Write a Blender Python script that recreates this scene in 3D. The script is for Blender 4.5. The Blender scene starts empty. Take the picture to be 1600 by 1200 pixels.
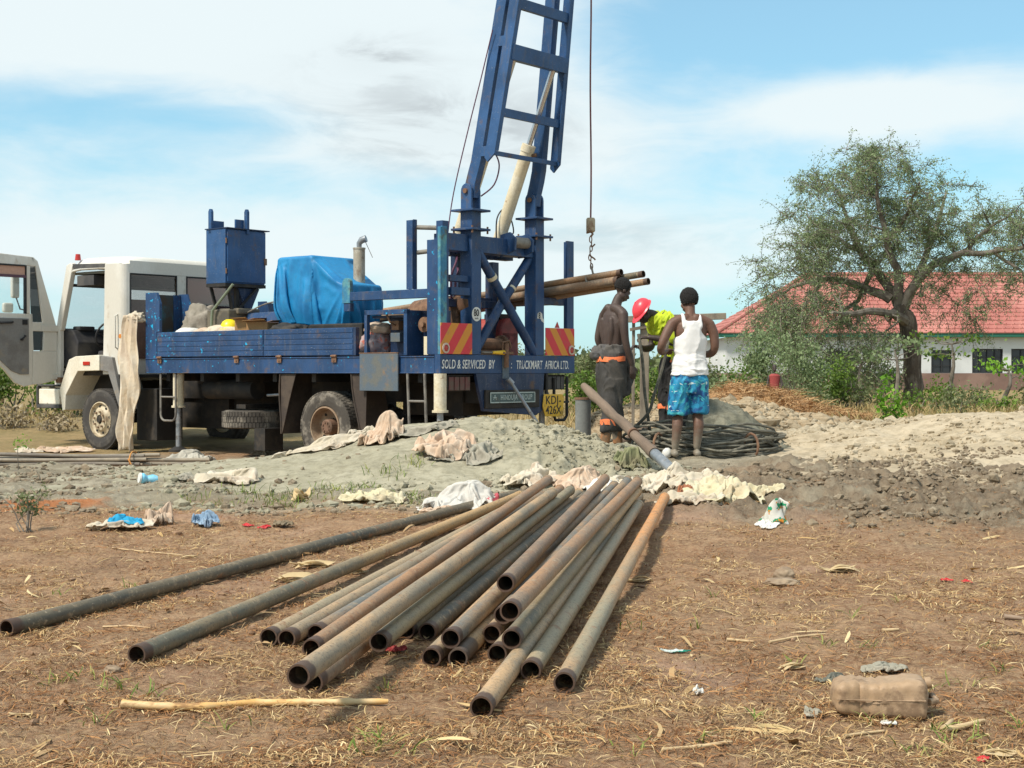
import bpy, bmesh, math, random
import numpy as np
from mathutils import Vector, Matrix, Euler
from mathutils import noise as mnoise

random.seed(7)
np.random.seed(7)
SC = bpy.context.scene
COL = SC.collection
R = math.radians

# ------------------------------------------------------------------ camera, sky, sun, exposure
CAM_H = 1.05
cam_data = bpy.data.cameras.new('camera')
cam = bpy.data.objects.new('camera', cam_data)
COL.objects.link(cam)
cam_data.sensor_width = 36.0
cam_data.lens = 36.0 * 2310 / 1600
cam_data.clip_end = 6000
cam.location = (0, 0, CAM_H)
cam.rotation_euler = (R(90) - math.atan(20 / 2310), 0, 0)
SC.camera = cam

SUN_EL, SUN_AZ = 52.0, -128.0      # azimuth measured from +Y clockwise: behind the camera, to the left
world = bpy.data.worlds.new('World')
SC.world = world
world.use_nodes = True
nt = world.node_tree
nt.nodes.clear()


def N(t, kind, **kw):
    n = t.nodes.new(kind)
    for k, v in kw.items():
        if k.startswith('i_'):
            key = k[2:]
            n.inputs[int(key) if key.isdigit() else key].default_value = v
        else:
            setattr(n, k, v)
    return n


def L(t, a, b):
    t.links.new(a, b)


def math_node(t, op, a, b=None, clamp=False):
    n = t.nodes.new('ShaderNodeMath')
    n.operation = op
    n.use_clamp = clamp
    for i, v in enumerate((a, b)):
        if v is None:
            continue
        if isinstance(v, (int, float)):
            n.inputs[i].default_value = v
        else:
            t.links.new(v, n.inputs[i])
    return n.outputs[0]


def map_range(t, v, a, b, c=0.0, d=1.0, smooth=True):
    n = t.nodes.new('ShaderNodeMapRange')
    n.interpolation_type = 'SMOOTHSTEP' if smooth else 'LINEAR'
    t.links.new(v, n.inputs['Value'])
    n.inputs['From Min'].default_value = a
    n.inputs['From Max'].default_value = b
    n.inputs['To Min'].default_value = c
    n.inputs['To Max'].default_value = d
    return n.outputs[0]


def mix_col(t, fac, a, b, blend='MIX'):
    n = t.nodes.new('ShaderNodeMix')
    n.data_type = 'RGBA'
    n.blend_type = blend
    n.clamp_factor = True
    for sock, v in ((n.inputs[0], fac), (n.inputs[6], a), (n.inputs[7], b)):
        if isinstance(v, (int, float)):
            sock.default_value = v
        elif isinstance(v, (tuple, list)):
            sock.default_value = tuple(v[:3]) + (1.0,)
        else:
            t.links.new(v, sock)
    return n.outputs[2]


sky = N(nt, 'ShaderNodeTexSky', sky_type='NISHITA', sun_disc=False)
sky.sun_elevation = R(SUN_EL)
sky.sun_rotation = R(SUN_AZ)
sky.air_density = 1.0
sky.dust_density = 0.6
sky.ozone_density = 1.2
tc = N(nt, 'ShaderNodeTexCoord')
sep = N(nt, 'ShaderNodeSeparateXYZ')
L(nt, tc.outputs['Generated'], sep.inputs[0])
dx, dy, dz = sep.outputs
# direction as azimuth / elevation so clouds stay level bands all the way round
az = math_node(nt, 'ARCTAN2', dx, dy)
el = math_node(nt, 'ARCSINE', dz)


def blob(a0, e0, sa, se):
    u = math_node(nt, 'DIVIDE', math_node(nt, 'SUBTRACT', az, a0), sa)
    v = math_node(nt, 'DIVIDE', math_node(nt, 'SUBTRACT', el, e0), se)
    r2 = math_node(nt, 'ADD', math_node(nt, 'MULTIPLY', u, u), math_node(nt, 'MULTIPLY', v, v))
    return math_node(nt, 'EXPONENT', math_node(nt, 'MULTIPLY', r2, -1.0))


mp = N(nt, 'ShaderNodeMapping')
mp.inputs['Scale'].default_value = (1.0, 1.0, 3.0)
mp.inputs['Location'].default_value = (0.35, 0.2, 0.1)
L(nt, tc.outputs['Generated'], mp.inputs[0])
n1 = N(nt, 'ShaderNodeTexNoise', i_Scale=3.6, i_Detail=9.0, i_Roughness=0.55, i_Distortion=0.35)
L(nt, mp.outputs[0], n1.inputs['Vector'])
n2 = N(nt, 'ShaderNodeTexNoise', i_Scale=11.0, i_Detail=8.0, i_Roughness=0.62, i_Distortion=0.6)
L(nt, mp.outputs[0], n2.inputs['Vector'])
cov = math_node(nt, 'ADD', math_node(nt, 'MULTIPLY', n1.outputs['Fac'], 0.72), math_node(nt, 'MULTIPLY', n2.outputs['Fac'], 0.28))


def px(x, y):
    return math.atan((x - 800) / 2310), math.atan((580 - y) / 2310)


def pblob(x, y, w, h):
    a, e = px(x, y)
    return blob(a, e, w / 2310, h / 2310)


# open blue patches and thicker cloud banks
adj = None
for (x, y, w, h, k) in ((190, 190, 330, 48, -0.34), (1360, 40, 480, 85, -0.40), (1010, 130, 150, 60, -0.14), (1640, 330, 300, 60, -0.12),
                        (330, 20, 520, 110, 0.30), (120, 60, 300, 60, 0.1), (1330, 175, 230, 42, 0.26), (700, 190, 260, 70, 0.18),
                        (250, 400, 500, 45, 0.16), (300, 290, 330, 36, -0.10), (960, 350, 420, 90, 0.06), (1150, 520, 700, 70, -0.22), (1500, 280, 330, 40, -0.10)):
    t_ = math_node(nt, 'MULTIPLY', pblob(x, y, w, h), k)
    adj = t_ if adj is None else math_node(nt, 'ADD', adj, t_)
cov = math_node(nt, 'ADD', cov, adj)
cfac = map_range(nt, cov, 0.30, 0.66)
shade = map_range(nt, n2.outputs['Fac'], 0.36, 0.60)
g1 = math_node(nt, 'ADD', pblob(690, 200, 210, 62), math_node(nt, 'ADD', pblob(580, 95, 80, 34), math_node(nt, 'MULTIPLY', pblob(960, 370, 190, 40), 0.5)))
greyf = math_node(nt, 'MULTIPLY', g1, math_node(nt, 'SUBTRACT', 1.15, shade), True)
cloud_col = mix_col(nt, math_node(nt, 'MULTIPLY', greyf, 1.0), (6.9, 7.55, 7.65), (4.4, 4.7, 4.8))
skyc = mix_col(nt, 1.0, sky.outputs[0], (0.74, 1.22, 1.26), 'MULTIPLY')
# thin high veil whitens everything towards the horizon
veil = map_range(nt, el, -0.02, 0.30, 0.62, 0.0)
veil2 = math_node(nt, 'MAXIMUM', veil, 0.34)
skyc = mix_col(nt, veil2, skyc, (4.7, 6.7, 7.7))
final = mix_col(nt, math_node(nt, 'MULTIPLY', cfac, 0.93), skyc, cloud_col)
bg = N(nt, 'ShaderNodeBackground')
bg.inputs['Strength'].default_value = 0.105
L(nt, final, bg.inputs['Color'])
wo = N(nt, 'ShaderNodeOutputWorld')
L(nt, bg.outputs[0], wo.inputs[0])

sun_d = bpy.data.lights.new('sun', 'SUN')
sun_d.energy = 4.1
sun_d.angle = R(9.0)
sun_d.color = (1.0, 0.92, 0.80)
sun = bpy.data.objects.new('sun', sun_d)
COL.objects.link(sun)
_a, _e = R(SUN_AZ), R(SUN_EL)
sdir = Vector((math.sin(_a) * math.cos(_e), math.cos(_a) * math.cos(_e), math.sin(_e)))
sun.rotation_euler = sdir.to_track_quat('Z', 'Y').to_euler()
sun.location = sdir * 60

SC.view_settings.view_transform = 'Standard'
SC.view_settings.look = 'None'
SC.view_settings.exposure = 0.28
SC.view_settings.gamma = 1.0
SC.view_settings.use_curve_mapping = False
SC.render.engine = 'CYCLES'
SC.cycles.max_bounces = 6
SC.cycles.diffuse_bounces = 3
SC.cycles.glossy_bounces = 3
SC.cycles.transmission_bounces = 5
SC.cycles.transparent_max_bounces = 8
SC.cycles.use_denoising = True


# ------------------------------------------------------------------ numpy noise
def _hash(ix, iy, seed):
    h = (ix.astype(np.int64) * 374761393 + iy.astype(np.int64) * 668265263 + seed * 974634777) & 0xffffffff
    h = ((h ^ (h >> 13)) * 1274126177) & 0xffffffff
    return ((h ^ (h >> 16)) & 0xffff) / 65535.0


def vnoise(x, y, seed=0):
    x = np.asarray(x, float); y = np.asarray(y, float)
    ix = np.floor(x); iy = np.floor(y)
    fx = x - ix; fy = y - iy
    fx = fx * fx * fx * (fx * (fx * 6 - 15) + 10)
    fy = fy * fy * fy * (fy * (fy * 6 - 15) + 10)
    a = _hash(ix, iy, seed); b = _hash(ix + 1, iy, seed)
    c = _hash(ix, iy + 1, seed); d = _hash(ix + 1, iy + 1, seed)
    return (a * (1 - fx) + b * fx) * (1 - fy) + (c * (1 - fx) + d * fx) * fy


def fbm(x, y, seed=0, octv=5, rough=0.5):
    x = np.asarray(x, float); y = np.asarray(y, float)
    s = 0; a = 1.0; n = 0
    ca, sa = math.cos(0.6), math.sin(0.6)
    for k in range(octv):
        s = s + a * vnoise(x, y, seed + k * 17); n += a
        x, y = (x * ca - y * sa) * 2.03, (x * sa + y * ca) * 2.03
        a *= rough
    return s / n


def ridged(x, y, seed=0, octv=4, rough=0.5):
    x = np.asarray(x, float); y = np.asarray(y, float)
    s = 0; a = 1.0; n = 0
    for k in range(octv):
        s = s + a * (1 - np.abs(2 * vnoise(x, y, seed + k * 31) - 1)); n += a
        x = x * 2.07 + 3.1; y = y * 2.07 + 1.7
        a *= rough
    return s / n


def sst(x, a, b):
    t = np.clip((np.asarray(x, float) - a) / (b - a), 0, 1)
    return t * t * (3 - 2 * t)


# ------------------------------------------------------------------ terrain functions
def base_h(x, y):
    """large shape of the ground, metres"""
    x = np.asarray(x, float); y = np.asarray(y, float)
    right = sst(x, 0.2, 1.6)
    z = right * 0.17 * sst(y, 8, 14) + (1 - right) * (0.07 * sst(y, 7, 11.5) - 0.29 * sst(y, 14.5, 18.5))
    z = z + sst(y, 22, 30) * (0.10 - z)
    return z


def mud_mask(x, y):
    x = np.asarray(x, float); y = np.asarray(y, float)
    wob = (fbm(x * 0.7, y * 0.5, 5, 3) - 0.5) * 2.6
    m = sst(y + wob * 0.8, 8.6, 9.8) * (1 - sst(y + wob * 1.5 - sst(x, 3, 6) * 0.0, 12.6, 14.5)) * sst(x + wob * 0.35, 0.7, 1.4)
    m2 = np.exp(-(((x - 3.4) / 1.3) ** 2 + ((y - 13.6) / 0.9) ** 2)) * 1.1
    return np.clip(np.maximum(m, m2), 0, 1)


def grey_mask(x, y):
    x = np.asarray(x, float); y = np.asarray(y, float)
    wob = (fbm(x * 0.8, y * 0.6, 9, 4) - 0.5) * 2.5
    left = sst(y + wob * 0.9, 10.3, 11.6) * (1 - sst(y, 16.3, 18.0)) * (1 - sst(x, 0.8, 1.6))
    rt = sst(y + wob, 12.2, 14.0) * (1 - sst(y + wob * 0.5, 21, 23)) * sst(x, 0.6, 1.6)
    return np.clip(np.maximum(left, rt), 0, 1)


def small_h(x, y):
    m = mud_mask(x, y); g = grey_mask(x, y)
    big = (fbm(x * 1.1, y * 1.1, 21, 4) - 0.5) * 0.055
    fine = (fbm(x * 6, y * 6, 33, 4, 0.55) - 0.5) * 0.030
    mic = (fbm(x * 24, y * 24, 41, 3, 0.6) - 0.5) * 0.014
    mud = (ridged(x * 2.6, y * 2.6, 51, 5, 0.62) - 0.6) * 0.26 * m
    gr = (ridged(x * 1.8, y * 2.2, 61, 4, 0.55) - 0.6) * 0.09 * g
    fade = 1 - sst(y, 26, 40) * 0.6
    return (big * (1 + 1.2 * g) + fine * (1 + 0.8 * m) + mic) * fade + mud + gr


def gz(x, y):
    return float(base_h(x, y) + small_h(x, y))


# ------------------------------------------------------------------ object helpers
def finish(me, smooth=False):
    if smooth:
        me.polygons.foreach_set('use_smooth', [True] * len(me.polygons))
    me.update()
    return me


def link(name, me, mat=None, parent=None, label=None, cat=None, group=None, kind=None, loc=None, rot=None):
    o = bpy.data.objects.new(name, me)
    COL.objects.link(o)
    if mat is not None and me is not None and hasattr(me, 'materials') and not me.materials:
        for m in (mat if isinstance(mat, (list, tuple)) else [mat]):
            me.materials.append(m)
    if parent is not None:
        o.parent = parent
    if label: o['label'] = label
    if cat: o['category'] = cat
    if group: o['group'] = group
    if kind: o['kind'] = kind
    if loc is not None: o.location = loc
    if rot is not None: o.rotation_euler = rot
    return o


def empty(name, loc, rz=0, label=None, cat=None, group=None):
    o = bpy.data.objects.new(name, None)
    COL.objects.link(o)
    o.location = loc
    o.rotation_euler = (0, 0, rz)
    o.empty_display_size = 0.2
    if label: o['label'] = label
    if cat: o['category'] = cat
    if group: o['group'] = group
    return o


def frame_from(d, up=Vector((0, 0, 1))):
    d = d.normalized()
    if abs(d.dot(up)) > 0.98:
        up = Vector((0, 1, 0)) if abs(d.y) < 0.9 else Vector((1, 0, 0))
    s = d.cross(up).normalized()
    t = s.cross(d).normalized()
    return s, t


class MB:
    """collects simple shapes; flip=True maps (u, v, w) truck coordinates to local (-u, v, w)"""
    def __init__(self, flip=False):
        self.v = []; self.f = []; self.m = []; self.flip = flip; self.mi = 0

    def add(self, vs, fs):
        o = len(self.v)
        self.v += [tuple(p) for p in vs]
        self.f += [tuple(i + o for i in f) for f in fs]
        self.m += [self.mi] * len(fs)
        return self

    def box(self, a, b):
        x0, y0, z0 = (min(a[i], b[i]) for i in range(3))
        x1, y1, z1 = (max(a[i], b[i]) for i in range(3))
        return self.add([(x0, y0, z0), (x1, y0, z0), (x1, y1, z0), (x0, y1, z0), (x0, y0, z1), (x1, y0, z1), (x1, y1, z1), (x0, y1, z1)],
                        [(0, 3, 2, 1), (4, 5, 6, 7), (0, 1, 5, 4), (1, 2, 6, 5), (2, 3, 7, 6), (3, 0, 4, 7)])

    def bar(self, p, q, w, h=None, up=Vector((0, 0, 1))):
        """square bar from p to q, w across, h along up"""
        h = h or w
        p = Vector(p); q = Vector(q)
        s, t = frame_from(q - p, Vector(up))
        vs = []
        for c in (p, q):
            for a, b in ((-1, -1), (1, -1), (1, 1), (-1, 1)):
                vs.append(c + s * a * w / 2 + t * b * h / 2)
        return self.add(vs, [(0, 3, 2, 1), (4, 5, 6, 7), (0, 1, 5, 4), (1, 2, 6, 5), (2, 3, 7, 6), (3, 0, 4, 7)])

    def tube(self, pts, r, seg=10, caps=True, closed=False):
        pts = [Vector(p) for p in pts]
        n = len(pts)
        rs = r if isinstance(r, (list, tuple)) else [r] * n
        vs = []
        prev_t = None
        for i, p in enumerate(pts):
            if closed:
                d = pts[(i + 1) % n] - pts[i - 1]
            else:
                d = pts[min(i + 1, n - 1)] - pts[max(i - 1, 0)]
            if d.length < 1e-9: d = Vector((0, 0, 1))
            if prev_t is None:
                s, t = frame_from(d)
            else:
                d = d.normalized()
                s = d.cross(prev_t)
                if s.length < 1e-4:
                    s, t = frame_from(d)
                else:
                    s.normalize(); t = s.cross(d).normalized()
            prev_t = t
            for k in range(seg):
                a = 2 * math.pi * k / seg
                vs.append(p + (s * math.cos(a) + t * math.sin(a)) * rs[i])
        fs = []
        m = n if closed else n - 1
        for i in range(m):
            j = (i + 1) % n
            for k in range(seg):
                l = (k + 1) % seg
                fs.append((i * seg + k, i * seg + l, j * seg + l, j * seg + k))
        if caps and not closed:
            fs.append(tuple(range(seg - 1, -1, -1)))
            fs.append(tuple((n - 1) * seg + k for k in range(seg)))
        return self.add(vs, fs)

    def pipe(self, p, q, r, ri, seg=24, rings=2):
        """hollow pipe with open ends"""
        p = Vector(p); q = Vector(q)
        s, t = frame_from(q - p)
        vs = []
        for rad, order in ((r, range(rings)), (ri, range(rings - 1, -1, -1))):
            for i in order:
                c = p.lerp(q, i / (rings - 1))
                for k in range(seg):
                    a = 2 * math.pi * k / seg
                    vs.append(c + (s * math.cos(a) + t * math.sin(a)) * rad)
        n = rings * 2
        fs = []
        for i in range(n):
            j = (i + 1) % n
            for k in range(seg):
                l = (k + 1) % seg
                fs.append((i * seg + k, i * seg + l, j * seg + l, j * seg + k))
        return self.add(vs, fs)

    def lathe(self, prof, axis_p, axis_d, seg=32, closed=True):
        """prof: list of (r, h) along axis; closed profile ring"""
        axis_p = Vector(axis_p); d = Vector(axis_d).normalized()
        s, t = frame_from(d)
        vs = []
        for r_, h_ in prof:
            for k in range(seg):
                a = 2 * math.pi * k / seg
                vs.append(axis_p + d * h_ + (s * math.cos(a) + t * math.sin(a)) * r_)
        fs = []
        m = len(prof) if closed else len(prof) - 1
        for i in range(m):
            j = (i + 1) % len(prof)
            for k in range(seg):
                l = (k + 1) % seg
                fs.append((i * seg + k, i * seg + l, j * seg + l, j * seg + k))
        return self.add(vs, fs)

    def prism(self, poly, off):
        """polygon (3d points) extruded by vector off"""
        off = Vector(off); n = len(poly)
        vs = [Vector(p) for p in poly] + [Vector(p) + off for p in poly]
        fs = [tuple(range(n - 1, -1, -1)), tuple(range(n, 2 * n))]
        for i in range(n):
            j = (i + 1) % n
            fs.append((i, j, n + j, n + i))
        return self.add(vs, fs)

    def mesh(self, name, smooth=False, recalc=True):
        me = bpy.data.meshes.new(name)
        vs = [(-a, b, c) for a, b, c in self.v] if self.flip else self.v
        me.from_pydata(vs, [], self.f)
        if any(self.m):
            me.polygons.foreach_set('material_index', self.m)
        if recalc:
            bm = bmesh.new(); bm.from_mesh(me)
            bmesh.ops.recalc_face_normals(bm, faces=bm.faces)
            bm.to_mesh(me); bm.free()
        if smooth:
            me.polygons.foreach_set('use_smooth', [True] * len(me.polygons))
        me.update()
        return me

    def build(self, name, mat, parent=None, smooth=False, bevel=0.0, angle=35, **kw):
        me = self.mesh(name, smooth)
        o = link(name, me, mat, parent, **kw)
        if smooth:
            sharp(o, angle)
        if bevel:
            b = o.modifiers.new('bevel', 'BEVEL')
            b.width = bevel; b.segments = 2; b.limit_method = 'ANGLE'; b.angle_limit = R(40)
            b.harden_normals = False
        return o


def sharp(o, angle=35):
    try:
        o.data.set_sharp_from_angle(angle=R(angle))
    except Exception:
        pass


def np_mesh(name, verts, faces, smooth=True, cols=None, cname='Col'):
    """fast mesh from numpy arrays; faces (n,3) or (n,4)"""
    me = bpy.data.meshes.new(name)
    nv = len(verts); nf = len(faces); k = faces.shape[1]
    me.vertices.add(nv)
    me.vertices.foreach_set('co', np.ascontiguousarray(verts, np.float32).ravel())
    me.loops.add(nf * k)
    me.loops.foreach_set('vertex_index', np.ascontiguousarray(faces, np.int32).ravel())
    me.polygons.add(nf)
    me.polygons.foreach_set('loop_start', np.arange(nf, dtype=np.int32) * k)
    me.polygons.foreach_set('loop_total', np.full(nf, k, np.int32))
    me.polygons.foreach_set('use_smooth', np.full(nf, smooth))
    me.update(calc_edges=True)
    if cols is not None:
        at = me.color_attributes.new(cname, 'FLOAT_COLOR', 'POINT')
        at.data.foreach_set('color', np.ascontiguousarray(cols, np.float32).ravel())
    return me


# ------------------------------------------------------------------ materials
MATS = {}


def new_mat(name):
    m = bpy.data.materials.new(name)
    m.use_nodes = True
    t = m.node_tree
    b = t.nodes['Principled BSDF']
    MATS[name] = m
    return m, t, b


def coords(t, scale=1.0, kind='Object'):
    c = t.nodes.new('ShaderNodeTexCoord')
    if scale == 1.0:
        return c.outputs[kind]
    mp_ = t.nodes.new('ShaderNodeMapping')
    mp_.inputs['Scale'].default_value = (scale,) * 3 if isinstance(scale, (int, float)) else scale
    t.links.new(c.outputs[kind], mp_.inputs[0])
    return mp_.outputs[0]


def noise_fac(t, scale, detail=5, rough=0.55, vec=None, dist=0.0):
    n = N(t, 'ShaderNodeTexNoise', i_Scale=scale, i_Detail=float(detail), i_Roughness=rough, i_Distortion=dist)
    t.links.new(vec if vec is not None else coords(t), n.inputs['Vector'])
    return n.outputs['Fac']


def bump(t, b, h, strength=0.3, dist=0.02):
    n = N(t, 'ShaderNodeBump', i_Strength=strength, i_Distance=dist)
    t.links.new(h, n.inputs['Height'])
    t.links.new(n.outputs[0], b.inputs['Normal'])


def surf(name, col, rough=0.6, metal=0.0, col2=None, s2=3.0, lo=0.45, hi=0.62, dirt=None, sd=8.0, dlo=0.55, dhi=0.68, dmax=0.9,
         bmp=0.0, bs=30.0, bd=0.01, spec=0.5, fine=0.12, stretch=None, sheen=0.0):
    m, t, b = new_mat(name)
    vec = coords(t, stretch) if stretch else coords(t)
    c = col
    if col2:
        f = map_range(t, noise_fac(t, s2, 6, 0.6, vec), lo, hi)
        c = mix_col(t, f, col, col2)
    if fine:
        f = noise_fac(t, 40, 4, 0.7, vec)
        g = map_range(t, f, 0.3, 0.7, 1 - fine, 1 + fine, False)
        comb = N(t, 'ShaderNodeCombineColor')
        for i in range(3): t.links.new(g, comb.inputs[i])
        c = mix_col(t, 1.0, c, comb.outputs[0], 'MULTIPLY')
    rg = None
    if dirt:
        f = map_range(t, noise_fac(t, sd, 8, 0.65, vec), dlo, dhi, 0, dmax)
        c = mix_col(t, f, c, dirt)
        rg = map_range(t, f, 0, 1, rough, 0.9, False)
    if isinstance(c, (tuple, list)):
        b.inputs['Base Color'].default_value = tuple(c[:3]) + (1,)
    else:
        t.links.new(c, b.inputs['Base Color'])
    if rg is not None: t.links.new(rg, b.inputs['Roughness'])
    else: b.inputs['Roughness'].default_value = rough
    b.inputs['Metallic'].default_value = metal
    b.inputs['Specular IOR Level'].default_value = spec
    if sheen:
        b.inputs['Sheen Weight'].default_value = sheen
    if bmp:
        bump(t, b, noise_fac(t, bs, 6, 0.6, vec), bmp, bd)
    return m
# ------------------------------------------------------------------ earth materials
def earth(name, c1, c2, c3, s=3.0, bs=22, bstr=0.5, rough=0.95, bd=0.02, speck=0.0):
    m, t, b = new_mat(name)
    v = coords(t)
    f1 = map_range(t, noise_fac(t, s, 8, 0.6, v), 0.38, 0.62)
    f2 = map_range(t, noise_fac(t, s * 5.3, 7, 0.65, v), 0.42, 0.66)
    c = mix_col(t, f1, c1, c2)
    c = mix_col(t, math_node(t, 'MULTIPLY', f2, 0.7), c, c3)
    if speck:
        f3 = map_range(t, noise_fac(t, 85, 3, 0.7, v), 0.56, 0.66, 0, speck)
        c = mix_col(t, f3, c, tuple(min(1, k * 1.7) for k in c1))
        f4 = map_range(t, noise_fac(t, 60, 3, 0.7, v), 0.38, 0.30, 0, speck)
        c = mix_col(t, f4, c, tuple(k * 0.45 for k in c1))
    t.links.new(c, b.inputs['Base Color'])
    b.inputs['Roughness'].default_value = rough
    b.inputs['Specular IOR Level'].default_value = 0.25
    h = math_node(t, 'ADD', noise_fac(t, bs, 8, 0.7, v), math_node(t, 'MULTIPLY', noise_fac(t, bs * 5, 5, 0.7, v), 0.4))
    bump(t, b, h, bstr, bd)
    return m


def ground_material():
    m, t, b = new_mat('ground_earth')
    v = coords(t)
    at = N(t, 'ShaderNodeVertexColor', layer_name='Mask')
    sp = N(t, 'ShaderNodeSeparateColor')
    t.links.new(at.outputs['Color'], sp.inputs[0])
    big = map_range(t, noise_fac(t, 0.9, 6, 0.6, v), 0.36, 0.64)
    med = map_range(t, noise_fac(t, 5.5, 8, 0.65, v), 0.38, 0.62)
    fin = map_range(t, noise_fac(t, 38, 6, 0.7, v), 0.36, 0.66)
    soil = mix_col(t, big, (0.31, 0.165, 0.088), (0.45, 0.28, 0.165))
    soil = mix_col(t, math_node(t, 'MULTIPLY', med, 0.8), soil, (0.20, 0.105, 0.055))
    soil = mix_col(t, math_node(t, 'MULTIPLY', fin, 0.65), soil, (0.55, 0.38, 0.225))
    crumb = map_range(t, noise_fac(t, 95, 4, 0.7, v), 0.56, 0.66, 0, 0.6)
    soil = mix_col(t, crumb, soil, (0.17, 0.095, 0.055))
    patch = map_range(t, noise_fac(t, 1.7, 6, 0.65, v), 0.55, 0.68, 0, 0.55)
    soil = mix_col(t, patch, soil, (0.20, 0.125, 0.078))
    pinkf = map_range(t, noise_fac(t, 0.55, 4, 0.5, v), 0.52, 0.66, 0, 0.5)
    soil = mix_col(t, pinkf, soil, (0.50, 0.325, 0.24))
    grey = mix_col(t, big, (0.31, 0.27, 0.19), (0.44, 0.385, 0.285))
    grey = mix_col(t, math_node(t, 'MULTIPLY', med, 0.6), grey, (0.19, 0.155, 0.105))
    mud = mix_col(t, med, (0.15, 0.105, 0.066), (0.28, 0.21, 0.14))
    mud = mix_col(t, math_node(t, 'MULTIPLY', fin, 0.6), mud, (0.30, 0.245, 0.175))
    mud = mix_col(t, map_range(t, noise_fac(t, 2.1, 7, 0.6, v), 0.50, 0.64, 0, 0.7), mud, (0.36, 0.31, 0.225))
    dry = mix_col(t, med, (0.36, 0.25, 0.125), (0.26, 0.19, 0.09))
    dry = mix_col(t, math_node(t, 'MULTIPLY', big, 0.5), dry, (0.20, 0.17, 0.07))
    c = mix_col(t, sp.outputs[0], soil, grey)
    dv = N(t, 'ShaderNodeVectorMath', operation='SUBTRACT'); t.links.new(v, dv.inputs[0]); dv.inputs[1].default_value = (-3.45, 11.0, 0)
    dv2 = N(t, 'ShaderNodeVectorMath', operation='MULTIPLY'); t.links.new(dv.outputs[0], dv2.inputs[0]); dv2.inputs[1].default_value = (2.2, 1.6, 0)
    dl_ = N(t, 'ShaderNodeVectorMath', operation='LENGTH'); t.links.new(dv2.outputs[0], dl_.inputs[0])
    op = map_range(t, math_node(t, 'ADD', dl_.outputs['Value'], math_node(t, 'MULTIPLY', noise_fac(t, 4, 5, 0.6, v), 0.9)), 1.5, 1.05, 0, 0.9)
    c = mix_col(t, op, c, (0.46, 0.17, 0.06))
    c = mix_col(t, sp.outputs[2], c, dry)
    c = mix_col(t, sp.outputs[1], c, mud)
    t.links.new(c, b.inputs['Base Color'])
    b.inputs['Roughness'].default_value = 0.95
    b.inputs['Specular IOR Level'].default_value = 0.2
    h = math_node(t, 'ADD', noise_fac(t, 26, 8, 0.72, v), math_node(t, 'MULTIPLY', noise_fac(t, 120, 5, 0.7, v), 0.45))
    bump(t, b, h, 0.9, 0.035)
    return m


def grid_faces(nr, nc):
    i = np.arange(nr - 1)[:, None] * nc + np.arange(nc - 1)[None, :]
    i = i.ravel()
    return np.stack([i, i + 1, i + nc + 1, i + nc], 1)


def build_ground():
    ys = [-30.0, -15, -8, -4, -1, 0.5, 1.6, 2.4]
    y = 3.0
    while y < 34:
        ys.append(y)
        y += max(0.016, 0.0042 * y + 0.0002 * y * y * 0.5)
    while y < 3500:
        ys.append(y); y *= 1.09
    ys = np.array(ys)
    s = np.linspace(-1, 1, 521)
    s = np.concatenate([[-60, -20, -8, -4, -2.2, -1.5, -1.2], s, [1.2, 1.5, 2.2, 4, 8, 20, 60]])
    half = np.where(ys > 3, 0.40 * ys + 0.35, 1.55)
    X = s[None, :] * half[:, None]
    far = ys > 60
    X[far] = s[None, :] * (0.40 * ys[far] + 0.35)[:, None]
    Y = np.repeat(ys[:, None], len(s), 1)
    Z = base_h(X, Y) + small_h(X, Y)
    co = np.stack([X, Y, Z], 2).reshape(-1, 3)
    g = grey_mask(X, Y); md = mud_mask(X, Y)
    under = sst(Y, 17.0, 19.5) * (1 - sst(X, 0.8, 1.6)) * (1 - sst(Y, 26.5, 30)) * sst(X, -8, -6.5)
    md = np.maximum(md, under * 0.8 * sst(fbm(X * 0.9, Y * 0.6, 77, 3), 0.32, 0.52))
    dry = sst(Y + (fbm(X * 0.3, Y * 0.3, 3, 3) - 0.5) * 5, 20.5, 23.5)
    dry = np.maximum(dry, sst(-X + (fbm(X * 0.5, Y * 0.5, 13, 3) - 0.5) * 3, 7.0, 9.0) * sst(Y, 18, 20))
    g = g * (1 - dry)
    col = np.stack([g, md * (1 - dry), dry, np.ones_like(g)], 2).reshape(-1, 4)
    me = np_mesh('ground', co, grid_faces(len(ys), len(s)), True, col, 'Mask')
    link('ground', me, ground_material(), kind='structure')


build_ground()

M_GREY = earth('grey_drill_mud', (0.30, 0.275, 0.195), (0.37, 0.34, 0.25), (0.20, 0.18, 0.122), 2.2, 26, 0.45, speck=0.25)
M_SAND = earth('pale_sand', (0.40, 0.325, 0.22), (0.48, 0.40, 0.285), (0.26, 0.21, 0.14), 1.6, 24, 0.55, speck=0.2)
M_CLOD = earth('tan_clods', (0.34, 0.26, 0.165), (0.43, 0.345, 0.23), (0.22, 0.165, 0.10), 2.5, 28, 0.6, speck=0.3)
M_CLODG = earth('grey_clods', (0.38, 0.32, 0.225), (0.46, 0.39, 0.28), (0.26, 0.21, 0.14), 2.5, 28, 0.6, speck=0.3)
M_DARKG = earth('dark_wet_mud', (0.15, 0.145, 0.105), (0.23, 0.22, 0.165), (0.09, 0.085, 0.06), 2.5, 20, 0.6, 0.85)
M_MUDC = earth('dark_mud_clods', (0.16, 0.118, 0.078), (0.25, 0.195, 0.13), (0.33, 0.275, 0.20), 4.0, 28, 0.6)
M_STRAWH = earth('orange_straw', (0.34, 0.19, 0.085), (0.43, 0.26, 0.13), (0.20, 0.11, 0.05), 3.0, 30, 0.8, speck=0.5)

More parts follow.
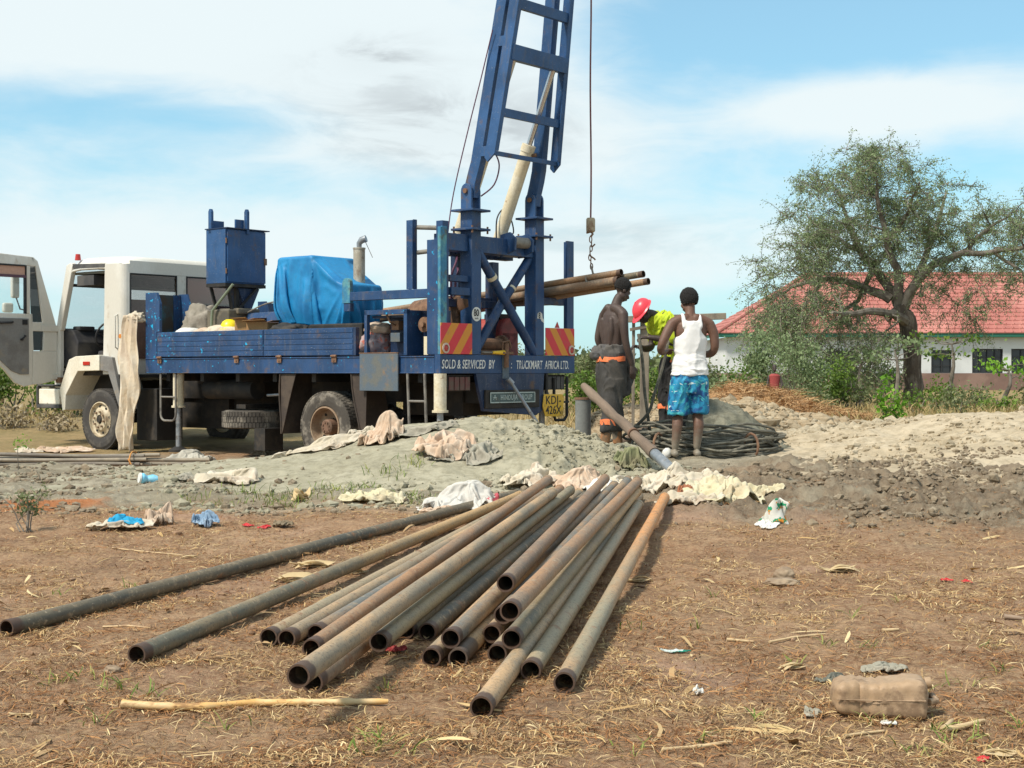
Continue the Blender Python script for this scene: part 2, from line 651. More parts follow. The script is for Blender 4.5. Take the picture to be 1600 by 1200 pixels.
# crest tables: x -> height over the base, ridge line y, front and back half widths
M1X = ([-4.4, -3.5, -2.9, -2.2, -1.55, -1.04, -0.45, 0, 0.45, 0.78, 1.15, 1.5], [0, 0.05, 0.10, 0.19, 0.34, 0.46, 0.535, 0.51, 0.40, 0.24, 0.12, 0])
M2X = ([2.5, 3.1, 3.8, 4.4, 5.0, 5.9, 7.5, 9.5, 11], [0, 0.08, 0.17, 0.27, 0.38, 0.42, 0.45, 0.3, 0])
M3X = ([0.85, 1.2, 1.8, 2.4, 3.0, 3.4, 3.9, 4.5, 5.2, 5.8], [0, 0.32, 0.36, 0.38, 0.47, 0.44, 0.30, 0.17, 0.06, 0])
M4X = ([1.15, 1.5, 1.95, 2.2, 2.5, 2.85, 3.2], [0, 0.22, 0.48, 0.58, 0.48, 0.22, 0])
M5X = ([3.0, 3.5, 4.0, 4.6, 5.3, 6.2, 7.0], [0, 0.56, 0.72, 0.60, 0.34, 0.12, 0])


def mound_h(tab, x, y, yc, wf, wb, seed, rough_amp, fr=3.0, p=1.6):
    x = np.asarray(x, float); y = np.asarray(y, float)
    c = np.interp(x + (fbm(x * 1.5, y * 1.5, seed, 3) - 0.5) * 0.5, tab[0], tab[1])
    w = np.where(y < yc, wf, wb)
    t = np.clip(np.abs(y - yc + (fbm(x * 0.9, y * 0.9, seed + 5, 3) - 0.5) * 0.7) / w, 0, 1)
    prof = (1 - t ** p)
    prof = np.where(t < 1, prof, 0)
    prof = prof * (1 - 0.35 * sst(t, 0.55, 1.0))
    h = c * prof
    r = (ridged(x * fr, y * fr, seed + 9, 5, 0.6) - 0.6) * rough_amp
    return h + r * sst(h, 0.0, 0.08)


def m1_h(x, y):
    x = np.asarray(x, float)
    rough = 0.04 + 0.20 * sst(x + (fbm(x, np.asarray(y, float) * 0.8, 90, 3) - 0.5) * 1.2, -0.5, 0.6)
    return mound_h(M1X, x, y, 15.0, 2.9, 2.1, 100, rough, 3.0)


MOUNDS = {
    'm1': m1_h,
    'm2': lambda x, y: mound_h(M2X, x, y, 17.2, 5.0, 3.2, 200, 0.13, 1.6, 1.4),
    'm3': lambda x, y: mound_h(M3X, x, y, 21.3, 2.6, 1.8, 300, 0.16, 4.0, 1.4),
    'm4': lambda x, y: mound_h(M4X, x, y, 16.9, 1.0, 0.9, 400, 0.16, 4.0, 1.6),
    'm5': lambda x, y: mound_h(M5X, x, y, 26.0, 2.4, 1.6, 500, 0.16, 3.0, 1.6),
}


def top_z(x, y):
    """ground or mound surface"""
    b = base_h(x, y)
    z = b + small_h(x, y)
    for k, f in MOUNDS.items():
        h = f(x, y)
        z = np.maximum(z, np.where(h > 0.004, b + h - 0.02, -9))
    return z


def tz(x, y):
    return float(top_z(x, y))


def build_mound(key, name, x0, x1, y0, y1, res, mat, mat2=None, fade=None, **kw):
    f = MOUNDS[key]
    nx = int((x1 - x0) / res) + 1; ny = int((y1 - y0) / res) + 1
    X, Y = np.meshgrid(np.linspace(x0, x1, nx), np.linspace(y0, y1, ny))
    h = f(X, Y)
    Z = base_h(X, Y) + h - 0.02 + (fbm(X * 14, Y * 14, 7, 3, 0.6) - 0.5) * 0.02
    Z = np.where(h < 0.003, base_h(X, Y) - 0.12, Z)
    co = np.stack([X, Y, Z], 2).reshape(-1, 3)
    me = np_mesh(name, co, grid_faces(ny, nx))
    return link(name, me, mat, **kw)


build_mound('m1', 'spoil_heap', -4.6, 1.6, 11.2, 17.8, 0.019, M_GREY, label='long smooth grey heap of drilled mud in front of the truck', cat='spoil heap')
build_mound('m2', 'sand_heap', 2.3, 11.2, 12.2, 21, 0.028, M_SAND, label='wide pale sand heap on the right side of the site', cat='sand heap')
build_mound('m3', 'clod_heap', 0.6, 6.0, 18.2, 23.6, 0.03, M_CLOD, label='heap of tan earth clods behind the three men', cat='clod heap')
build_mound('m4', 'wet_mud_heap', 1.0, 3.4, 15.5, 18.1, 0.022, M_DARKG, label='low dark grey wet mud heap behind the coiled hose', cat='mud heap')
build_mound('m5', 'straw_heap', 2.8, 7.2, 23.2, 28, 0.045, M_STRAWH, label='heap of orange dry straw behind the clod heap', cat='straw heap')


# ------------------------------------------------------------------ scattered small stuff
def ico_lump(seed, sub=1):
    bm = bmesh.new()
    bmesh.ops.create_icosphere(bm, subdivisions=sub, radius=1.0)
    rng = random.Random(seed)
    off = Vector((rng.random() * 50, rng.random() * 50, 0))
    for v in bm.verts:
        v.co *= 0.72 + 0.55 * mnoise.noise(v.co * 1.3 + off) + 0.25 * rng.random()
    bm.verts.ensure_lookup_table()
    vs = np.array([v.co[:] for v in bm.verts]); fs = np.array([[v.index for v in f.verts] for f in bm.faces])
    bm.free()
    return vs, fs


LUMPS = [ico_lump(i, 1) for i in range(5)] 


def scatter_lumps(name, pts, sizes, mat, seed=0, flat=0.7, sink=0.3, **kw):
    rng = np.random.default_rng(seed)
    V = []; Fc = []; o = 0
    for (x, y, z), s in zip(pts, sizes):
        vs, fs = LUMPS[rng.integers(len(LUMPS))]
        a = rng.random() * 6.28
        sc = s * (0.7 + 0.6 * rng.random(3)); sc[2] *= flat
        w = vs * sc
        w = np.stack([w[:, 0] * math.cos(a) - w[:, 1] * math.sin(a), w[:, 0] * math.sin(a) + w[:, 1] * math.cos(a), w[:, 2]], 1)
        w += (x, y, z + s * flat * (0.5 - sink))
        V.append(w); Fc.append(fs + o); o += len(vs)
    me = np_mesh(name, np.concatenate(V), np.concatenate(Fc), False)
    return link(name, me, mat, kind='stuff', **kw)


def pts_on(n, fx, fy, rng, accept=None, hfun=None):
    out = []
    while len(out) < n:
        m = n * 2
        x = fx(rng, m); y = fy(rng, m)
        if accept is not None:
            k = rng.random(m) < accept(x, y)
            x = x[k]; y = y[k]
        z = (hfun or top_z)(x, y)
        out += list(zip(x, y, z))
    return out[:n]


rg = np.random.default_rng(11)
# clods on the heaps and in the churned mud
P = pts_on(2600, lambda r, m: r.uniform(0.9, 5.6, m), lambda r, m: r.uniform(18.8, 22.2, m), rg, lambda x, y: sst(MOUNDS['m3'](x, y), 0.03, 0.2))
scatter_lumps('earth_clods', P, rg.gamma(2.2, 0.016, len(P)) + 0.014, M_CLOD, 1)
P = pts_on(1700, lambda r, m: r.uniform(2.6, 5.2, m), lambda r, m: r.uniform(17.0, 21.0, m), rg, lambda x, y: np.exp(-((x - 3.9) ** 2 / 0.9 + (y - 19.2) ** 2 / 1.5)))
scatter_lumps('grey_clods', P, rg.gamma(2.0, 0.014, len(P)) + 0.010, M_CLODG, 2)
P = pts_on(2600, lambda r, m: r.uniform(0.9, 6.0, m), lambda r, m: r.uniform(8.8, 14.5, m), rg, lambda x, y: mud_mask(x, y) ** 1.5 * sst(fbm(x * 1.5, y * 1.5, 55, 3), 0.42, 0.6))
scatter_lumps('mud_clods', P, rg.gamma(2.2, 0.007, len(P)) + 0.008, M_MUDC, 3)
P = pts_on(1700, lambda r, m: r.uniform(-0.8, 1.6, m), lambda r, m: r.uniform(12.3, 16.0, m), rg, lambda x, y: sst(fbm(x * 2, y * 2, 56, 3), 0.45, 0.6) * sst(x, -0.6, 0.5))
scatter_lumps('mound_clods', P, rg.gamma(1.8, 0.007, len(P)) + 0.005, M_GREY, 4)
P = pts_on(900, lambda r, m: r.uniform(-5, 0, m), lambda r, m: r.uniform(10.5, 15.5, m), rg, lambda x, y: sst(fbm(x * 1.2, y * 1.6, 57, 3), 0.48, 0.62) * (1 - sst(MOUNDS['m1'](x, y), 0, 0.1)))
scatter_lumps('churned_clods', P, rg.gamma(2.2, 0.008, len(P)) + 0.006, M_GREY, 5)
P = pts_on(700, lambda r, m: r.uniform(-2.4, 2.4, m), lambda r, m: r.uniform(3.2, 9.5, m), rg, lambda x, y: 0.6 + 0 * x)
M_SOILC = earth('soil_crumbs', (0.26, 0.155, 0.09), (0.36, 0.235, 0.15), (0.17, 0.10, 0.06), 4, 30, 0.6)
scatter_lumps('soil_crumbs', P, rg.gamma(1.6, 0.0038, len(P)) + 0.003, M_SOILC, 6)
P = pts_on(1200, lambda r, m: r.uniform(2.8, 7.0, m), lambda r, m: r.uniform(13.2, 17.5, m), rg, lambda x, y: sst(fbm(x * 1.6, y * 1.6, 59, 3), 0.5, 0.62))
scatter_lumps('sand_lumps', P, rg.gamma(2.0, 0.009, len(P)) + 0.006, M_SAND, 7)


P = pts_on(1500, lambda r, m: r.uniform(-5.2, 0.6, m), lambda r, m: r.uniform(10.2, 16.5, m), rg, lambda x, y: sst(fbm(x * 1.6, y * 2.2, 157, 4, 0.6), 0.50, 0.60) * (1 - 0.9 * sst(MOUNDS['m1'](x, y), 0, 0.08)))
scatter_lumps('dark_mud_crumbs', P, rg.gamma(1.8, 0.008, len(P)) + 0.005, M_MUDC, 8)


# straw, leaf bits and grass
def strip_mat(name, stops, rough=0.8, trans=0.0):
    m, t, b = new_mat(name)
    at = N(t, 'ShaderNodeVertexColor', layer_name='Col')
    ramp = N(t, 'ShaderNodeValToRGB')
    sp = N(t, 'ShaderNodeSeparateColor')
    t.links.new(at.outputs['Color'], sp.inputs[0])
    t.links.new(sp.outputs[0], ramp.inputs[0])
    el_ = ramp.color_ramp.elements
    el_[0].position = 0; el_[0].color = tuple(stops[0]) + (1,)
    el_[1].position = 1; el_[1].color = tuple(stops[-1]) + (1,)
    for i, s_ in enumerate(stops[1:-1]):
        e = el_.new((i + 1) / (len(stops) - 1)); e.color = tuple(s_) + (1,)
    c = ramp.outputs[0]
    t.links.new(c, b.inputs['Base Color'])
    b.inputs['Roughness'].default_value = rough
    b.inputs['Specular IOR Level'].default_value = 0.2
    if trans:
        tr = N(t, 'ShaderNodeBsdfTranslucent')
        t.links.new(c, tr.inputs['Color'])
        mx = N(t, 'ShaderNodeMixShader', i_Fac=trans)
        t.links.new(b.outputs[0], mx.inputs[1]); t.links.new(tr.outputs[0], mx.inputs[2])
        t.links.new(mx.outputs[0], t.nodes['Material Output'].inputs[0])
    return m


def strips(name, x, y, z, length, width, lift, mat, rng, nseg=3, heading=None, vertical=0.0, spread=0.5, colv=None, curl=1.0, **kw):
    """many thin curved strips. vertical=0 lies flat, 1 stands like a blade"""
    n = len(x)
    a = rng.uniform(0, 2 * math.pi, n) if heading is None else heading
    bend = rng.normal(0, 0.7, n) * curl
    pts = []
    k = nseg + 1
    px_, py_, pz_ = x.copy(), y.copy(), z.copy()
    tilt = vertical * rng.uniform(0.9, 1.45, n)
    L_ = length / nseg
    P_ = np.zeros((n, k, 3))
    aa = a.copy(); tt = tilt.copy()
    P_[:, 0] = np.stack([px_, py_, pz_], 1)
    for i in range(1, k):
        P_[:, i, 0] = P_[:, i - 1, 0] + np.cos(aa) * np.cos(tt) * L_
        P_[:, i, 1] = P_[:, i - 1, 1] + np.sin(aa) * np.cos(tt) * L_
        P_[:, i, 2] = P_[:, i - 1, 2] + np.sin(tt) * L_
        aa = aa + bend / nseg
        tt = tt - spread * vertical * rng.uniform(0.3, 1.4, n)
    if vertical == 0:
        arch = np.sin(np.linspace(0, math.pi, k))[None, :] * (lift * rng.uniform(0, 1, n))[:, None]
        tip = np.linspace(0, 1, k)[None, :] * (lift * rng.normal(0, 1.0, n))[:, None]
        P_[:, :, 2] += arch + np.abs(tip) + 0.002
    side = np.stack([-np.sin(a), np.cos(a), rng.normal(0, 0.35, n)], 1)
    side /= np.linalg.norm(side, axis=1)[:, None]
    prof = np.ones(k)
    prof[-1] = 0.15
    if vertical == 0: prof[0] = 0.5
    w = (width[:, None] * prof[None, :])[:, :, None] * side[:, None, :] * 0.5
    A_ = P_ - w; B_ = P_ + w
    V = np.stack([A_, B_], 2).reshape(-1, 3)
    base = (np.arange(n) * k * 2)[:, None, None]
    i = (np.arange(nseg) * 2)[None, :, None]
    q = np.array([0, 1, 3, 2])[None, None, :]
    Fc = (base + i + q).reshape(-1, 4)
    cv = rng.random(n) if colv is None else colv
    C_ = np.repeat(cv, k * 2)
    cols = np.stack([C_, C_, C_, np.ones_like(C_)], 1)
    me = np_mesh(name, V, Fc, True, cols)
    return link(name, me, mat, kind='stuff', **kw)


M_STRAW = strip_mat('dry_straw', [(0.15, 0.075, 0.035), (0.30, 0.17, 0.075), (0.43, 0.28, 0.12), (0.34, 0.22, 0.12), (0.54, 0.39, 0.18), (0.68, 0.53, 0.30)], 0.75)
M_GRASS = strip_mat('green_grass', [(0.07, 0.13, 0.02), (0.14, 0.21, 0.04), (0.25, 0.29, 0.07), (0.38, 0.34, 0.12)], 0.6, 0.25)
M_DRYG = strip_mat('dry_grass', [(0.22, 0.17, 0.07), (0.36, 0.27, 0.12), (0.46, 0.34, 0.17), (0.20, 0.20, 0.07)], 0.75, 0.2)
M_OSTRAW = strip_mat('orange_straw_strands', [(0.22, 0.115, 0.05), (0.36, 0.20, 0.085), (0.46, 0.28, 0.13), (0.52, 0.36, 0.19)], 0.8)


def persp_xy(rng, n, y0, y1, k=0.40, clump=None, pw=1.0):
    X = []; Y = []
    c = 0
    while c < n:
        y = y0 * (y1 / y0) ** (rng.random(n * 2) ** pw)
        x = rng.uniform(-1, 1, n * 2) * (k * y + 0.2)
        if clump is not None:
            keep = rng.random(n * 2) < clump(x, y)
            x = x[keep]; y = y[keep]
        X.append(x); Y.append(y); c += len(x)
    return np.concatenate(X)[:n], np.concatenate(Y)[:n]


cl = lambda x, y: (0.13 + 0.87 * sst(fbm(x * 2.6, y * 2.6, 71, 4, 0.6), 0.46, 0.66)) * (1 - 0.9 * mud_mask(x, y)) * (1 - 0.85 * grey_mask(x, y))
x, y = persp_xy(rg, 42000, 3.3, 12.5, clump=cl, pw=0.9)
strips('straw_litter', x, y, top_z(x, y), rg.gamma(2.2, 0.015, len(x)) + 0.010, rg.gamma(3, 0.0006, len(x)) + 0.0008, 0.010, M_STRAW, rg)
x, y = persp_xy(rg, 20000, 3.3, 10.5, clump=cl)
strips('chaff', x, y, top_z(x, y), rg.gamma(2, 0.007, len(x)) + 0.006, rg.gamma(3, 0.0009, len(x)) + 0.0012, 0.006, M_STRAW, rg, nseg=1)
x, y = persp_xy(rg, 160, 3.3, 10.5, clump=lambda x, y: 0.4 + cl(x, y))
strips('leaf_litter', x, y, top_z(x, y), rg.gamma(4, 0.020, len(x)) + 0.03, rg.gamma(4, 0.0022, len(x)) + 0.004, 0.018, M_STRAW, rg, nseg=4, colv=rg.uniform(0.35, 1, len(x)))
M_FIB = strip_mat('dead_fibres', [(0.10, 0.045, 0.02), (0.20, 0.09, 0.035), (0.32, 0.15, 0.06), (0.42, 0.22, 0.09), (0.16, 0.09, 0.05)], 0.8)
cf = lambda x, y: (0.10 + 0.9 * sst(fbm(x * 3.4, y * 2.6, 171, 4, 0.62), 0.45, 0.62)) * (1 - 0.8 * grey_mask(x, y))
x, y = persp_xy(rg, 46000, 3.3, 12.0, clump=cf, pw=0.9)
strips('dead_fibre_litter', x, y, top_z(x, y), rg.gamma(2.2, 0.014, len(x)) + 0.010, rg.gamma(3, 0.0006, len(x)) + 0.0008, 0.008, M_FIB, rg)
# tufts of fresh grass in the foreground
def tufts(name, centres, per, spread_r, length, width, mat, rng, vert=1.0, **kw):
    xs = []; ys = []
    for cx, cy, s_ in centres:
        m = max(3, int(per * s_))
        xs.append(cx + rng.normal(0, spread_r * s_, m)); ys.append(cy + rng.normal(0, spread_r * s_, m))
    x = np.concatenate(xs); y = np.concatenate(ys)
    return strips(name, x, y, top_z(x, y) - 0.004, length * rng.uniform(0.4, 1.1, len(x)), width * rng.uniform(0.6, 1.3, len(x)), 0, mat, rng, vertical=vert, spread=0.45, **kw)


def ray_ground(X, Y, z=0.0):
    """where a sight line of the photograph meets level ground: used only to survey positions"""
    d = (CAM_H - z) * 2310 / (Y - 580)
    return ((X - 800) / 2310 * d, d)


spots = [(120, 1060, 1.2), (175, 1075, 1), (230, 1085, .9), (140, 1130, .7), (590, 1165, 1), (560, 1180, .7), (1500, 1075, .8), (1445, 1085, .6), (1510, 1160, 1.2), (1450, 1175, 1), (1600, 1140, 1), (1330, 970, .5), (1085, 985, .5), (1180, 1120, .6),
         (1290, 1010, .8), (1240, 1030, .5), (1405, 945, .5), (70, 1070, .7), (350, 1140, .6), (640, 1180, .6), (1360, 1010, .7), (1180, 920, .4), (1110, 930, .5), (1540, 1010, .7), (1570, 1050, .6), (1000, 1180, .8), (1470, 1140, .9), (1090, 1160, .5),
         (200, 920, .6), (90, 930, .6), (600, 1080, .5), (985, 985, .5), (1370, 1130, .6)]
tufts('grass_blades', [(*ray_ground(a, b), s) for a, b, s in spots], 14, 0.035, 0.085, 0.0045, M_GRASS, rg, 0.75)
cen = [(*ray_ground(a, b), s) for a, b, s in [(420, 795, 1), (470, 790, 1.2), (520, 782, 1.1), (560, 780, 1), (600, 772, .9), (640, 768, .8), (380, 785, .7), (450, 800, .8), (560, 795, .8), (350, 800, .6), (655, 800, .7), (300, 795, .5), (640, 790, .5)]]
tufts('grass_tufts', cen, 50, 0.12, 0.12, 0.006, M_GRASS, rg, 1.0)
# dry grass field behind
x = rg.uniform(-1, 1, 26000); y = 21.5 + 26 * rg.random(26000) ** 1.5
x = x * (0.40 * y)
keep = (fbm(x * 0.5, y * 0.4, 88, 3) > 0.40) & ((x > -5) | (fbm(x * 0.9, y * 0.9, 89, 3) > 0.55)) & ~((x > -9) & (x < 0.5) & (y < 27)) & ((x > 1.5) | (y > 24) | (x < -7))
x = x[keep]; y = y[keep]
strips('dry_field_grass', x, y, base_h(x, y), rg.uniform(0.10, 0.38, len(x)), rg.uniform(0.008, 0.02, len(x)), 0, M_DRYG, rg, vertical=1.0, spread=0.35)
# straw strands over the orange heap
x = rg.uniform(3.0, 6.9, 9000); y = rg.uniform(23.6, 27.2, 9000)
keep = MOUNDS['m5'](x, y) > 0.03
x = x[keep]; y = y[keep]
strips('straw_strands', x, y, top_z(x, y) - 0.01, rg.uniform(0.12, 0.42, len(x)), rg.uniform(0.006, 0.014, len(x)), 0.05, M_OSTRAW, rg, curl=1.6)
# ------------------------------------------------------------------ truck materials
def blue_paint(name, chips=0.0, rust=0.5, base=(0.012, 0.042, 0.112)):
    m, t, b = new_mat(name)
    v = coords(t)
    c = mix_col(t, map_range(t, noise_fac(t, 2.2, 6, 0.6, v), 0.35, 0.65), base, tuple(k * 1.45 + 0.004 for k in base))
    st = coords(t, (1.0, 1.0, 0.18))
    streak = map_range(t, noise_fac(t, 14, 6, 0.65, st), 0.50, 0.72, 0, 0.55)
    c = mix_col(t, streak, c, (0.085, 0.095, 0.125))
    fd = map_range(t, noise_fac(t, 3.4, 8, 0.7, v, 0.3), 0.57 - 0.05 * rust, 0.72, 0, 0.8)
    c = mix_col(t, fd, c, (0.13, 0.085, 0.055))
    sc = map_range(t, noise_fac(t, 60, 3, 0.6, v), 0.66, 0.70, 0, 0.6)
    c = mix_col(t, sc, c, (0.32, 0.33, 0.34))
    if chips:
        f1 = map_range(t, noise_fac(t, 13, 4, 0.6, v), 0.655 - 0.02 * chips, 0.67 - 0.02 * chips)
        f2 = map_range(t, noise_fac(t, 1.9, 3, 0.5, v), 0.50 - 0.04 * chips, 0.60 - 0.04 * chips)
        spx = N(t, 'ShaderNodeSeparateXYZ'); t.links.new(v, spx.inputs[0])
        near = map_range(t, spx.outputs[0], -4.6, -5.7)
        f3 = map_range(t, noise_fac(t, 24, 4, 0.65, v), 0.60, 0.62)
        f4 = map_range(t, noise_fac(t, 4.5, 3, 0.5, v), 0.46, 0.58)
        fa = math_node(t, 'MULTIPLY', math_node(t, 'MULTIPLY', f3, f4), near)
        c = mix_col(t, math_node(t, 'MAXIMUM', fa, math_node(t, 'MULTIPLY', f1, f2)), c, (0.012, 0.36, 0.64))
    t.links.new(c, b.inputs['Base Color'])
    rr = map_range(t, fd, 0, 1, 0.48, 0.9, False)
    t.links.new(rr, b.inputs['Roughness'])
    b.inputs['Specular IOR Level'].default_value = 0.4
    bump(t, b, noise_fac(t, 7, 5, 0.6, v), 0.25, 0.012)
    return m


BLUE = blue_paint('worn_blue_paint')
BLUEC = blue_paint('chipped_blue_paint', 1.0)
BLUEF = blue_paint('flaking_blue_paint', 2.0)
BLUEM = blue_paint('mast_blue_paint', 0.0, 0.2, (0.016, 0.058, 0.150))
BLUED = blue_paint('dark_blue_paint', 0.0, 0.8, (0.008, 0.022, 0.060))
TURQ = surf('faded_turquoise_paint', (0.03, 0.17, 0.30), 0.6, col2=(0.10, 0.28, 0.30), s2=5, dirt=(0.10, 0.10, 0.07), sd=6, dlo=0.5, dhi=0.66, bmp=0.2)
MIXP = surf('grey_blue_rusty_panel', (0.085, 0.115, 0.145), 0.65, col2=(0.12, 0.125, 0.115), s2=4, dirt=(0.26, 0.15, 0.055), sd=2.3, dlo=0.54, dhi=0.68, bmp=0.15)
DARK = surf('dirty_black_metal', (0.014, 0.013, 0.012), 0.75, col2=(0.032, 0.026, 0.020), s2=4, dirt=(0.065, 0.05, 0.036), sd=5, dlo=0.52, dhi=0.7, dmax=0.7)
FLAP = surf('muddy_rubber_flap', (0.045, 0.033, 0.026), 0.85, col2=(0.075, 0.055, 0.04), s2=3, bmp=0.2)
RUST = surf('rusty_metal', (0.16, 0.085, 0.05), 0.85, col2=(0.23, 0.13, 0.075), s2=8, dirt=(0.07, 0.045, 0.03), sd=12, bmp=0.3)
CREAM = surf('dirty_cream_paint', (0.60, 0.52, 0.36), 0.5, col2=(0.66, 0.60, 0.46), s2=5, dirt=(0.28, 0.17, 0.09), sd=9, dlo=0.60, dhi=0.72)
STEEL = surf('grey_steel_tube', (0.25, 0.27, 0.29), 0.4, 0.5, col2=(0.33, 0.34, 0.35), s2=9, dirt=(0.12, 0.10, 0.08), sd=7)
GREYT = surf('weathered_grey_tube', (0.20, 0.185, 0.16), 0.6, col2=(0.11, 0.10, 0.09), s2=7)
CABW = surf('dusty_cab_paint', (0.60, 0.57, 0.50), 0.45, col2=(0.68, 0.66, 0.60), s2=1.6, dirt=(0.36, 0.27, 0.17), sd=3.4, dlo=0.585, dhi=0.74, dmax=0.75, fine=0.05, stretch=(1, 1, 0.45))
FEND = surf('cream_fender_paint', (0.70, 0.65, 0.53), 0.45, col2=(0.76, 0.72, 0.62), s2=3, dirt=(0.25, 0.19, 0.12), sd=6, dlo=0.62, dhi=0.74)
GREYP = surf('grey_plastic', (0.20, 0.195, 0.185), 0.7, col2=(0.16, 0.15, 0.14), s2=3, dirt=(0.26, 0.22, 0.17), sd=4)
DGREY = surf('dark_grey_plastic', (0.05, 0.05, 0.052), 0.75, col2=(0.09, 0.085, 0.08), s2=3)
CABIN = surf('dark_cab_interior', (0.022, 0.022, 0.026), 0.8, col2=(0.045, 0.042, 0.04), s2=4)
LINER = surf('grey_headliner', (0.16, 0.155, 0.12), 0.9)
RUBBER = surf('black_rubber', (0.012, 0.012, 0.014), 0.6)
RIMC = surf('cream_wheel_rim', (0.52, 0.44, 0.31), 0.55, col2=(0.40, 0.33, 0.22), s2=6, dirt=(0.20, 0.14, 0.085), sd=9, dlo=0.5, dhi=0.64)
RIMR = surf('rusty_wheel_rim', (0.24, 0.16, 0.10), 0.75, col2=(0.36, 0.27, 0.18), s2=6, dirt=(0.13, 0.075, 0.045), sd=8)
HUBR = surf('brown_wheel_hub', (0.17, 0.095, 0.06), 0.8, col2=(0.11, 0.065, 0.04), s2=12)
TYREM = surf('dusty_tyre_rubber', (0.045, 0.041, 0.038), 0.85, col2=(0.095, 0.085, 0.072), s2=4, bmp=0.2, bs=40)
TYREM2 = surf('muddy_tyre_rubber', (0.060, 0.052, 0.043), 0.9, col2=(0.21, 0.185, 0.15), s2=4, lo=0.45, hi=0.6, bmp=0.3, bs=30)
REDL = surf('red_lens', (0.45, 0.03, 0.02), 0.3, fine=0)
ORL = surf('orange_lens', (0.62, 0.22, 0.04), 0.3, fine=0)
YEL = surf('yellow_number_plate_paint', (0.66, 0.40, 0.03), 0.5, dirt=(0.30, 0.2, 0.06), sd=5, fine=0.03)
BLK = surf('black_lettering', (0.02, 0.018, 0.015), 0.6, fine=0)
WHT = surf('white_lettering', (0.72, 0.72, 0.68), 0.6, col2=(0.30, 0.31, 0.34), s2=9, lo=0.54, hi=0.66)
PLATEG = surf('green_grey_name_plate', (0.06, 0.10, 0.10), 0.5, dirt=(0.12, 0.11, 0.09), sd=6)
PLATEW = surf('pale_plate_trim', (0.42, 0.50, 0.48), 0.5, dirt=(0.18, 0.16, 0.13), sd=9)
BROWN = surf('reddish_brown_interior', (0.13, 0.065, 0.045), 0.8, col2=(0.17, 0.09, 0.06), s2=3)
SALM = surf('salmon_curtain', (0.50, 0.30, 0.22), 0.9)
TARPM = surf('blue_tarpaulin', (0.008, 0.21, 0.46), 0.55, col2=(0.004, 0.15, 0.36), s2=2.5, dirt=(0.07, 0.15, 0.17), sd=4, dlo=0.58, dhi=0.75, dmax=0.6, bmp=0.2, bs=6, bd=0.02)


def glass_mat(name, tint=(0.75, 0.85, 0.83), fac=0.12, dark=0.0):
    m, t, b = new_mat(name)
    t.nodes.remove(b)
    tr = N(t, 'ShaderNodeBsdfTransparent'); tr.inputs[0].default_value = tuple(tint) + (1,)
    gl = N(t, 'ShaderNodeBsdfGlossy'); gl.inputs['Roughness'].default_value = 0.03
    lw = N(t, 'ShaderNodeFresnel', i_IOR=1.5)
    f = math_node(t, 'ADD', lw.outputs[0], fac, True)
    mx = N(t, 'ShaderNodeMixShader')
    t.links.new(f, mx.inputs[0]); t.links.new(tr.outputs[0], mx.inputs[1]); t.links.new(gl.outputs[0], mx.inputs[2])
    t.links.new(mx.outputs[0], t.nodes['Material Output'].inputs[0])
    return m


GLASS = glass_mat('window_glass', (0.92, 0.96, 0.97), 0.03)
GLASSD = glass_mat('tinted_window_glass', (0.86, 0.80, 0.78), -0.02)


def hazard_mat(name, sgn):
    m, t, b = new_mat(name)
    v = coords(t)
    sp = N(t, 'ShaderNodeSeparateXYZ'); t.links.new(v, sp.inputs[0])
    s = math_node(t, 'ADD', math_node(t, 'MULTIPLY', sp.outputs[1], sgn * 0.80), math_node(t, 'MULTIPLY', sp.outputs[2], -0.62))
    s = math_node(t, 'FRACT', math_node(t, 'ADD', math_node(t, 'DIVIDE', s, 0.262), 10.32))
    f = math_node(t, 'GREATER_THAN', s, 0.46)
    c = mix_col(t, f, (0.62, 0.24, 0.012), (0.60, 0.022, 0.035))
    d = map_range(t, noise_fac(t, 6, 6, 0.6, v), 0.52, 0.75, 0, 0.35)
    c = mix_col(t, d, c, (0.25, 0.16, 0.10))
    t.links.new(c, b.inputs['Base Color'])
    b.inputs['Roughness'].default_value = 0.45
    return m


TH = R(39)
truck = empty('drilling_truck', (-0.917, 18.9, 0), -TH,
              'white crew cab truck with open door carrying a blue drilling rig', 'drilling truck')


def uvw(u, v, w):
    return Vector((-u, v, w))


def T(name, mat, fn, parent=None, smooth=False, bevel=0.0, **kw):
    mb = MB(True)
    fn(mb)
    return mb.build(name, mat, parent or truck, smooth, bevel, **kw)


BV = 0.006
GZ = -0.22
# ---- bed
T('rear_beam', BLUE, lambda m: m.box((0, 0, 1.02), (0.10, 2.88, 1.265)), bevel=BV)
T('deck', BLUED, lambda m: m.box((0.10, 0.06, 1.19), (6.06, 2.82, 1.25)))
T('side_beam', BLUEC, lambda m: (m.box((0.102, 0.0, 1.02), (6.06, 0.06, 1.245)), m.box((0.102, -0.012, 1.02), (6.06, 0, 1.035)), m.box((0.102, -0.012, 1.23), (6.06, 0, 1.245))), bevel=BV)
T('side_beam', BLUE, lambda m: m.box((0.102, 2.82, 1.02), (6.06, 2.88, 1.265)), bevel=BV)


def ribbed(m, u0, u1, v, w0, w1, n=5, d=0.035, sg=-1):
    m.box((u0, v, w0), (u1, v + d, w1))
    hh = (w1 - w0) / n
    for i in range(n):
        m.box((u0 + 0.01, v + sg * 0.006 if sg < 0 else v + d, w0 + hh * i + 0.008), (u1 - 0.01, v if sg < 0 else v + d + 0.006, w0 + hh * (i + 1) - 0.008))


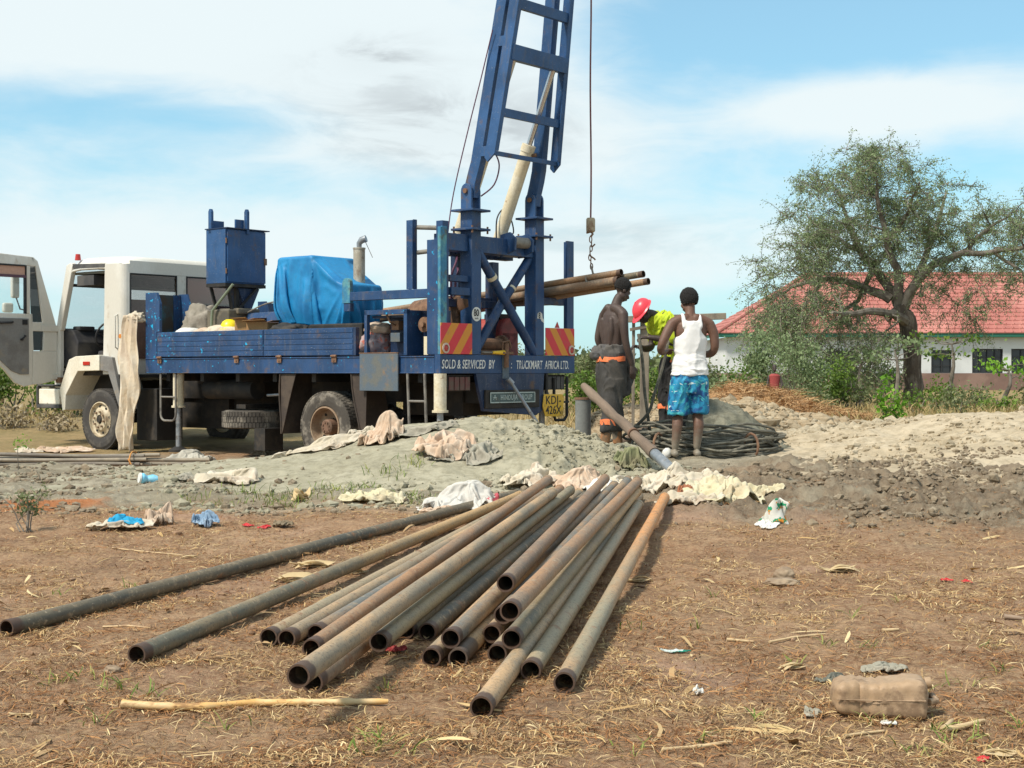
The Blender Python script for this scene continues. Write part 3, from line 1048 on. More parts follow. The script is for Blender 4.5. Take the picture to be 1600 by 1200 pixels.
sb = T('drop_side', BLUEC, lambda m: ribbed(m, 3.37, 5.78, 0.0, 1.262, 1.64), bevel=0.004)
sb2 = T('drop_side', BLUE, lambda m: ribbed(m, 1.57, 3.36, 0.0, 1.262, 1.64), bevel=0.004)
T('drop_side', BLUE, lambda m: ribbed(m, 1.57, 5.78, 2.83, 1.262, 1.62, sg=1), bevel=0.004)
T('end_post', BLUED, lambda m: m.box((1.52, 0.0, 1.262), (1.568, 0.07, 1.64)), bevel=0.004)
for u in (5.70, 3.93, 3.02, 1.92):
    T('hinge', RUST, lambda m: (m.box((u - 0.045, -0.022, 1.17), (u + 0.045, -0.013, 1.275)), m.tube([(u - 0.05, -0.026, 1.255), (u + 0.05, -0.026, 1.255)], 0.016, 8),
                                m.tube([(u, -0.02, 1.20), (u, -0.032, 1.20)], 0.012, 8)))
# headboard
T('headboard', BLUEF, lambda m: (m.prism([(5.79, -0.002, 1.03), (6.06, -0.002, 1.03), (6.06, -0.002, 2.25), (5.80, -0.002, 2.25), (5.72, -0.002, 2.08), (5.72, -0.002, 1.645), (5.79, -0.002, 1.645)], (0, 0.05, 0))), bevel=0.004)
HBP = surf('sooty_headboard_panel', (0.03, 0.05, 0.055), 0.75, col2=(0.02, 0.11, 0.15), s2=3, dirt=(0.055, 0.038, 0.025), sd=2.2, dlo=0.42, dhi=0.58)
T('headboard_panel', HBP, lambda m: m.box((6.00, 0.05, 1.25), (6.05, 0.62, 2.23)))
T('headboard_gusset', BLUEC, lambda m: (m.prism([(6.05, 0.62, 1.25), (5.72, 0.62, 1.25), (5.72, 0.62, 1.95), (5.84, 0.62, 2.25), (6.05, 0.62, 2.25)], (0, 0.03, 0)), m.box((5.99, 0.48, 1.25), (6.0, 0.62, 2.235))))
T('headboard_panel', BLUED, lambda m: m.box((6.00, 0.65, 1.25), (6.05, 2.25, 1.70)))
T('headboard_panel', BLUE, lambda m: m.box((6.00, 2.28, 1.25), (6.05, 2.86, 2.18)))
T('headboard_gusset', BLUE, lambda m: m.prism([(6.05, 2.25, 1.25), (5.70, 2.25, 1.25), (5.72, 2.25, 1.85), (5.86, 2.25, 2.2), (6.05, 2.25, 2.2)], (0, 0.03, 0)))
# ---- chassis
for v in (0.95, 1.83):
    T('chassis_rail', DARK, lambda m: m.box((0.15, v, 0.62), (8.3, v + 0.09, 0.90)))
T('cross_members', DARK, lambda m: [m.box((u, 0.1, 0.90), (u + 0.08, 2.78, 1.019)) for u in (0.4, 1.0, 1.6, 2.4, 3.2, 4.0, 4.8, 5.6)])
T('underbody_box', DARK, lambda m: (m.box((2.95, 1.1, 0.30), (5.3, 2.3, 0.9)), m.box((0.4, 0.9, 0.45), (1.5, 1.9, 0.9)), m.box((5.3, 1.0, 0.15), (6.6, 2.0, 0.9))))
T('battery_box', DARK, lambda m: m.box((5.95, 0.12, -0.02), (6.45, 0.62, 0.78)), bevel=0.01)
T('air_tank', DARK, lambda m: m.tube([(4.0, 0.45, 0.78), (5.1, 0.45, 0.78)], 0.15, 18), smooth=True)
T('brake_rod', STEEL, lambda m: (m.tube([(3.25, 0.3, 0.72), (3.62, 0.3, 0.70)], 0.02, 8), m.box((3.15, 0.27, 0.55), (3.25, 0.36, 0.80))))
T('axle', DARK, lambda m: (m.tube([(2.2, 0.3, 0.29), (2.2, 2.6, 0.29)], 0.11, 14), m.tube([(7.3, 0.3, 0.29), (7.3, 2.5, 0.29)], 0.08, 14), m.lathe([(0.0, -0.22), (0.2, -0.16), (0.26, 0), (0.2, 0.16), (0, 0.22)], (2.2, 1.4, 0.29), (1, 0, 0), 18, False)))
for u0 in (2.2, 7.3):
    for v in (0.85, 2.0):
        T('leaf_spring', DARK, lambda m: m.tube([(u0 - 0.6, v, 0.52), (u0 - 0.3, v, 0.42), (u0, v, 0.37), (u0 + 0.3, v, 0.42), (u0 + 0.6, v, 0.52)], 0.045, 6))


# ---- wheels
def tyre_mesh(r=0.50, w=0.27, ri=0.28, lugs=58):
    mb = MB()
    h = w / 2
    prof = [(ri, -h * 0.80), (ri + 0.02, -h * 0.92), (ri + 0.10, -h * 1.0), (r - 0.06, -h * 0.97), (r - 0.028, -h * 0.84), (r - 0.016, -h * 0.78),
            (r - 0.016, h * 0.78), (r - 0.028, h * 0.84), (r - 0.06, h * 0.97), (ri + 0.10, h * 1.0), (ri + 0.02, h * 0.92), (ri, h * 0.80)]
    mb.lathe(prof, (0, 0, 0), (0, 1, 0), 64)
    for k in range(lugs):
        a = 2 * math.pi * k / lugs
        for (y0, y1, sh) in ((-h * 0.86, -h * 0.36, 0), (-h * 0.28, h * 0.28, 0.5), (h * 0.36, h * 0.86, 0)):
            a0 = a + sh * 2 * math.pi / lugs; da = 2 * math.pi / lugs * 0.40
            vs = []
            for rr in (r - 0.022, r - 0.006):
                for (aa, yy) in ((a0 - da, y0), (a0 + da, y0), (a0 + da, y1), (a0 - da, y1)):
                    vs.append((math.cos(aa) * rr, yy, math.sin(aa) * rr))
            mb.add(vs, [(0, 3, 2, 1), (4, 5, 6, 7), (0, 1, 5, 4), (1, 2, 6, 5), (2, 3, 7, 6), (3, 0, 4, 7)])
    return mb.mesh('tyre', False)


TY = tyre_mesh()


def wheel(u, v, w, side, kind, tm, rot=0.0):
    """side -1: outer face towards -v"""
    wr = empty('wheel', uvw(u, v, w)); wr.parent = truck
    wr.rotation_euler = (0, rot, 0)
    t = link('tyre', TY, None, wr)
    if not TY.materials: TY.materials.append(tm)
    elif TY.materials[0] != tm:
        t.data = TY.copy(); t.data.materials.clear(); t.data.materials.append(tm)
    s = side
    rim = MB()
    if kind == 'front':
        rim.lathe([(0.285, s * 0.125), (0.27, s * 0.13), (0.262, s * 0.09), (0.235, s * 0.075), (0.18, s * 0.10), (0.165, s * 0.125), (0.075, s * 0.135), (0.075, -s * 0.05), (0.262, -s * 0.1), (0.285, -s * 0.12)], (0, 0, 0), (0, 1, 0), 48)
        rm = RIMC
    else:
        rim.lathe([(0.285, s * 0.125), (0.265, s * 0.13), (0.255, s * 0.02), (0.24, -s * 0.02), (0.15, -s * 0.05), (0.12, -s * 0.05), (0.12, -s * 0.08), (0.27, -s * 0.12), (0.285, -s * 0.125)], (0, 0, 0), (0, 1, 0), 48)
        rm = RIMR
    ro = rim.build('rim', rm, wr, True)
    hole = MB()
    for k in range(8):
        a = 2 * math.pi * (k + 0.5) / 8
        y = s * 0.090 if kind == 'front' else -s * 0.028
        rr = 0.212
        c = Vector((math.cos(a) * rr, y, math.sin(a) * rr))
        hole.tube([c - Vector((0, s * 0.01, 0)), c + Vector((0, s * 0.008, 0))], 0.020, 10)
    hole.build('vent_hole', BLK, wr, kind='stuff')
    if kind == 'front':
        nuts = MB()
        for k in range(8):
            a = 2 * math.pi * k / 8
            c = Vector((math.cos(a) * 0.125, s * 0.12, math.sin(a) * 0.125))
            nuts.tube([c, c + Vector((0, s * 0.045, 0))], 0.017, 6)
        nuts.build('wheel_nut', RIMR, wr, kind='stuff')
        MB().lathe([(0.0, s * 0.15), (0.045, s * 0.15), (0.06, s * 0.13), (0.062, s * 0.04), (0, s * 0.04)], (0, 0, 0), (0, 1, 0), 20, False).build('hub', DARK, wr, True)
    else:
        hb = MB().lathe([(0.0, s * 0.10), (0.085, s * 0.10), (0.105, s * 0.085), (0.11, -s * 0.06), (0, -s * 0.06)], (0, 0, 0), (0, 1, 0), 24, False)
        for k in range(8):
            a = 2 * math.pi * k / 8
            c = Vector((math.cos(a) * 0.062, s * 0.095, math.sin(a) * 0.062))
            hb.tube([c, c + Vector((0, s * 0.018, 0))], 0.012, 6)
        hb.build('hub', HUBR, wr)
    return wr


wheel(7.30, 0.17, 0.28, -1, 'front', TYREM, 0.2)
wheel(7.30, 2.66, 0.28, 1, 'front', TYREM)
wheel(2.22, 0.22, 0.28, -1, 'rear', TYREM2, 0.5)
wheel(2.22, 0.52, 0.28, -1, 'rear', TYREM)
wheel(2.22, 2.36, 0.28, 1, 'rear', TYREM)
wheel(2.22, 2.66, 0.28, 1, 'rear', TYREM)
sp_ = empty('spare_wheel', uvw(4.25, 0.62, 0.34)); sp_.parent = truck
sp_.rotation_euler = (R(90), 0, R(6))
st_ = link('tyre', TY.copy(), None, sp_); st_.data.materials.clear(); st_.data.materials.append(TYREM2)
MB().lathe([(0.285, 0.12), (0.26, 0.1), (0.13, 0.02), (0.13, -0.03), (0.27, -0.11), (0.285, -0.12)], (0, 0, 0), (0, 1, 0), 32).build('rim', RIMR, sp_, True)
T('spare_carrier', DARK, lambda m: (m.box((4.1, 0.3, 0.50), (4.3, 1.0, 0.56)), m.box((3.62, 0.25, -0.1), (3.85, 0.6, 0.22))))


# mud flaps, mudguards
def flap(name, u0, u1, v0, w0, w1, lean):
    def f(m):
        n = 6
        vs = []; fs = []
        for i in range(n + 1):
            t_ = i / n
            w = w1 + (w0 - w1) * t_
            off = lean * t_ + 0.02 * math.sin(t_ * 5)
            vs += [(u0 + off, v0, w), (u0 + off, v0 + 0.62, w), (u0 + off + 0.012, v0 + 0.62, w), (u0 + off + 0.012, v0, w)]
        for i in range(n):
            a = i * 4; b_ = a + 4
            for k in range(4):
                l = (k + 1) % 4
                fs.append((a + k, a + l, b_ + l, b_ + k))
        fs += [(0, 1, 2, 3), (n * 4 + 3, n * 4 + 2, n * 4 + 1, n * 4)]
        m.add(vs, fs)
        # stiff outer edge
        m.tube([(u0 + lean * i / 5 + 0.02 * math.sin(i), v0 - 0.006, w1 + (w0 - w1) * i / 5) for i in range(6)], 0.012, 6)
    T(name, FLAP, f)


flap('mud_flap', 3.03, 0, 0.02, 0.17, 1.015, 0.0)
flap('mud_flap', 1.62, 0, 0.02, 0.17, 1.015, -0.16)
T('flap_plate', FLAP, lambda m: m.prism([(3.02, 0.02, 1.01), (2.72, 0.02, 1.01), (2.86, 0.02, 0.62), (3.0, 0.02, 0.17), (3.02, 0.02, 0.17)], (0, 0.012, 0)))
T('flap_plate', FLAP, lambda m: m.prism([(1.63, 0.02, 1.01), (1.33, 0.02, 1.01), (1.36, 0.02, 0.2), (1.46, 0.02, 0.2)], (0, 0.012, 0)))

# ---- jacks, guard loops, ladder
def jack(u, v, top, mid, bot, foot=True):
    def j1(m):
        m.tube([(u, v, mid), (u, v, mid + 0.03), (u, v, mid + 0.031), (u, v, top)], [0.105, 0.105, 0.082, 0.082], 20)
    j = T('jack_leg', CREAM, j1, smooth=True)
    T('jack_rod', STEEL, lambda m: m.tube([(u, v, mid), (u, v, bot)], 0.042, 14), parent=j, smooth=True)
    if foot:
        T('jack_foot', DARK, lambda m: m.lathe([(0.0, 0), (0.15, 0), (0.15, 0.03), (0.06, 0.08), (0, 0.08)], (u, v, bot - 0.01), (0, 0, 1), 18, False), parent=j)


jack(0.02, 0.02, 1.02, 0.52, -0.2)
jack(0.22, 2.40, 1.0, 0.72, -0.2)
jack(5.42, 0.12, 1.02, 0.50, -0.16)


def loop(u0, u1, v, w0, w1, r=0.017, name='guard_loop'):
    c = 0.10
    pts = [(u0, v, w1)]
    for k in range(7):
        a = math.pi + (math.pi / 2) * k / 6
        pts.append((u0 - c + c * -math.cos(a), v, w0 + c + c * math.sin(a)) if False else (u0 - c * (1 - math.cos(k / 6 * math.pi / 2)), v, w0 + c * (1 - math.sin(k / 6 * math.pi / 2))))
    for k in range(7):
        pts.append((u1 + c * (1 - math.sin(k / 6 * math.pi / 2)), v, w0 + c * (1 - math.cos(k / 6 * math.pi / 2))))
    pts.append((u1, v, w1))
    T(name, GREYT, lambda m: (m.tube(pts, r, 8), m.tube([(u0, v, (w0 + w1) / 2), (u1, v, (w0 + w1) / 2)], r * 0.8, 8)), smooth=True)


loop(5.72, 5.36, 0.02, 0.30, 1.02)
T('guard_loop', DARK, lambda m: m.tube([(0.02, 2.42, 0.96), (0.02, 2.42, 0.42), (0.02, 2.46, 0.36), (0.02, 2.66, 0.36), (0.02, 2.72, 0.42), (0.02, 2.72, 0.98)], 0.022, 10), smooth=True)
ld = T('ladder', GREYT, lambda m: (m.tube([(0.57, 0.0, 1.02), (0.535, 0.0, 0.20)], 0.019, 10), m.tube([(0.27, 0.0, 1.02), (0.235, 0.0, 0.18)], 0.019, 10)), smooth=True)
for z_ in (0.66, 0.34):
    T('rung', GREYT, lambda m: m.tube([(0.56, 0.0, z_), (0.25, 0.0, z_)], 0.016, 10), parent=ld, smooth=True)

# ---- rear skirt, lamps, plates
T('rear_skirt', BLUED, lambda m: m.prism([(-0.004, 0.70, 1.018), (-0.004, 2.17, 1.018), (-0.004, 2.12, 0.50), (-0.004, 1.98, 0.44), (-0.004, 0.86, 0.52), (-0.004, 0.76, 0.80)], (0.05, 0, 0)), bevel=0.004)
T('skirt_box', DARK, lambda m: (m.box((-0.035, 0.86, 0.555), (-0.006, 2.02, 0.80))), bevel=0.006)
npl = T('name_plate', PLATEG, lambda m: m.box((-0.044, 0.95, 0.63), (-0.036, 1.90, 0.765)))
T('plate_trim', PLATEW, lambda m: (m.box((-0.049, 0.945, 0.755), (-0.0445, 1.905, 0.768)), m.box((-0.049, 0.945, 0.625), (-0.0445, 1.905, 0.638)), m.box((-0.049, 0.945, 0.638), (-0.0445, 0.957, 0.755)), m.box((-0.049, 1.893, 0.638), (-0.0445, 1.905, 0.755))), parent=npl)


def text(name, s, v0, w0, size, sx, mat, parent, u=-0.006, shear=0.0, depth=0.0015, align='LEFT', off=0.0, spacing=1.0):
    cu = bpy.data.curves.new(name, 'FONT')
    cu.body = s
    cu.size = size
    cu.extrude = depth
    cu.offset = off
    cu.shear = shear
    cu.align_x = align
    cu.space_character = spacing
    cu.resolution_u = 3
    o = bpy.data.objects.new(name, cu)
    COL.objects.link(o)
    dg = bpy.context.evaluated_depsgraph_get()
    me = bpy.data.meshes.new_from_object(o.evaluated_get(dg))
    bpy.data.objects.remove(o); bpy.data.curves.remove(cu)
    me.transform(Matrix.Scale(sx, 4, (1, 0, 0)))
    # text x -> +v, text y -> +w, facing -u (local +x)
    me.transform(Matrix(((0, 0, 1, 0), (1, 0, 0, 0), (0, 1, 0, 0), (0, 0, 0, 1))))
    me.materials.clear()
    o2 = link(name, me, mat, parent)
    o2.location = uvw(u, v0, w0) - (parent.location if parent is not truck else Vector())
    return o2


text('plate_lettering', 'HINDUJA GROUP', 1.16, 0.665, 0.10, 0.80, PLATEW, npl, -0.0455, spacing=1.12, off=0.0008)
T('plate_emblem', PLATEW, lambda m: (m.bar((-0.0465, 1.01, 0.67), (-0.0465, 1.05, 0.73), 0.008, 0.003, (1, 0, 0)), m.bar((-0.0465, 1.07, 0.67), (-0.0465, 1.03, 0.73), 0.008, 0.003, (1, 0, 0)), m.box((-0.048, 1.005, 0.695), (-0.045, 1.075, 0.704))), parent=npl)
text('sign_lettering', 'SOLD & SERVICED  BY', 0.025, 1.085, 0.165, 0.625, WHT, truck, -0.0015, shear=0.14, off=0.0012, spacing=1.05)
text('sign_lettering', ':', 1.43, 1.09, 0.15, 0.66, WHT, truck, -0.0015, shear=0.1)
text('sign_lettering', 'TRUCKMART  AFRICA LTD.', 1.545, 1.082, 0.165, 0.565, WHT, truck, -0.0015, shear=0.14, off=0.0012, spacing=1.06)

pl = T('number_plate', YEL, lambda m: m.prism([(-0.03, 2.13, 0.73), (-0.03, 2.55, 0.725), (-0.03, 2.59, 0.70), (-0.03, 2.57, 0.44), (-0.03, 2.53, 0.41), (-0.03, 2.16, 0.425), (-0.03, 2.10, 0.56)], (0.012, 0, 0)), bevel=0.003)
text('plate_lettering', 'KDJ-', 2.16, 0.592, 0.165, 1.06, BLK, pl, -0.0315, off=0.0012, spacing=1.06)
text('plate_lettering', '426X', 2.165, 0.452, 0.165, 0.98, BLK, pl, -0.0315, off=0.0012)
T('plate_bracket', DARK, lambda m: (m.box((-0.015, 2.2, 0.7), (0.01, 2.24, 1.02)), m.box((-0.015, 2.55, 0.60), (0.01, 2.73, 0.63))))
for v0, v1 in ((0.20, 0.66), (2.30, 2.72)):
    lb = T('tail_lamp', DARK, lambda m: (m.box((0.06, v0, 0.79), (0.16, v1, 0.99)), m.box((0.03, v0 - 0.02, 0.99), (0.17, v1 + 0.02, 1.0))), bevel=0.005)
    n_ = 4
    for k in range(n_):
        a = v0 + 0.015 + (v1 - v0 - 0.03) * k / n_
        T('lamp_lens', surf('dusty_red_lens_%d' % k, (0.12, 0.035, 0.03), 0.5, dirt=(0.12, 0.09, 0.07), sd=8, dlo=0.4, dhi=0.6) if v0 < 1 and k > -1 else DGREY,
          lambda m: m.box((0.045, a + 0.008, 0.80), (0.059, a + (v1 - v0 - 0.03) / n_ - 0.008, 0.975)), parent=lb, bevel=0.004)

# ---- hazard boards
for (v0, v1, sg, w0, w1) in ((0.0, 0.615, 1, 1.272, 1.672), (2.19, 2.86, -1, 1.272, 1.655)):
    hz = T('hazard_board', hazard_mat('hazard_stripes_a' if sg > 0 else 'hazard_stripes_b', sg), lambda m: m.box((-0.010, v0, w0), (-0.002, v1, w1)))
    cv = v0 + 0.09 if sg > 0 else v1 - 0.075
    T('reflector_ring', surf('pale_reflector_ring_%d' % sg, (0.55, 0.42, 0.33), 0.5), lambda m: m.lathe([(0.068, 0), (0.068, 0.012), (0.045, 0.016), (0.045, 0)], (-0.011, cv, w0 + 0.075), (-1, 0, 0), 24), parent=hz)
    T('reflector', REDL, lambda m: m.lathe([(0.0, 0.012), (0.03, 0.011), (0.044, 0.002), (0, 0.002)], (-0.012, cv, w0 + 0.075), (-1, 0, 0), 20, False), parent=hz)
T('warning_triangle', REDL, lambda m: m.prism([(0.01, 2.43, 1.66), (0.01, 2.54, 1.66), (0.01, 2.487, 1.745)], (0.008, 0, 0)))

# ---- rig columns, cross beams, braces
CW = 0.19
def column(v0):
    c = T('rig_column', BLUE, lambda m: (m.box((0.0, v0, 1.268), (0.20, v0 + CW, 3.19)),), bevel=0.008)
    for w in (2.90, 3.15):
        fl = T('flange', BLUE, lambda m: m.box((-0.09, v0 - 0.09, w), (0.29, v0 + CW + 0.09, w + 0.028)), parent=c, bevel=0.004)
    T('bolt', RUST, lambda m: [m.tube([(a, b_, 2.86), (a, b_, 2.955)], 0.014, 6) for a in (-0.06, 0.26) for b_ in (v0 - 0.06, v0 + CW + 0.06)], parent=c, kind='stuff')
    # pivot ears either side of the mast foot
    for b_ in (v0 - 0.002, v0 + CW - 0.028):
        pts = [(0.19, b_, 3.18)]
        for k in range(9):
            a = math.pi * k / 8
            pts.append((0.10 + 0.09 * math.cos(a), b_, 3.42 + 0.10 * math.sin(a)))
        pts.append((0.01, b_, 3.18))
        T('pivot_ear', BLUEM, lambda m: m.prism(pts, (0, 0.03, 0)), parent=c, bevel=0.003)
    T('pivot_pin', RUST, lambda m: m.tube([(0.10, v0 - 0.03, 3.42), (0.10, v0 + CW + 0.03, 3.42)], 0.034, 12), parent=c, smooth=True)
    return c


VL, VR = 0.62, 1.98
c1 = column(VL); c2 = column(VR)
stk = surf('white_sticker', (0.62, 0.62, 0.58), 0.5, dirt=(0.25, 0.25, 0.25), sd=9)
st1 = T('speed_sticker', stk, lambda m: m.lathe([(0.0, 0.002), (0.094, 0.002), (0.094, 0), (0, 0)], (-0.001, VL + 0.095, 1.80), (-1, 0, 0), 28, False), parent=c1)
text('sticker_lettering', '80', VL + 0.035, 1.775, 0.13, 0.82, BLK, st1, -0.0032, off=0.003)
text('sticker_lettering', 'km/h', VL + 0.058, 1.735, 0.035, 1.0, BLK, st1, -0.0032)
st2 = T('speed_sticker', stk, lambda m: m.prism([(-0.003, VR + 0.03, 1.78), (-0.003, VR + 0.04, 1.85), (-0.003, VR + 0.09, 1.875), (-0.003, VR + 0.14, 1.85), (-0.003, VR + 0.15, 1.79), (-0.003, VR + 0.185, 1.76), (-0.003, VR + 0.18, 1.72), (-0.003, VR + 0.13, 1.745), (-0.003, VR + 0.10, 1.78)], (0.002, 0, 0)), parent=c2)
text('sticker_lettering', '8', VR + 0.055, 1.785, 0.11, 0.8, BLK, st2, -0.0042, off=0.002)

T('top_crossbeam', BLUE, lambda m: (m.box((0.06, 0.21, 2.62), (0.30, VL - 0.001, 2.84)), m.box((0.04, VL + CW + 0.001, 2.62), (0.28, VR - 0.001, 2.84))), bevel=0.006)
T('crossbeam_shaft', GREYT, lambda m: m.tube([(0.0, 1.42, 2.80), (0.0, 1.80, 2.80)], 0.075, 16), smooth=True)
for v_ in (1.40, 1.78):
    T('shaft_bracket', BLUE, lambda m: m.prism([(0.16, v_, 2.60), (-0.09, v_, 2.68), (-0.10, v_, 2.84), (0.0, v_, 2.93), (0.16, v_, 2.90)], (0, 0.04, 0)), bevel=0.003)
br = T('cross_brace', BLUE, lambda m: m.tube([(0.06, VL + 0.16, 2.66), (0.06, VR + 0.05, 1.29)], 0.062, 16), smooth=True)
br2 = T('cross_brace', BLUE, lambda m: (m.tube([(0.12, VR + 0.05, 2.66), (0.12, 1.45, 2.04)], 0.062, 16), m.tube([(0.12, 1.45, 2.04), (0.12, VL + 0.18, 1.29)], 0.062, 16)), smooth=True)
T('brace_collar', CREAM, lambda m: m.tube([(0.06, 1.085, 2.325), (0.06, 1.12, 2.285)], 0.072, 16), parent=br)
T('brace_collar', CREAM, lambda m: m.tube([(0.12, 1.60, 2.19), (0.12, 1.575, 2.165)], 0.068, 16), parent=br2)
# inner frame behind
for (u, v, w1) in ((1.00, 1.10, 2.70), (1.00, 1.86, 2.62), (1.00, 2.25, 2.62), (0.55, 0.98, 2.62)):
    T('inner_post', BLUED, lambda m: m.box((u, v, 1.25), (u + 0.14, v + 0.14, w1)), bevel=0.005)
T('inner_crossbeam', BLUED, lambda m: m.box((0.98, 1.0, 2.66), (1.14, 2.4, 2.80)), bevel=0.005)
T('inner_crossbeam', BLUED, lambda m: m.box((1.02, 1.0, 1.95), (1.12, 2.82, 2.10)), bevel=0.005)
T('pipe_rest', BLUED, lambda m: m.box((0.04, VR + CW + 0.002, 1.98), (0.12, 2.70, 2.08)), bevel=0.004)
T('shelf_bar', BLUE, lambda m: (m.box((0.05, 0.24, 2.22), (0.19, VL - 0.002, 2.30)), m.box((0.02, 0.24, 2.04), (0.15, VL - 0.002, 2.14))), bevel=0.004)
T('shelf_bar', BLUED, lambda m: m.box((0.24, 0.24, 1.90), (0.36, 1.4, 2.0)), bevel=0.004)
# posts
T('corner_post', TURQ, lambda m: (m.box((-0.004, 0.0, 1.268), (0.045, 0.03, 2.90)), m.box((-0.006, 0.03, 1.268), (0.02, 0.12, 2.91))), bevel=0.003)
T('corner_post', BLUEC, lambda m: (m.box((0.046, 0.0, 1.268), (0.23, 0.03, 2.74)), m.box((0.20, 0.03, 1.268), (0.23, 0.16, 2.74))), bevel=0.003)
T('tall_post', BLUE, lambda m: (m.box((0.52, 0.04, 2.12), (0.63, 0.06, 3.02)), m.box((0.52, 0.06, 2.12), (0.535, 0.13, 3.03)), m.box((0.615, 0.06, 2.12), (0.63, 0.13, 3.02))), bevel=0.003)
T('tall_post', BLUE, lambda m: (m.box((0.05, 0.10, 1.268), (0.16, 0.22, 2.99)),), bevel=0.003)
T('post_rung', GREYT, lambda m: (m.tube([(0.52, 0.14, 2.93), (0.14, 0.16, 2.90)], 0.030, 12)), smooth=True)
T('post_rung', GREYT, lambda m: (m.tube([(0.52, 0.14, 2.60), (0.14, 0.16, 2.62)], 0.030, 12)), smooth=True)
T('side_rail', BLUE, lambda m: m.box((0.235, 0.02, 2.0), (1.66, 0.12, 2.115)), bevel=0.005)
rp = []
for k in range(9):
    a = math.pi * k / 8
    rp.append((1.725 + 0.075 * math.cos(a), 0.02, 2.24 + 0.07 * math.sin(a)))
rp = [(1.80, 0.02, 1.97)] + rp + [(1.65, 0.02, 1.97)]
T('rail_bracket', TURQ, lambda m: m.prism(rp, (0, 0.06, 0)), bevel=0.003)
T('bracket_post', BLUE, lambda m: m.box((1.655, 0.03, 1.86), (1.78, 0.10, 1.969)), bevel=0.003)
T('right_post', BLUE, lambda m: (m.box((0.0, 2.70, 1.268), (0.03, 2.86, 2.90)), m.box((0.03, 2.83, 1.268), (0.16, 2.86, 2.90))), bevel=0.003)
T('right_rail', BLUED, lambda m: m.box((0.17, 2.74, 2.0), (1.7, 2.84, 2.11)), bevel=0.004)

# ---- control cabinet at left rear
def cabinet(m):
    m.box((0.60, 0.02, 1.26), (0.66, 0.08, 1.86)); m.box((1.33, 0.02, 1.26), (1.38, 0.08, 1.86)); m.box((0.60, 0.02, 1.80), (1.38, 0.08, 1.862))
    m.box((0.60, 0.08, 1.26), (0.64, 0.75, 1.85))


T('cabinet_frame', BLUEC, cabinet, bevel=0.003)
T('cabinet_back', BLUED, lambda m: (m.box((0.66, 0.30, 1.26), (1.16, 0.34, 1.80)), m.box((0.66, 0.12, 1.76), (1.33, 0.74, 1.79))))
T('cabinet_side', BLUED, lambda m: m.box((0.12, 0.30, 1.26), (0.58, 0.34, 1.84)))
T('valve_block', RUST, lambda m: m.box((0.92, 0.20, 1.60), (1.05, 0.30, 1.72)))
T_pipe = T('valve_pipe', RUST, lambda m: m.tube([(0.98, 0.2, 1.66), (0.98, 0.10, 1.70), (1.02, 0.08, 1.80)], 0.014, 8))
T('valve_knob', RUST, lambda m: m.tube([(0.74, 0.28, 1.60), (0.74, 0.16, 1.60)], 0.035, 12))
T('valve_lever', RUST, lambda m: m.tube([(0.72, 0.26, 1.74), (0.72, 0.16, 1.78)], 0.02, 8))
T('gauge_panel', MIXP, lambda m: m.box((0.88, 0.18, 1.44), (1.05, 0.30, 1.56)), bevel=0.004)
T('gear_wheel', RUST, lambda m: (m.tube([(0.45, 0.18, 1.66), (0.45, 0.29, 1.66)], 0.10, 20), m.tube([(0.45, 0.13, 1.66), (0.45, 0.18, 1.66)], 0.04, 12)), smooth=True)
T('pump_body', RUST, lambda m: (m.lathe([(0.0, -0.6), (0.14, -0.56), (0.17, -0.3), (0.13, -0.2), (0.19, 0), (0.19, 0.45), (0.10, 0.6), (0, 0.6)], (0.62, 0.75, 1.88), (1, 0, -0.12), 20, False),
                                m.box((0.25, 0.6, 1.6), (0.55, 0.95, 1.86)), m.tube([(0.3, 0.5, 1.75), (0.3, 0.3, 1.55), (0.2, 0.25, 1.3)], 0.03, 8)), smooth=True)
T('drop_panel', MIXP, lambda m: (m.box((0.70, -0.050, 0.79), (1.40, -0.026, 1.285)),), bevel=0.004)
T('panel_edge', RUST, lambda m: (m.box((0.695, -0.053, 1.285), (1.405, -0.023, 1.297)),))
T('pale_slab', surf('pale_cream_board', (0.62, 0.55, 0.38), 0.7), lambda m: m.box((0.26, 0.05, 1.262), (0.33, 0.10, 1.50)))
T('winch_drum', RUST, lambda m: (m.tube([(0.45, 1.05, 1.42), (0.45, 1.75, 1.42)], 0.085, 18), m.tube([(0.45, 1.0, 1.42), (0.45, 1.05, 1.42)], 0.13, 20), m.tube([(0.45, 1.75, 1.42), (0.45, 1.8, 1.42)], 0.13, 20), m.box((0.3, 1.0, 1.25), (0.6, 1.8, 1.34))))
RUSTR = surf('faded_red_machine', (0.34, 0.05, 0.04), 0.6, col2=(0.22, 0.04, 0.035), s2=4, dirt=(0.10, 0.06, 0.04), sd=5)
T('red_motor', RUSTR, lambda m: (m.box((0.9, 2.32, 1.25), (1.45, 2.72, 1.62)), m.tube([(0.9, 2.52, 1.62), (1.45, 2.52, 1.62)], 0.20, 18)), smooth=False, bevel=0.02)
T('motor_cap', DARK, lambda m: (m.box((1.0, 2.42, 1.80), (1.3, 2.65, 1.88)), m.tube([(1.1, 2.5, 1.85), (1.3, 2.5, 1.92)], 0.04, 8)))
T('coupling_post', RUST, lambda m: (m.tube([(-0.03, 1.30, 1.1), (-0.03, 1.30, 1.42)], 0.035, 10), m.box((-0.06, 1.20, 1.28), (0.02, 1.42, 1.31)), m.tube([(-0.03, 1.22, 1.30), (-0.03, 1.22, 1.44), (-0.03, 1.36, 1.46), (-0.03, 1.40, 1.36)], 0.012, 8)))
T('wear_strip', MIXP, lambda m: m.box((-0.010, 1.245, 0.95), (-0.0015, 1.38, 1.266)))
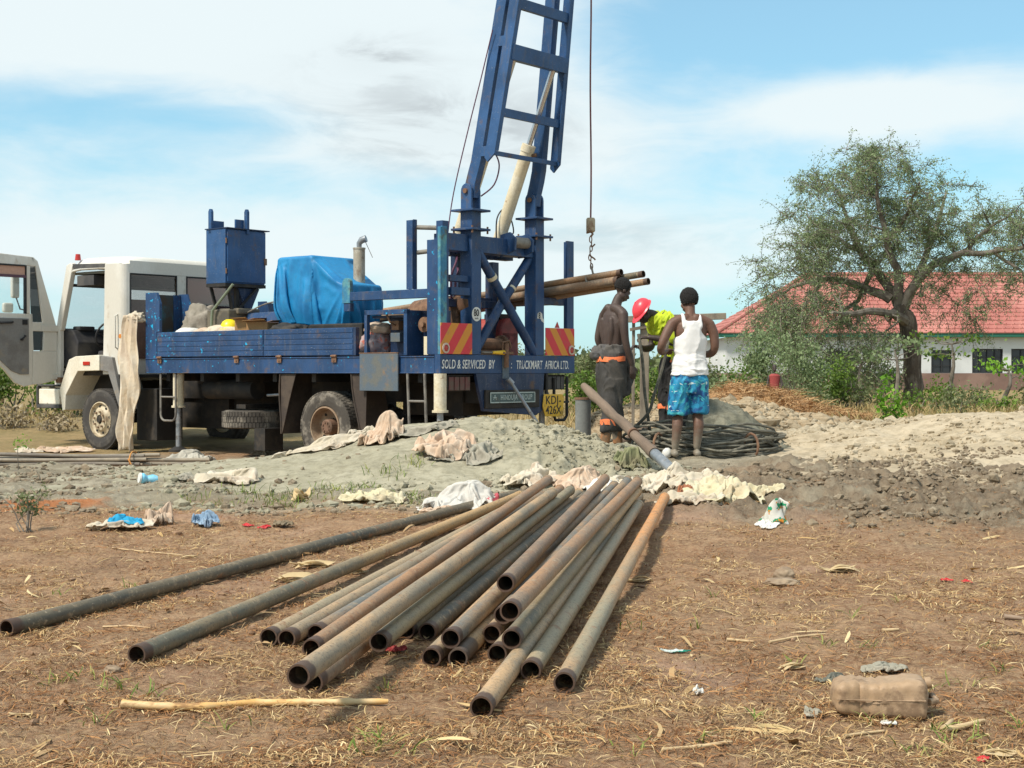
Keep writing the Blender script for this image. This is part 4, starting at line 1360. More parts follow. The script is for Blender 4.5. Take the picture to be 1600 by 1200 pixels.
T('yellow_lever', surf('yellow_handle', (0.75, 0.46, 0.02), 0.5), lambda m: m.tube([(-0.02, 1.02, 1.298), (-0.03, 1.25, 1.30)], [0.018, 0.032], 10), smooth=True)
T('lever_rod', GREYT, lambda m: m.tube([(-0.01, 0.80, 1.30), (-0.02, 1.02, 1.298)], 0.012, 8))
T('drag_rod', STEEL, lambda m: (m.tube([(-0.06, 1.33, 0.93), (-0.40, 1.70, 0.16)], 0.024, 10), m.tube([(-0.055, 1.30, 0.95), (-0.09, 1.36, 0.88)], 0.036, 10)), smooth=True)

# ---- mast: foot beams, slotted rails, rungs. It leans back and tapers slightly
MF = lambda w: 0.08 - (w - 3.8) * 0.162       # u of the mast front edge
MU = lambda w: MF(w) - 0.12
VLO = lambda w: 0.69 + (w - 3.8) * 0.058
VRO = lambda w: 2.10 - (w - 3.8) * 0.075
md = Vector((MF(9.0) - MF(3.42), 0, 9.0 - 3.42)).normalized()
MTOP = 8.6
for side_, VO in ((1, VLO), (-1, VRO)):
    def foot(m):
        pts = [(0.19, 3.33), (0.02, 3.33), (0.0, 3.50), (-0.05, 3.66), (MF(3.82) - 0.17, 3.82), (MF(MTOP) - 0.17, MTOP), (MF(MTOP), MTOP), (MF(3.82), 3.82), (0.125, 3.66), (0.175, 3.50)]
        m.prism([(u, VO(max(w, 3.6)) + (0.0 if side_ > 0 else -0.115), w) for u, w in pts], (0, 0.115, 0))
    mbm = T('mast_beam', BLUEM, foot, bevel=0.005)
    def bar_(m):
        pts = [(MF(3.84) - 0.24, 3.84), (MF(3.80) - 0.30, 3.78), (MF(3.90) - 0.40, 3.88), (MF(MTOP) - 0.40, MTOP), (MF(MTOP) - 0.24, MTOP)]
        m.prism([(u, VO(w) - 0.016 if side_ > 0 else VO(w) - 0.016, w) for u, w in pts], (0, 0.03, 0))
    T('mast_rail', BLUEM, bar_, bevel=0.003)
    # stiffening lip along the rear edge of the rail
    T('rail_lip', BLUEM, lambda m: m.prism([(MF(3.92) - 0.385, VO(3.92) + (0.015 if side_ > 0 else -0.017), 3.92), (MF(3.92) - 0.40, VO(3.92) + (0.015 if side_ > 0 else -0.017), 3.92), (MF(MTOP) - 0.40, VO(MTOP) + (0.015 if side_ > 0 else -0.017), MTOP), (MF(MTOP) - 0.385, VO(MTOP) + (0.015 if side_ > 0 else -0.017), MTOP)], (0, 0.05 * side_, 0)))
    for w0 in ((3.86, 5.28, 6.9) if side_ > 0 else (5.22, 6.9)):
        T('rail_web', BLUEM, lambda m: m.prism([(MF(w) - a, VO(w) - 0.014, w) for a, w in ((0.165, w0), (0.245, w0), (0.245, w0 + 0.13), (0.165, w0 + 0.13))], (0, 0.026, 0)))
for (w, hh, th) in ((3.90, 0.06, 0.06), (4.43, 0.11, 0.09), (5.20, 0.20, 0.16), (5.82, 0.13, 0.10), (6.6, 0.11, 0.09), (7.3, 0.11, 0.09), (8.1, 0.2, 0.14)):
    rg_ = T('mast_rung', BLUEM, lambda m: m.bar((MF(w) - 0.33, VLO(w) + 0.015, w), (MF(w) - 0.33, VRO(w) - 0.018, w), th, hh, md), bevel=0.004)
T('mast_crown', BLUEM, lambda m: (m.box((MF(MTOP) - 0.42, VLO(MTOP) - 0.05, MTOP), (MF(MTOP) + 0.05, VRO(MTOP) + 0.05, MTOP + 0.22)), m.box((-0.95, 1.7, MTOP + 0.06), (-0.55, 2.5, MTOP + 0.2)), m.tube([(-0.78, 2.28, MTOP - 0.02), (-0.78, 2.42, MTOP - 0.02)], 0.16, 20)))
# hydraulic rams
def ram(v, top_w):
    p0 = Vector((0.52, v, 2.86)); p1 = Vector((MF(5.22) - 0.31, v, 5.18))
    d = (p1 - p0).normalized()
    k = 1.40
    rm = T('hydraulic_ram', CREAM, lambda m: (m.tube([p0, p0 + d * (k - 0.10), p0 + d * (k - 0.099), p0 + d * k], [0.088, 0.088, 0.098, 0.098], 22)), smooth=True)
    T('ram_rod', surf('bright_ram_rod_%d' % int(v * 10), (0.50, 0.50, 0.50), 0.25, 0.9), lambda m: m.tube([p0 + d * k, p1], 0.040, 16), parent=rm, smooth=True)
    T('ram_eye', BLUED, lambda m: (m.tube([p1 + Vector((0, -0.05, 0)), p1 + Vector((0, 0.05, 0))], 0.075, 16), m.tube([p0 + Vector((0, -0.09, -0.04)), p0 + Vector((0, 0.09, -0.04))], 0.09, 16), m.box((0.44, v - 0.12, 2.62), (0.62, v + 0.12, 2.79))), parent=rm)
    c = p0 + d * (k - 0.16)
    T('ram_port', RUST, lambda m: m.tube([c + Vector((-0.09, 0.03, 0)), c + Vector((-0.15, 0.05, 0.01))], 0.026, 8), parent=rm)
    return p0, d


pA, dA = ram(0.95, 0); pB, dB = ram(1.80, 0)
T('ram_support', BLUED, lambda m: m.box((0.46, 0.7, 2.60), (0.60, 2.05, 2.72)))


def hose(name, pts, r, mat=None, parent=None):
    # smooth through the given points
    P_ = [Vector(p) for p in pts]
    out = []
    for i in range(len(P_) - 1):
        a = P_[max(i - 1, 0)]; b_ = P_[i]; c = P_[i + 1]; d = P_[min(i + 2, len(P_) - 1)]
        for k in range(6):
            t_ = k / 6
            out.append(0.5 * ((2 * b_) + (c - a) * t_ + (2 * a - 5 * b_ + 4 * c - d) * t_ * t_ + (3 * b_ - a - 3 * c + d) * t_ ** 3))
    out.append(P_[-1])
    return out


def T_hose(name, pts, r, mat):
    o = hose(name, pts, r)
    return T(name, mat, lambda m: m.tube(o, r, 8), smooth=True)


T_hose('hydraulic_hose', [pB + Vector((-0.06, -0.12, 0.02)), pB + Vector((-0.08, -0.13, 0.30)), pB + Vector((-0.10, 0.0, 0.44)), pB + Vector((-0.10, 0.16, 0.30)), pB + Vector((-0.12, 0.18, 0.12)), pB + Vector((-0.10, 0.05, 0.12))], 0.010, RUBBER)
T_hose('hydraulic_hose', [pB + Vector((-0.1, 0.0, 0.1)), pB + Vector((-0.16, 0.12, 0.04)), pB + Vector((-0.14, 0.2, -0.05)), pB + Vector((-0.14, 0.1, -0.1))], 0.010, RUBBER)
PURP = surf('faded_purple_hose', (0.10, 0.035, 0.07), 0.6)
T_hose('control_hose', [(MU(4.0) - 0.14, VL + CW, 3.95), (MU(3.9) - 0.22, VL + CW + 0.04, 3.75), (MU(3.6) - 0.2, VL + CW + 0.02, 3.5), (0.0, VL + CW, 3.36)], 0.010, PURP)
T_hose('control_line', [(MF(5.5) - 0.06, 0.74, 5.5), (MF(4.9) + 0.02, 0.72, 4.9), (MF(4.2) + 0.09, 0.66, 4.2), (0.30, 0.60, 3.4), (0.34, 0.52, 2.8), (0.36, 0.40, 1.9)], 0.008, PURP)
T_hose('hydraulic_hose', [(0.5, 0.9, 2.60), (0.36, 0.72, 2.50), (0.34, 0.60, 2.30), (0.34, 0.60, 2.0)], 0.016, PURP)
T_hose('hydraulic_hose', [(0.5, 0.9, 2.45), (0.36, 0.76, 2.38), (0.32, 0.66, 2.22), (0.32, 0.66, 1.95)], 0.016, PURP)

# ---- engine exhaust, control tank on its stand, hopper
T('exhaust_muffler', CREAM if False else surf('weathered_muffler', (0.34, 0.30, 0.23), 0.7, col2=(0.42, 0.39, 0.32), s2=5, dirt=(0.2, 0.13, 0.08), sd=6), lambda m: (m.tube([(2.45, 1.0, 1.9), (2.45, 1.0, 2.80)], 0.085, 20), m.tube([(2.45, 1.0, 2.80), (2.45, 1.0, 2.82)], 0.092, 20)), smooth=True)
T('exhaust_elbow', STEEL, lambda m: m.tube([(2.45, 1.0, 2.81), (2.45, 1.0, 2.88), (2.42, 1.02, 2.93), (2.36, 1.05, 2.95)], [0.035, 0.04, 0.05, 0.052], 14), smooth=True)
T('exhaust_wire', GREYT, lambda m: m.tube([(2.38, 1.06, 2.90), (2.30, 1.12, 2.68)], 0.005, 6))
TU0, TU1, TV0, TV1, TW0, TW1 = 4.5, 4.94, 0.26, 1.03, 2.36, 3.17
tk = T('control_cabinet', BLUEM, lambda m: m.box((TU0, TV0, TW0), (TU1, TV1, TW1)), bevel=0.006)
T('cabinet_door', BLUEM, lambda m: (m.box((TU0 - 0.02, TV0 + 0.03, TW0 + 0.02), (TU0 - 0.001, TV1 + 0.0, TW1 - 0.015)),), parent=tk, bevel=0.004)
T('cabinet_roof', BLUED, lambda m: m.box((TU0 - 0.05, TV0 - 0.01, TW1 + 0.001), (TU1 + 0.02, TV1 + 0.06, TW1 + 0.016)), parent=tk)
T('door_latch', RUST, lambda m: m.box((TU0 - 0.035, TV1 - 0.03, 2.66), (TU0 - 0.01, TV1 + 0.015, 2.76)), parent=tk)
T('hinge', RUST, lambda m: [m.tube([(TU0 - 0.01, TV0 + 0.01, w), (TU0 - 0.01, TV0 + 0.01, w + 0.08)], 0.012, 8) for w in (2.5, 2.95)], parent=tk)
for (a, b_) in ((TU1 - 0.05, TV0), (TU0 + 0.02, TV0 + 0.38)):
    T('cabinet_lug', BLUEM, lambda m: (m.prism([(a, b_, TW1 - 0.06), (a - 0.07, b_, TW1 - 0.06), (a - 0.07, b_, TW1 + 0.27), (a - 0.05, b_, TW1 + 0.31), (a - 0.02, b_, TW1 + 0.31), (a, b_, TW1 + 0.27)], (0, 0.045, 0))), parent=tk, bevel=0.003)
T('cabinet_cradle', BLUEM, lambda m: (m.box((TU0 + 0.02, TV0 + 0.22, TW1 + 0.017), (TU0 + 0.05, TV0 + 0.38, TW1 + 0.15)), m.box((TU1 - 0.09, TV0 + 0.045, TW1 + 0.017), (TU1 - 0.06, TV0 + 0.27, TW1 + 0.14))), parent=tk)
stnd = T('cabinet_stand', DARK, lambda m: (m.bar((TU0 + 0.02, TV0 + 0.06, TW0), (TU0 + 0.05, TV0 + 0.18, 1.9), 0.04), m.bar((TU0 + 0.02, TV1 - 0.10, TW0 - 0.02), (TU0 + 0.03, TV0 + 0.30, 2.0), 0.03),
                                           m.bar((TU1 - 0.02, TV0 + 0.06, TW0), (TU1 - 0.05, TV0 + 0.18, 1.9), 0.04), m.bar((TU1 - 0.02, TV1 - 0.06, TW0), (TU1 - 0.05, TV1 - 0.18, 1.3), 0.04),
                                           m.bar((TU0 + 0.1, TV0 + 0.3, TW0), (TU0 + 0.1, TV0 + 0.3, 1.9), 0.06), m.box((TU0, TV0, TW0 - 0.05), (TU1, TV1 + 0.02, TW0 - 0.001))))
T('hopper', BLUED, lambda m: (m.prism([(TU0 + 0.06, TV0 + 0.30, TW0 - 0.06), (TU0 + 0.06, TV1 - 0.05, TW0 - 0.06), (TU0 + 0.06, TV1 - 0.20, 2.0), (TU0 + 0.06, TV0 + 0.42, 2.0)], (0.30, 0, 0))), bevel=0.004)
T('engine_block', surf('oily_engine_block', (0.14, 0.12, 0.085), 0.7, col2=(0.08, 0.07, 0.055), s2=5), lambda m: (m.box((4.45, 0.28, 1.25), (4.95, 0.75, 1.97)), m.box((4.4, 0.42, 1.90), (4.85, 0.85, 1.99)), m.tube([(4.4, 0.5, 1.7), (4.3, 0.5, 1.7)], 0.09, 14)), bevel=0.02)
T('stand_pipe', surf('green_grey_tube', (0.16, 0.19, 0.13), 0.6), lambda m: m.tube([(4.42, 0.34, 2.34), (4.75, 0.22, 1.95), (4.78, 0.20, 1.3)], 0.022, 10), smooth=True)
T('blue_hood', BLUED if False else BLUE, lambda m: m.prism([(3.4, 0.62, 1.50), (3.4, 0.50, 1.66), (3.4, 0.62, 1.92), (3.4, 1.15, 1.96), (3.4, 1.15, 1.50)], (1.02, 0, 0)), bevel=0.006)
T('blue_tank', BLUEM, lambda m: m.prism([(5.05, 0.55, 1.25), (4.86, 0.55, 1.25), (4.86, 0.55, 1.86), (4.93, 0.55, 2.0), (5.05, 0.55, 1.9)], (0, 0.3, 0)), bevel=0.004)
T_hose('cable_loom', [(4.4, 0.6, 1.93), (4.0, 0.62, 2.05), (3.6, 0.66, 2.08), (3.5, 0.7, 1.95)], 0.012, GREYT)
T('engine_mount', DARK, lambda m: (m.box((1.9, 0.5, 1.25), (4.3, 2.2, 1.72))), bevel=0.02)

# ---- cab
CV0, CV1 = 0.10, 2.74


def cab_shell():
    """closed body panels with real openings: rear wall, roof, pillars, floor, front"""
    # rear wall, with two window holes, made from strips
    def rear(m):
        u0, u1 = 6.75, 6.79
        vs = [CV0 + 0.10, 0.20, 1.12, 1.32, 2.34, 2.62]
        w0, w1, wt = 1.0, 1.90, 2.60
        m.box((u0, CV0 + 0.12, w0), (u1, CV1 - 0.12, w1 - 0.001))
        m.box((u0, CV0 + 0.12, wt), (u1, CV1 - 0.12, 2.80))
        for a, b_ in ((CV0 + 0.10, 0.22), (1.14, 1.33), (2.34, CV1 - 0.10)):
            m.box((u0, a, w1), (u1, b_, wt - 0.001))
    T('rear_wall', CABW, rear, parent=cab, bevel=0.004)
    # rounded rear corners and roof edge
    for vv, sgn in ((CV0, 1), (CV1, -1)):
        def corner(m):
            pts = []
            for k in range(9):
                a = (math.pi / 2) * k / 8
                pts.append((6.75 + 0.13 * (1 - math.cos(a)) * 1.0, vv + sgn * 0.13 * (1 - math.sin(a)) * 1.0, 1.0))
            inner = [(p[0] + 0.03, p[1] + sgn * 0.03, 1.0) for p in pts[::-1]]
            m.prism(pts + inner, (0, 0, 1.745))
        T('corner_panel', CABW, corner, parent=cab)
    # side pillar between door opening and the rear corner
    for vv, sgn in ((CV0, 1), (CV1, -1)):
        T('door_pillar', CABW, lambda m: m.prism([(6.86, vv, 1.0), (7.30, vv, 1.0), (7.26, vv, 2.0), (7.24, vv, 2.76), (6.86, vv, 2.76)], (0, sgn * 0.06, 0)), parent=cab, bevel=0.01)
    # roof: lofted with rounded edges
    def roof(m):
        us = [6.75, 6.76, 6.80, 6.90, 7.4, 7.9, 8.12, 8.22, 8.27]
        ws = [2.72, 2.79, 2.845, 2.875, 2.90, 2.905, 2.88, 2.83, 2.76]
        nv = 17
        V = []; Fs = []
        for u, w in zip(us, ws):
            shr = max(0.0, 0.13 * (1 - (u - 6.75) / 0.15)) ** 1.0 * 0.85 if u < 6.9 else 0.0
            for k in range(nv):
                a = -1 + 2 * k / (nv - 1)
                e = abs(a)
                drop = 0.0 if e < 0.82 else ((e - 0.82) / 0.18) ** 2 * 0.20
                vv = (CV0 + CV1) / 2 + a * ((CV1 - CV0) / 2 - shr)
                V.append((u, vv, max(w - drop, 2.62)))
        for i in range(len(us) - 1):
            for k in range(nv - 1):
                a = i * nv + k
                Fs.append((a, a + 1, a + nv + 1, a + nv))
        m.add(V, Fs)
    r = T('roof', CABW, roof, parent=cab, smooth=True, angle=60)
    s = r.modifiers.new('solid', 'SOLIDIFY'); s.thickness = 0.035; s.offset = -1
    T('headliner', LINER, lambda m: m.box((6.85, CV0 + 0.08, 2.62), (8.15, CV1 - 0.08, 2.66)), parent=cab)
    T('roof_rail', DGREY, lambda m: m.bar((7.26, CV0 + 0.03, 2.73), (8.14, CV0 + 0.03, 2.76), 0.05, 0.07), parent=cab)
    # front pillars
    for vv, sgn in ((CV0, 1), (CV1, -1)):
        T('front_pillar', CABW, lambda m: m.prism([(8.44, vv, 1.72), (8.58, vv, 1.72), (8.28, vv, 2.78), (8.16, vv, 2.82), (8.10, vv, 2.78)], (0, sgn * 0.09, 0)), parent=cab, bevel=0.012)
        T('door_post', CABW, lambda m: m.prism([(8.46, vv, 0.78), (8.62, vv, 0.78), (8.62, vv, 1.74), (8.46, vv, 1.74)], (0, sgn * 0.08, 0)), parent=cab, bevel=0.01)
    T('front_panel', CABW, lambda m: m.box((8.56, CV0 + 0.09, 0.75), (8.66, CV1 - 0.09, 1.70)), parent=cab, bevel=0.02)
    T('windscreen', GLASS, lambda m: m.prism([(8.56, CV0 + 0.10, 1.72), (8.555, CV0 + 0.10, 1.70), (8.20, CV0 + 0.10, 2.74), (8.205, CV0 + 0.10, 2.76)], (0, CV1 - CV0 - 0.2, 0)), parent=cab)
    T('sun_visor', DGREY, lambda m: m.bar((8.27, CV0 + 0.12, 2.46), (8.27, CV1 - 0.12, 2.46), 0.02, 0.05, (0, 0, 1)), parent=cab)
    # right door (closed) with window
    T('right_door', CABW, lambda m: (m.box((7.30, CV1 - 0.05, 0.8), (8.46, CV1 - 0.002, 1.78)), m.box((7.27, CV1 - 0.05, 2.62), (8.14, CV1 - 0.002, 2.74))), parent=cab, bevel=0.01)
    T('door_glass', GLASS, lambda m: m.prism([(7.28, CV1 - 0.03, 1.78), (8.44, CV1 - 0.03, 1.78), (8.14, CV1 - 0.03, 2.62), (7.27, CV1 - 0.03, 2.62)], (0, 0.006, 0)), parent=cab)
    T('cab_floor', DARK, lambda m: m.box((6.80, CV0 + 0.06, 0.98), (8.55, CV1 - 0.06, 1.05)), parent=cab)
    T('dashboard', CABIN, lambda m: (m.prism([(8.55, CV0 + 0.10, 1.10), (8.15, CV0 + 0.10, 1.15), (8.10, CV0 + 0.10, 1.52), (8.25, CV0 + 0.10, 1.72), (8.55, CV0 + 0.10, 1.76)], (0, CV1 - CV0 - 0.2, 0))), parent=cab, bevel=0.02)
    T('dash_box', CABIN, lambda m: (m.box((8.05, 0.95, 1.70), (8.45, 1.35, 1.86)), m.box((8.0, 1.75, 1.70), (8.4, 2.2, 1.84)), m.box((8.2, 0.3, 1.72), (8.4, 0.6, 1.79))), parent=cab, bevel=0.02)
    sw = T('steering_wheel', CABIN, lambda m: (m.tube([Vector((8.0, 0.72, 1.66)) + Vector((0.10 * math.cos(a), 0.24 * math.sin(a), -0.21 * math.cos(a))) for a in np.linspace(0, 2 * math.pi, 25)[:-1]], 0.017, 8, closed=True), m.tube([(8.0, 0.72, 1.66), (8.28, 0.72, 1.40)], 0.03, 8), m.bar((7.98, 0.52, 1.66), (7.98, 0.92, 1.66), 0.03)), parent=cab, smooth=True)
    for v in (0.45, 1.25, 2.0):
        T('seat', surf('dark_seat_cloth_%d' % int(v * 10), (0.035, 0.034, 0.04), 0.9, col2=(0.06, 0.05, 0.045), s2=5), lambda m: (m.box((7.15, v - 0.22, 1.15), (7.62, v + 0.25, 1.38)), m.prism([(7.10, v - 0.22, 1.30), (7.22, v - 0.22, 1.30), (7.08, v - 0.22, 1.95), (6.98, v - 0.22, 1.95)], (0, 0.47, 0))), parent=cab, bevel=0.03)
    # rear glass with curtains behind
    for (a, b_) in ((0.22, 1.14), (1.33, 2.34)):
        fr = T('rear_window', RUBBER, lambda m: (m.box((6.738, a, 1.90), (6.752, a + 0.022, 2.60)), m.box((6.738, b_ - 0.022, 1.90), (6.752, b_, 2.60)), m.box((6.738, a + 0.022, 2.578), (6.752, b_ - 0.022, 2.60)), m.box((6.738, a + 0.022, 1.90), (6.752, b_ - 0.022, 1.922))), parent=truck, bevel=0.004)
        T('window_pane', GLASSD, lambda m: m.box((6.757, a, 1.90), (6.762, b_, 2.60)), parent=fr)
    T('rear_bench', surf('brown_bench_cloth', (0.22, 0.11, 0.08), 0.85, col2=(0.27, 0.14, 0.10), s2=3), lambda m: m.box((6.83, 0.22, 1.30), (6.93, 1.20, 2.19)), parent=cab, bevel=0.02)
    T('overhead_shelf', DGREY, lambda m: m.box((7.6, 0.15, 2.44), (8.05, 2.6, 2.60)), parent=cab)
    T('rear_curtain', surf('salmon_rear_curtain', (0.62, 0.37, 0.28), 0.9), lambda m: m.box((6.80, 1.30, 2.17), (6.81, 2.36, 2.61)), parent=cab)
    T('rear_bench', BROWN, lambda m: m.box((6.83, 1.26, 1.30), (6.93, 2.45, 2.17)), parent=cab, bevel=0.02)
    T('rear_lower_panel', BROWN, lambda m: m.box((6.735, CV0 + 0.22, 1.25), (6.748, CV1 - 0.10, 1.88)), parent=cab)
    # marker lamps
    T('roof_lamp', REDL, lambda m: m.tube([(8.10, CV0 + 0.10, 2.86), (8.10, CV0 + 0.10, 2.96)], [0.05, 0.038], 12), parent=cab, smooth=True)
    T('side_marker', ORL, lambda m: m.tube([(6.80, CV0 - 0.0, 1.60), (6.80, CV0 - 0.035, 1.60)], 0.035, 12), parent=cab)
    T('grab_handle', CABW, lambda m: m.tube([(6.90, CV0 + 0.0, 1.40), (6.90, CV0 - 0.05, 1.43), (6.90, CV0 - 0.05, 1.92), (6.90, CV0, 1.95)], 0.013, 8), parent=cab, smooth=True)


cab = empty('cab', (0, 0, 0)); cab.parent = truck
cab_shell()
# window openings: rounded inner corners on the rear wall
# ---- front fender, bumper and step
fender_out = [(8.28, 0.40), (8.36, 0.75), (8.10, 1.24), (7.92, 1.29), (7.28, 1.31), (7.28, 1.06), (7.86, 1.05), (8.19, 0.66), (8.21, 0.42)]
fd_ = T('front_fender', FEND, lambda m: m.prism([(u, 0.02, w) for u, w in fender_out], (0, 0.50, 0)), bevel=0.01)
T('fender_reflector', REDL, lambda m: m.box((7.52, 0.006, 1.145), (7.70, 0.018, 1.205)), parent=fd_, bevel=0.006)
T('rear_fender', GREYP, lambda m: m.prism([(7.276, 0.04, 1.30), (6.98, 0.04, 1.27), (6.70, 0.04, 0.45), (6.78, 0.04, 0.45), (7.08, 0.04, 1.04), (7.276, 0.04, 1.06)], (0, 0.48, 0)), bevel=0.01)
T('wheel_arch', DARK, lambda m: (m.prism([(8.2, 0.50, 0.45), (8.1, 0.50, 0.9), (7.8, 0.50, 1.22), (7.0, 0.50, 1.22), (6.75, 0.50, 0.5)], (0, 0.03, 0)), m.box((6.72, 0.1, 0.95), (6.9, 2.7, 1.0))))
T('bumper', FEND, lambda m: (m.box((8.42, 0.05, 0.50), (9.0, 2.8, 0.76)), m.box((8.75, 0.08, 0.76), (8.98, 2.75, 0.80))), bevel=0.03)
T('bumper_rim', DGREY, lambda m: (m.box((8.40, 0.03, 0.44), (9.03, 0.30, 0.499)), m.box((9.0, 0.03, 0.499), (9.04, 0.3, 0.80)), m.box((8.45, 0.04, 0.80), (9.03, 0.3, 0.83))), bevel=0.01)
T('door_step', RUST, lambda m: (m.box((8.38, 0.12, 0.80), (8.60, 0.5, 0.86)), m.box((8.42, 0.08, 0.86), (8.56, 0.2, 0.95))))

# ---- the open door, hinged on the front post and swung out square to the cab
door = empty('open_door', uvw(8.52, 0.09, 0)); door.parent = truck
door.rotation_euler = (0, 0, R(0))


def D(name, mat, fn, parent=None, **kw):
    """door coordinates: a = distance from the hinge outward, b = thickness, w = height"""
    mb = MB(False)
    fn(mb)
    vs = []
    for (a, b_, w) in mb.v:
        vs.append((b_, -a, w))   # outward is local -y
    mb.v = vs
    return mb.build(name, mat, parent or door, **kw)


DW = 1.30
outer = [(0.02, 0.90), (0.00, 1.75), (0.36, 2.84), (0.44, 2.90), (1.26, 2.94), (DW, 2.90), (DW, 1.26), (1.14, 1.22), (0.98, 1.08), (0.78, 0.86), (0.62, 0.80), (0.30, 0.84)]
# the door skin as separate strips round the two window holes
def skin(m):
    b0, b1 = -0.055, 0.0
    P = lambda pts: m.prism([(a, b0, w) for a, w in pts], (0, b1 - b0, 0))
    P([(0.02, 0.90), (0.01, 1.38), (0.28, 1.38), (0.46, 1.38), (0.46, 0.83), (0.30, 0.84)])
    P([(0.46, 0.83), (0.46, 1.38), (0.46, 1.98), (DW, 1.98), (DW, 1.26), (1.14, 1.22), (0.98, 1.08), (0.78, 0.86), (0.62, 0.80)])
    P([(0.01, 1.38), (0.00, 1.75), (0.36, 2.84), (0.44, 2.90), (0.50, 2.902), (0.44, 2.80), (0.40, 2.75), (0.24, 1.72), (0.27, 1.38)])
    P([(0.50, 1.98), (0.50, 2.75), (0.57, 2.75), (0.57, 1.98)])
    P([(0.40, 2.752), (0.44, 2.902), (1.26, 2.94), (DW, 2.90), (DW, 2.77)])
    P([(1.235, 1.98), (1.235, 2.77), (DW, 2.77), (DW, 1.98)])
    P([(0.44, 1.38), (0.46, 1.98), (0.50, 1.98), (0.46, 1.38)])
    P([(0.25, 1.70), (0.25, 1.85), (0.46, 1.85), (0.46, 1.70)])
D('door_skin', CABW, skin, bevel=0.01)
D('door_glass', GLASS, lambda m: m.box((0.57, -0.03, 1.98), (1.235, -0.024, 2.76)))
D('vent_glass', glass_mat('smoky_vent_glass', (0.22, 0.22, 0.22), 0.05), lambda m: m.prism([(0.27, -0.03, 1.39), (0.25, -0.03, 1.72), (0.40, -0.03, 2.75), (0.50, -0.03, 2.75), (0.46, -0.03, 1.39)], (0, 0.006, 0)))
D('window_seal', RUBBER, lambda m: (m.box((0.57, -0.062, 1.98), (0.59, 0.006, 2.76)), m.box((1.22, -0.062, 1.98), (1.236, 0.006, 2.76)), m.box((0.59, -0.062, 2.74), (1.22, 0.006, 2.765))))
D('door_blind', SALM, lambda m: m.box((0.59, -0.02, 2.60), (1.22, -0.012, 2.745)))
D('blind_bar', surf('purple_blind_bar', (0.10, 0.05, 0.07), 0.7), lambda m: m.box((0.58, -0.015, 2.555), (1.22, 0.008, 2.60)))
dl = D('door_lining', GREYP, lambda m: m.prism([(0.54, 0.001, 1.90), (DW - 0.03, 0.001, 1.90), (DW - 0.03, 0.001, 1.30), (1.12, 0.001, 1.28), (0.86, 0.001, 1.06), (0.70, 0.001, 1.0), (0.54, 0.001, 1.0)], (0, 0.02, 0)), bevel=0.005)
D('door_pull', RUBBER, lambda m: (m.tube([(0.84, 0.03, 1.84), (0.88, 0.06, 1.83), (1.06, 0.06, 1.82), (1.10, 0.03, 1.83)], 0.018, 8)), parent=dl, smooth=True)
D('latch_pocket', RUBBER, lambda m: m.box((0.57, 0.02, 1.80), (0.66, 0.03, 1.88)), parent=dl)
D('window_crank', RUBBER, lambda m: (m.tube([(0.62, 0.02, 1.62), (0.62, 0.05, 1.62), (0.70, 0.06, 1.56)], 0.014, 8), m.tube([(0.70, 0.05, 1.56), (0.70, 0.09, 1.56)], 0.02, 8)), parent=dl, smooth=True)
D('hinge_arm', CABW, lambda m: m.box((-0.02, 0.0, 1.70), (0.30, 0.02, 1.80)), bevel=0.004)
D('hinge_arm', CABW, lambda m: m.box((-0.05, -0.03, 0.92), (0.12, 0.015, 1.0)), bevel=0.004)
mr = D('mirror', CABW, lambda m: (m.box((0.52, -0.34, 2.24), (0.66, -0.26, 2.72)),), bevel=0.03)
D('mirror_arm', RUBBER, lambda m: (m.tube([(0.50, -0.02, 2.74), (0.56, -0.20, 2.74), (0.58, -0.30, 2.66)], 0.012, 8), m.tube([(0.50, -0.02, 2.02), (0.56, -0.20, 2.06), (0.58, -0.30, 2.28)], 0.012, 8)), parent=mr, smooth=True)
D('small_mirror', CABW, lambda m: m.box((0.62, -0.36, 2.0), (0.80, -0.28, 2.16)), parent=mr, bevel=0.03)
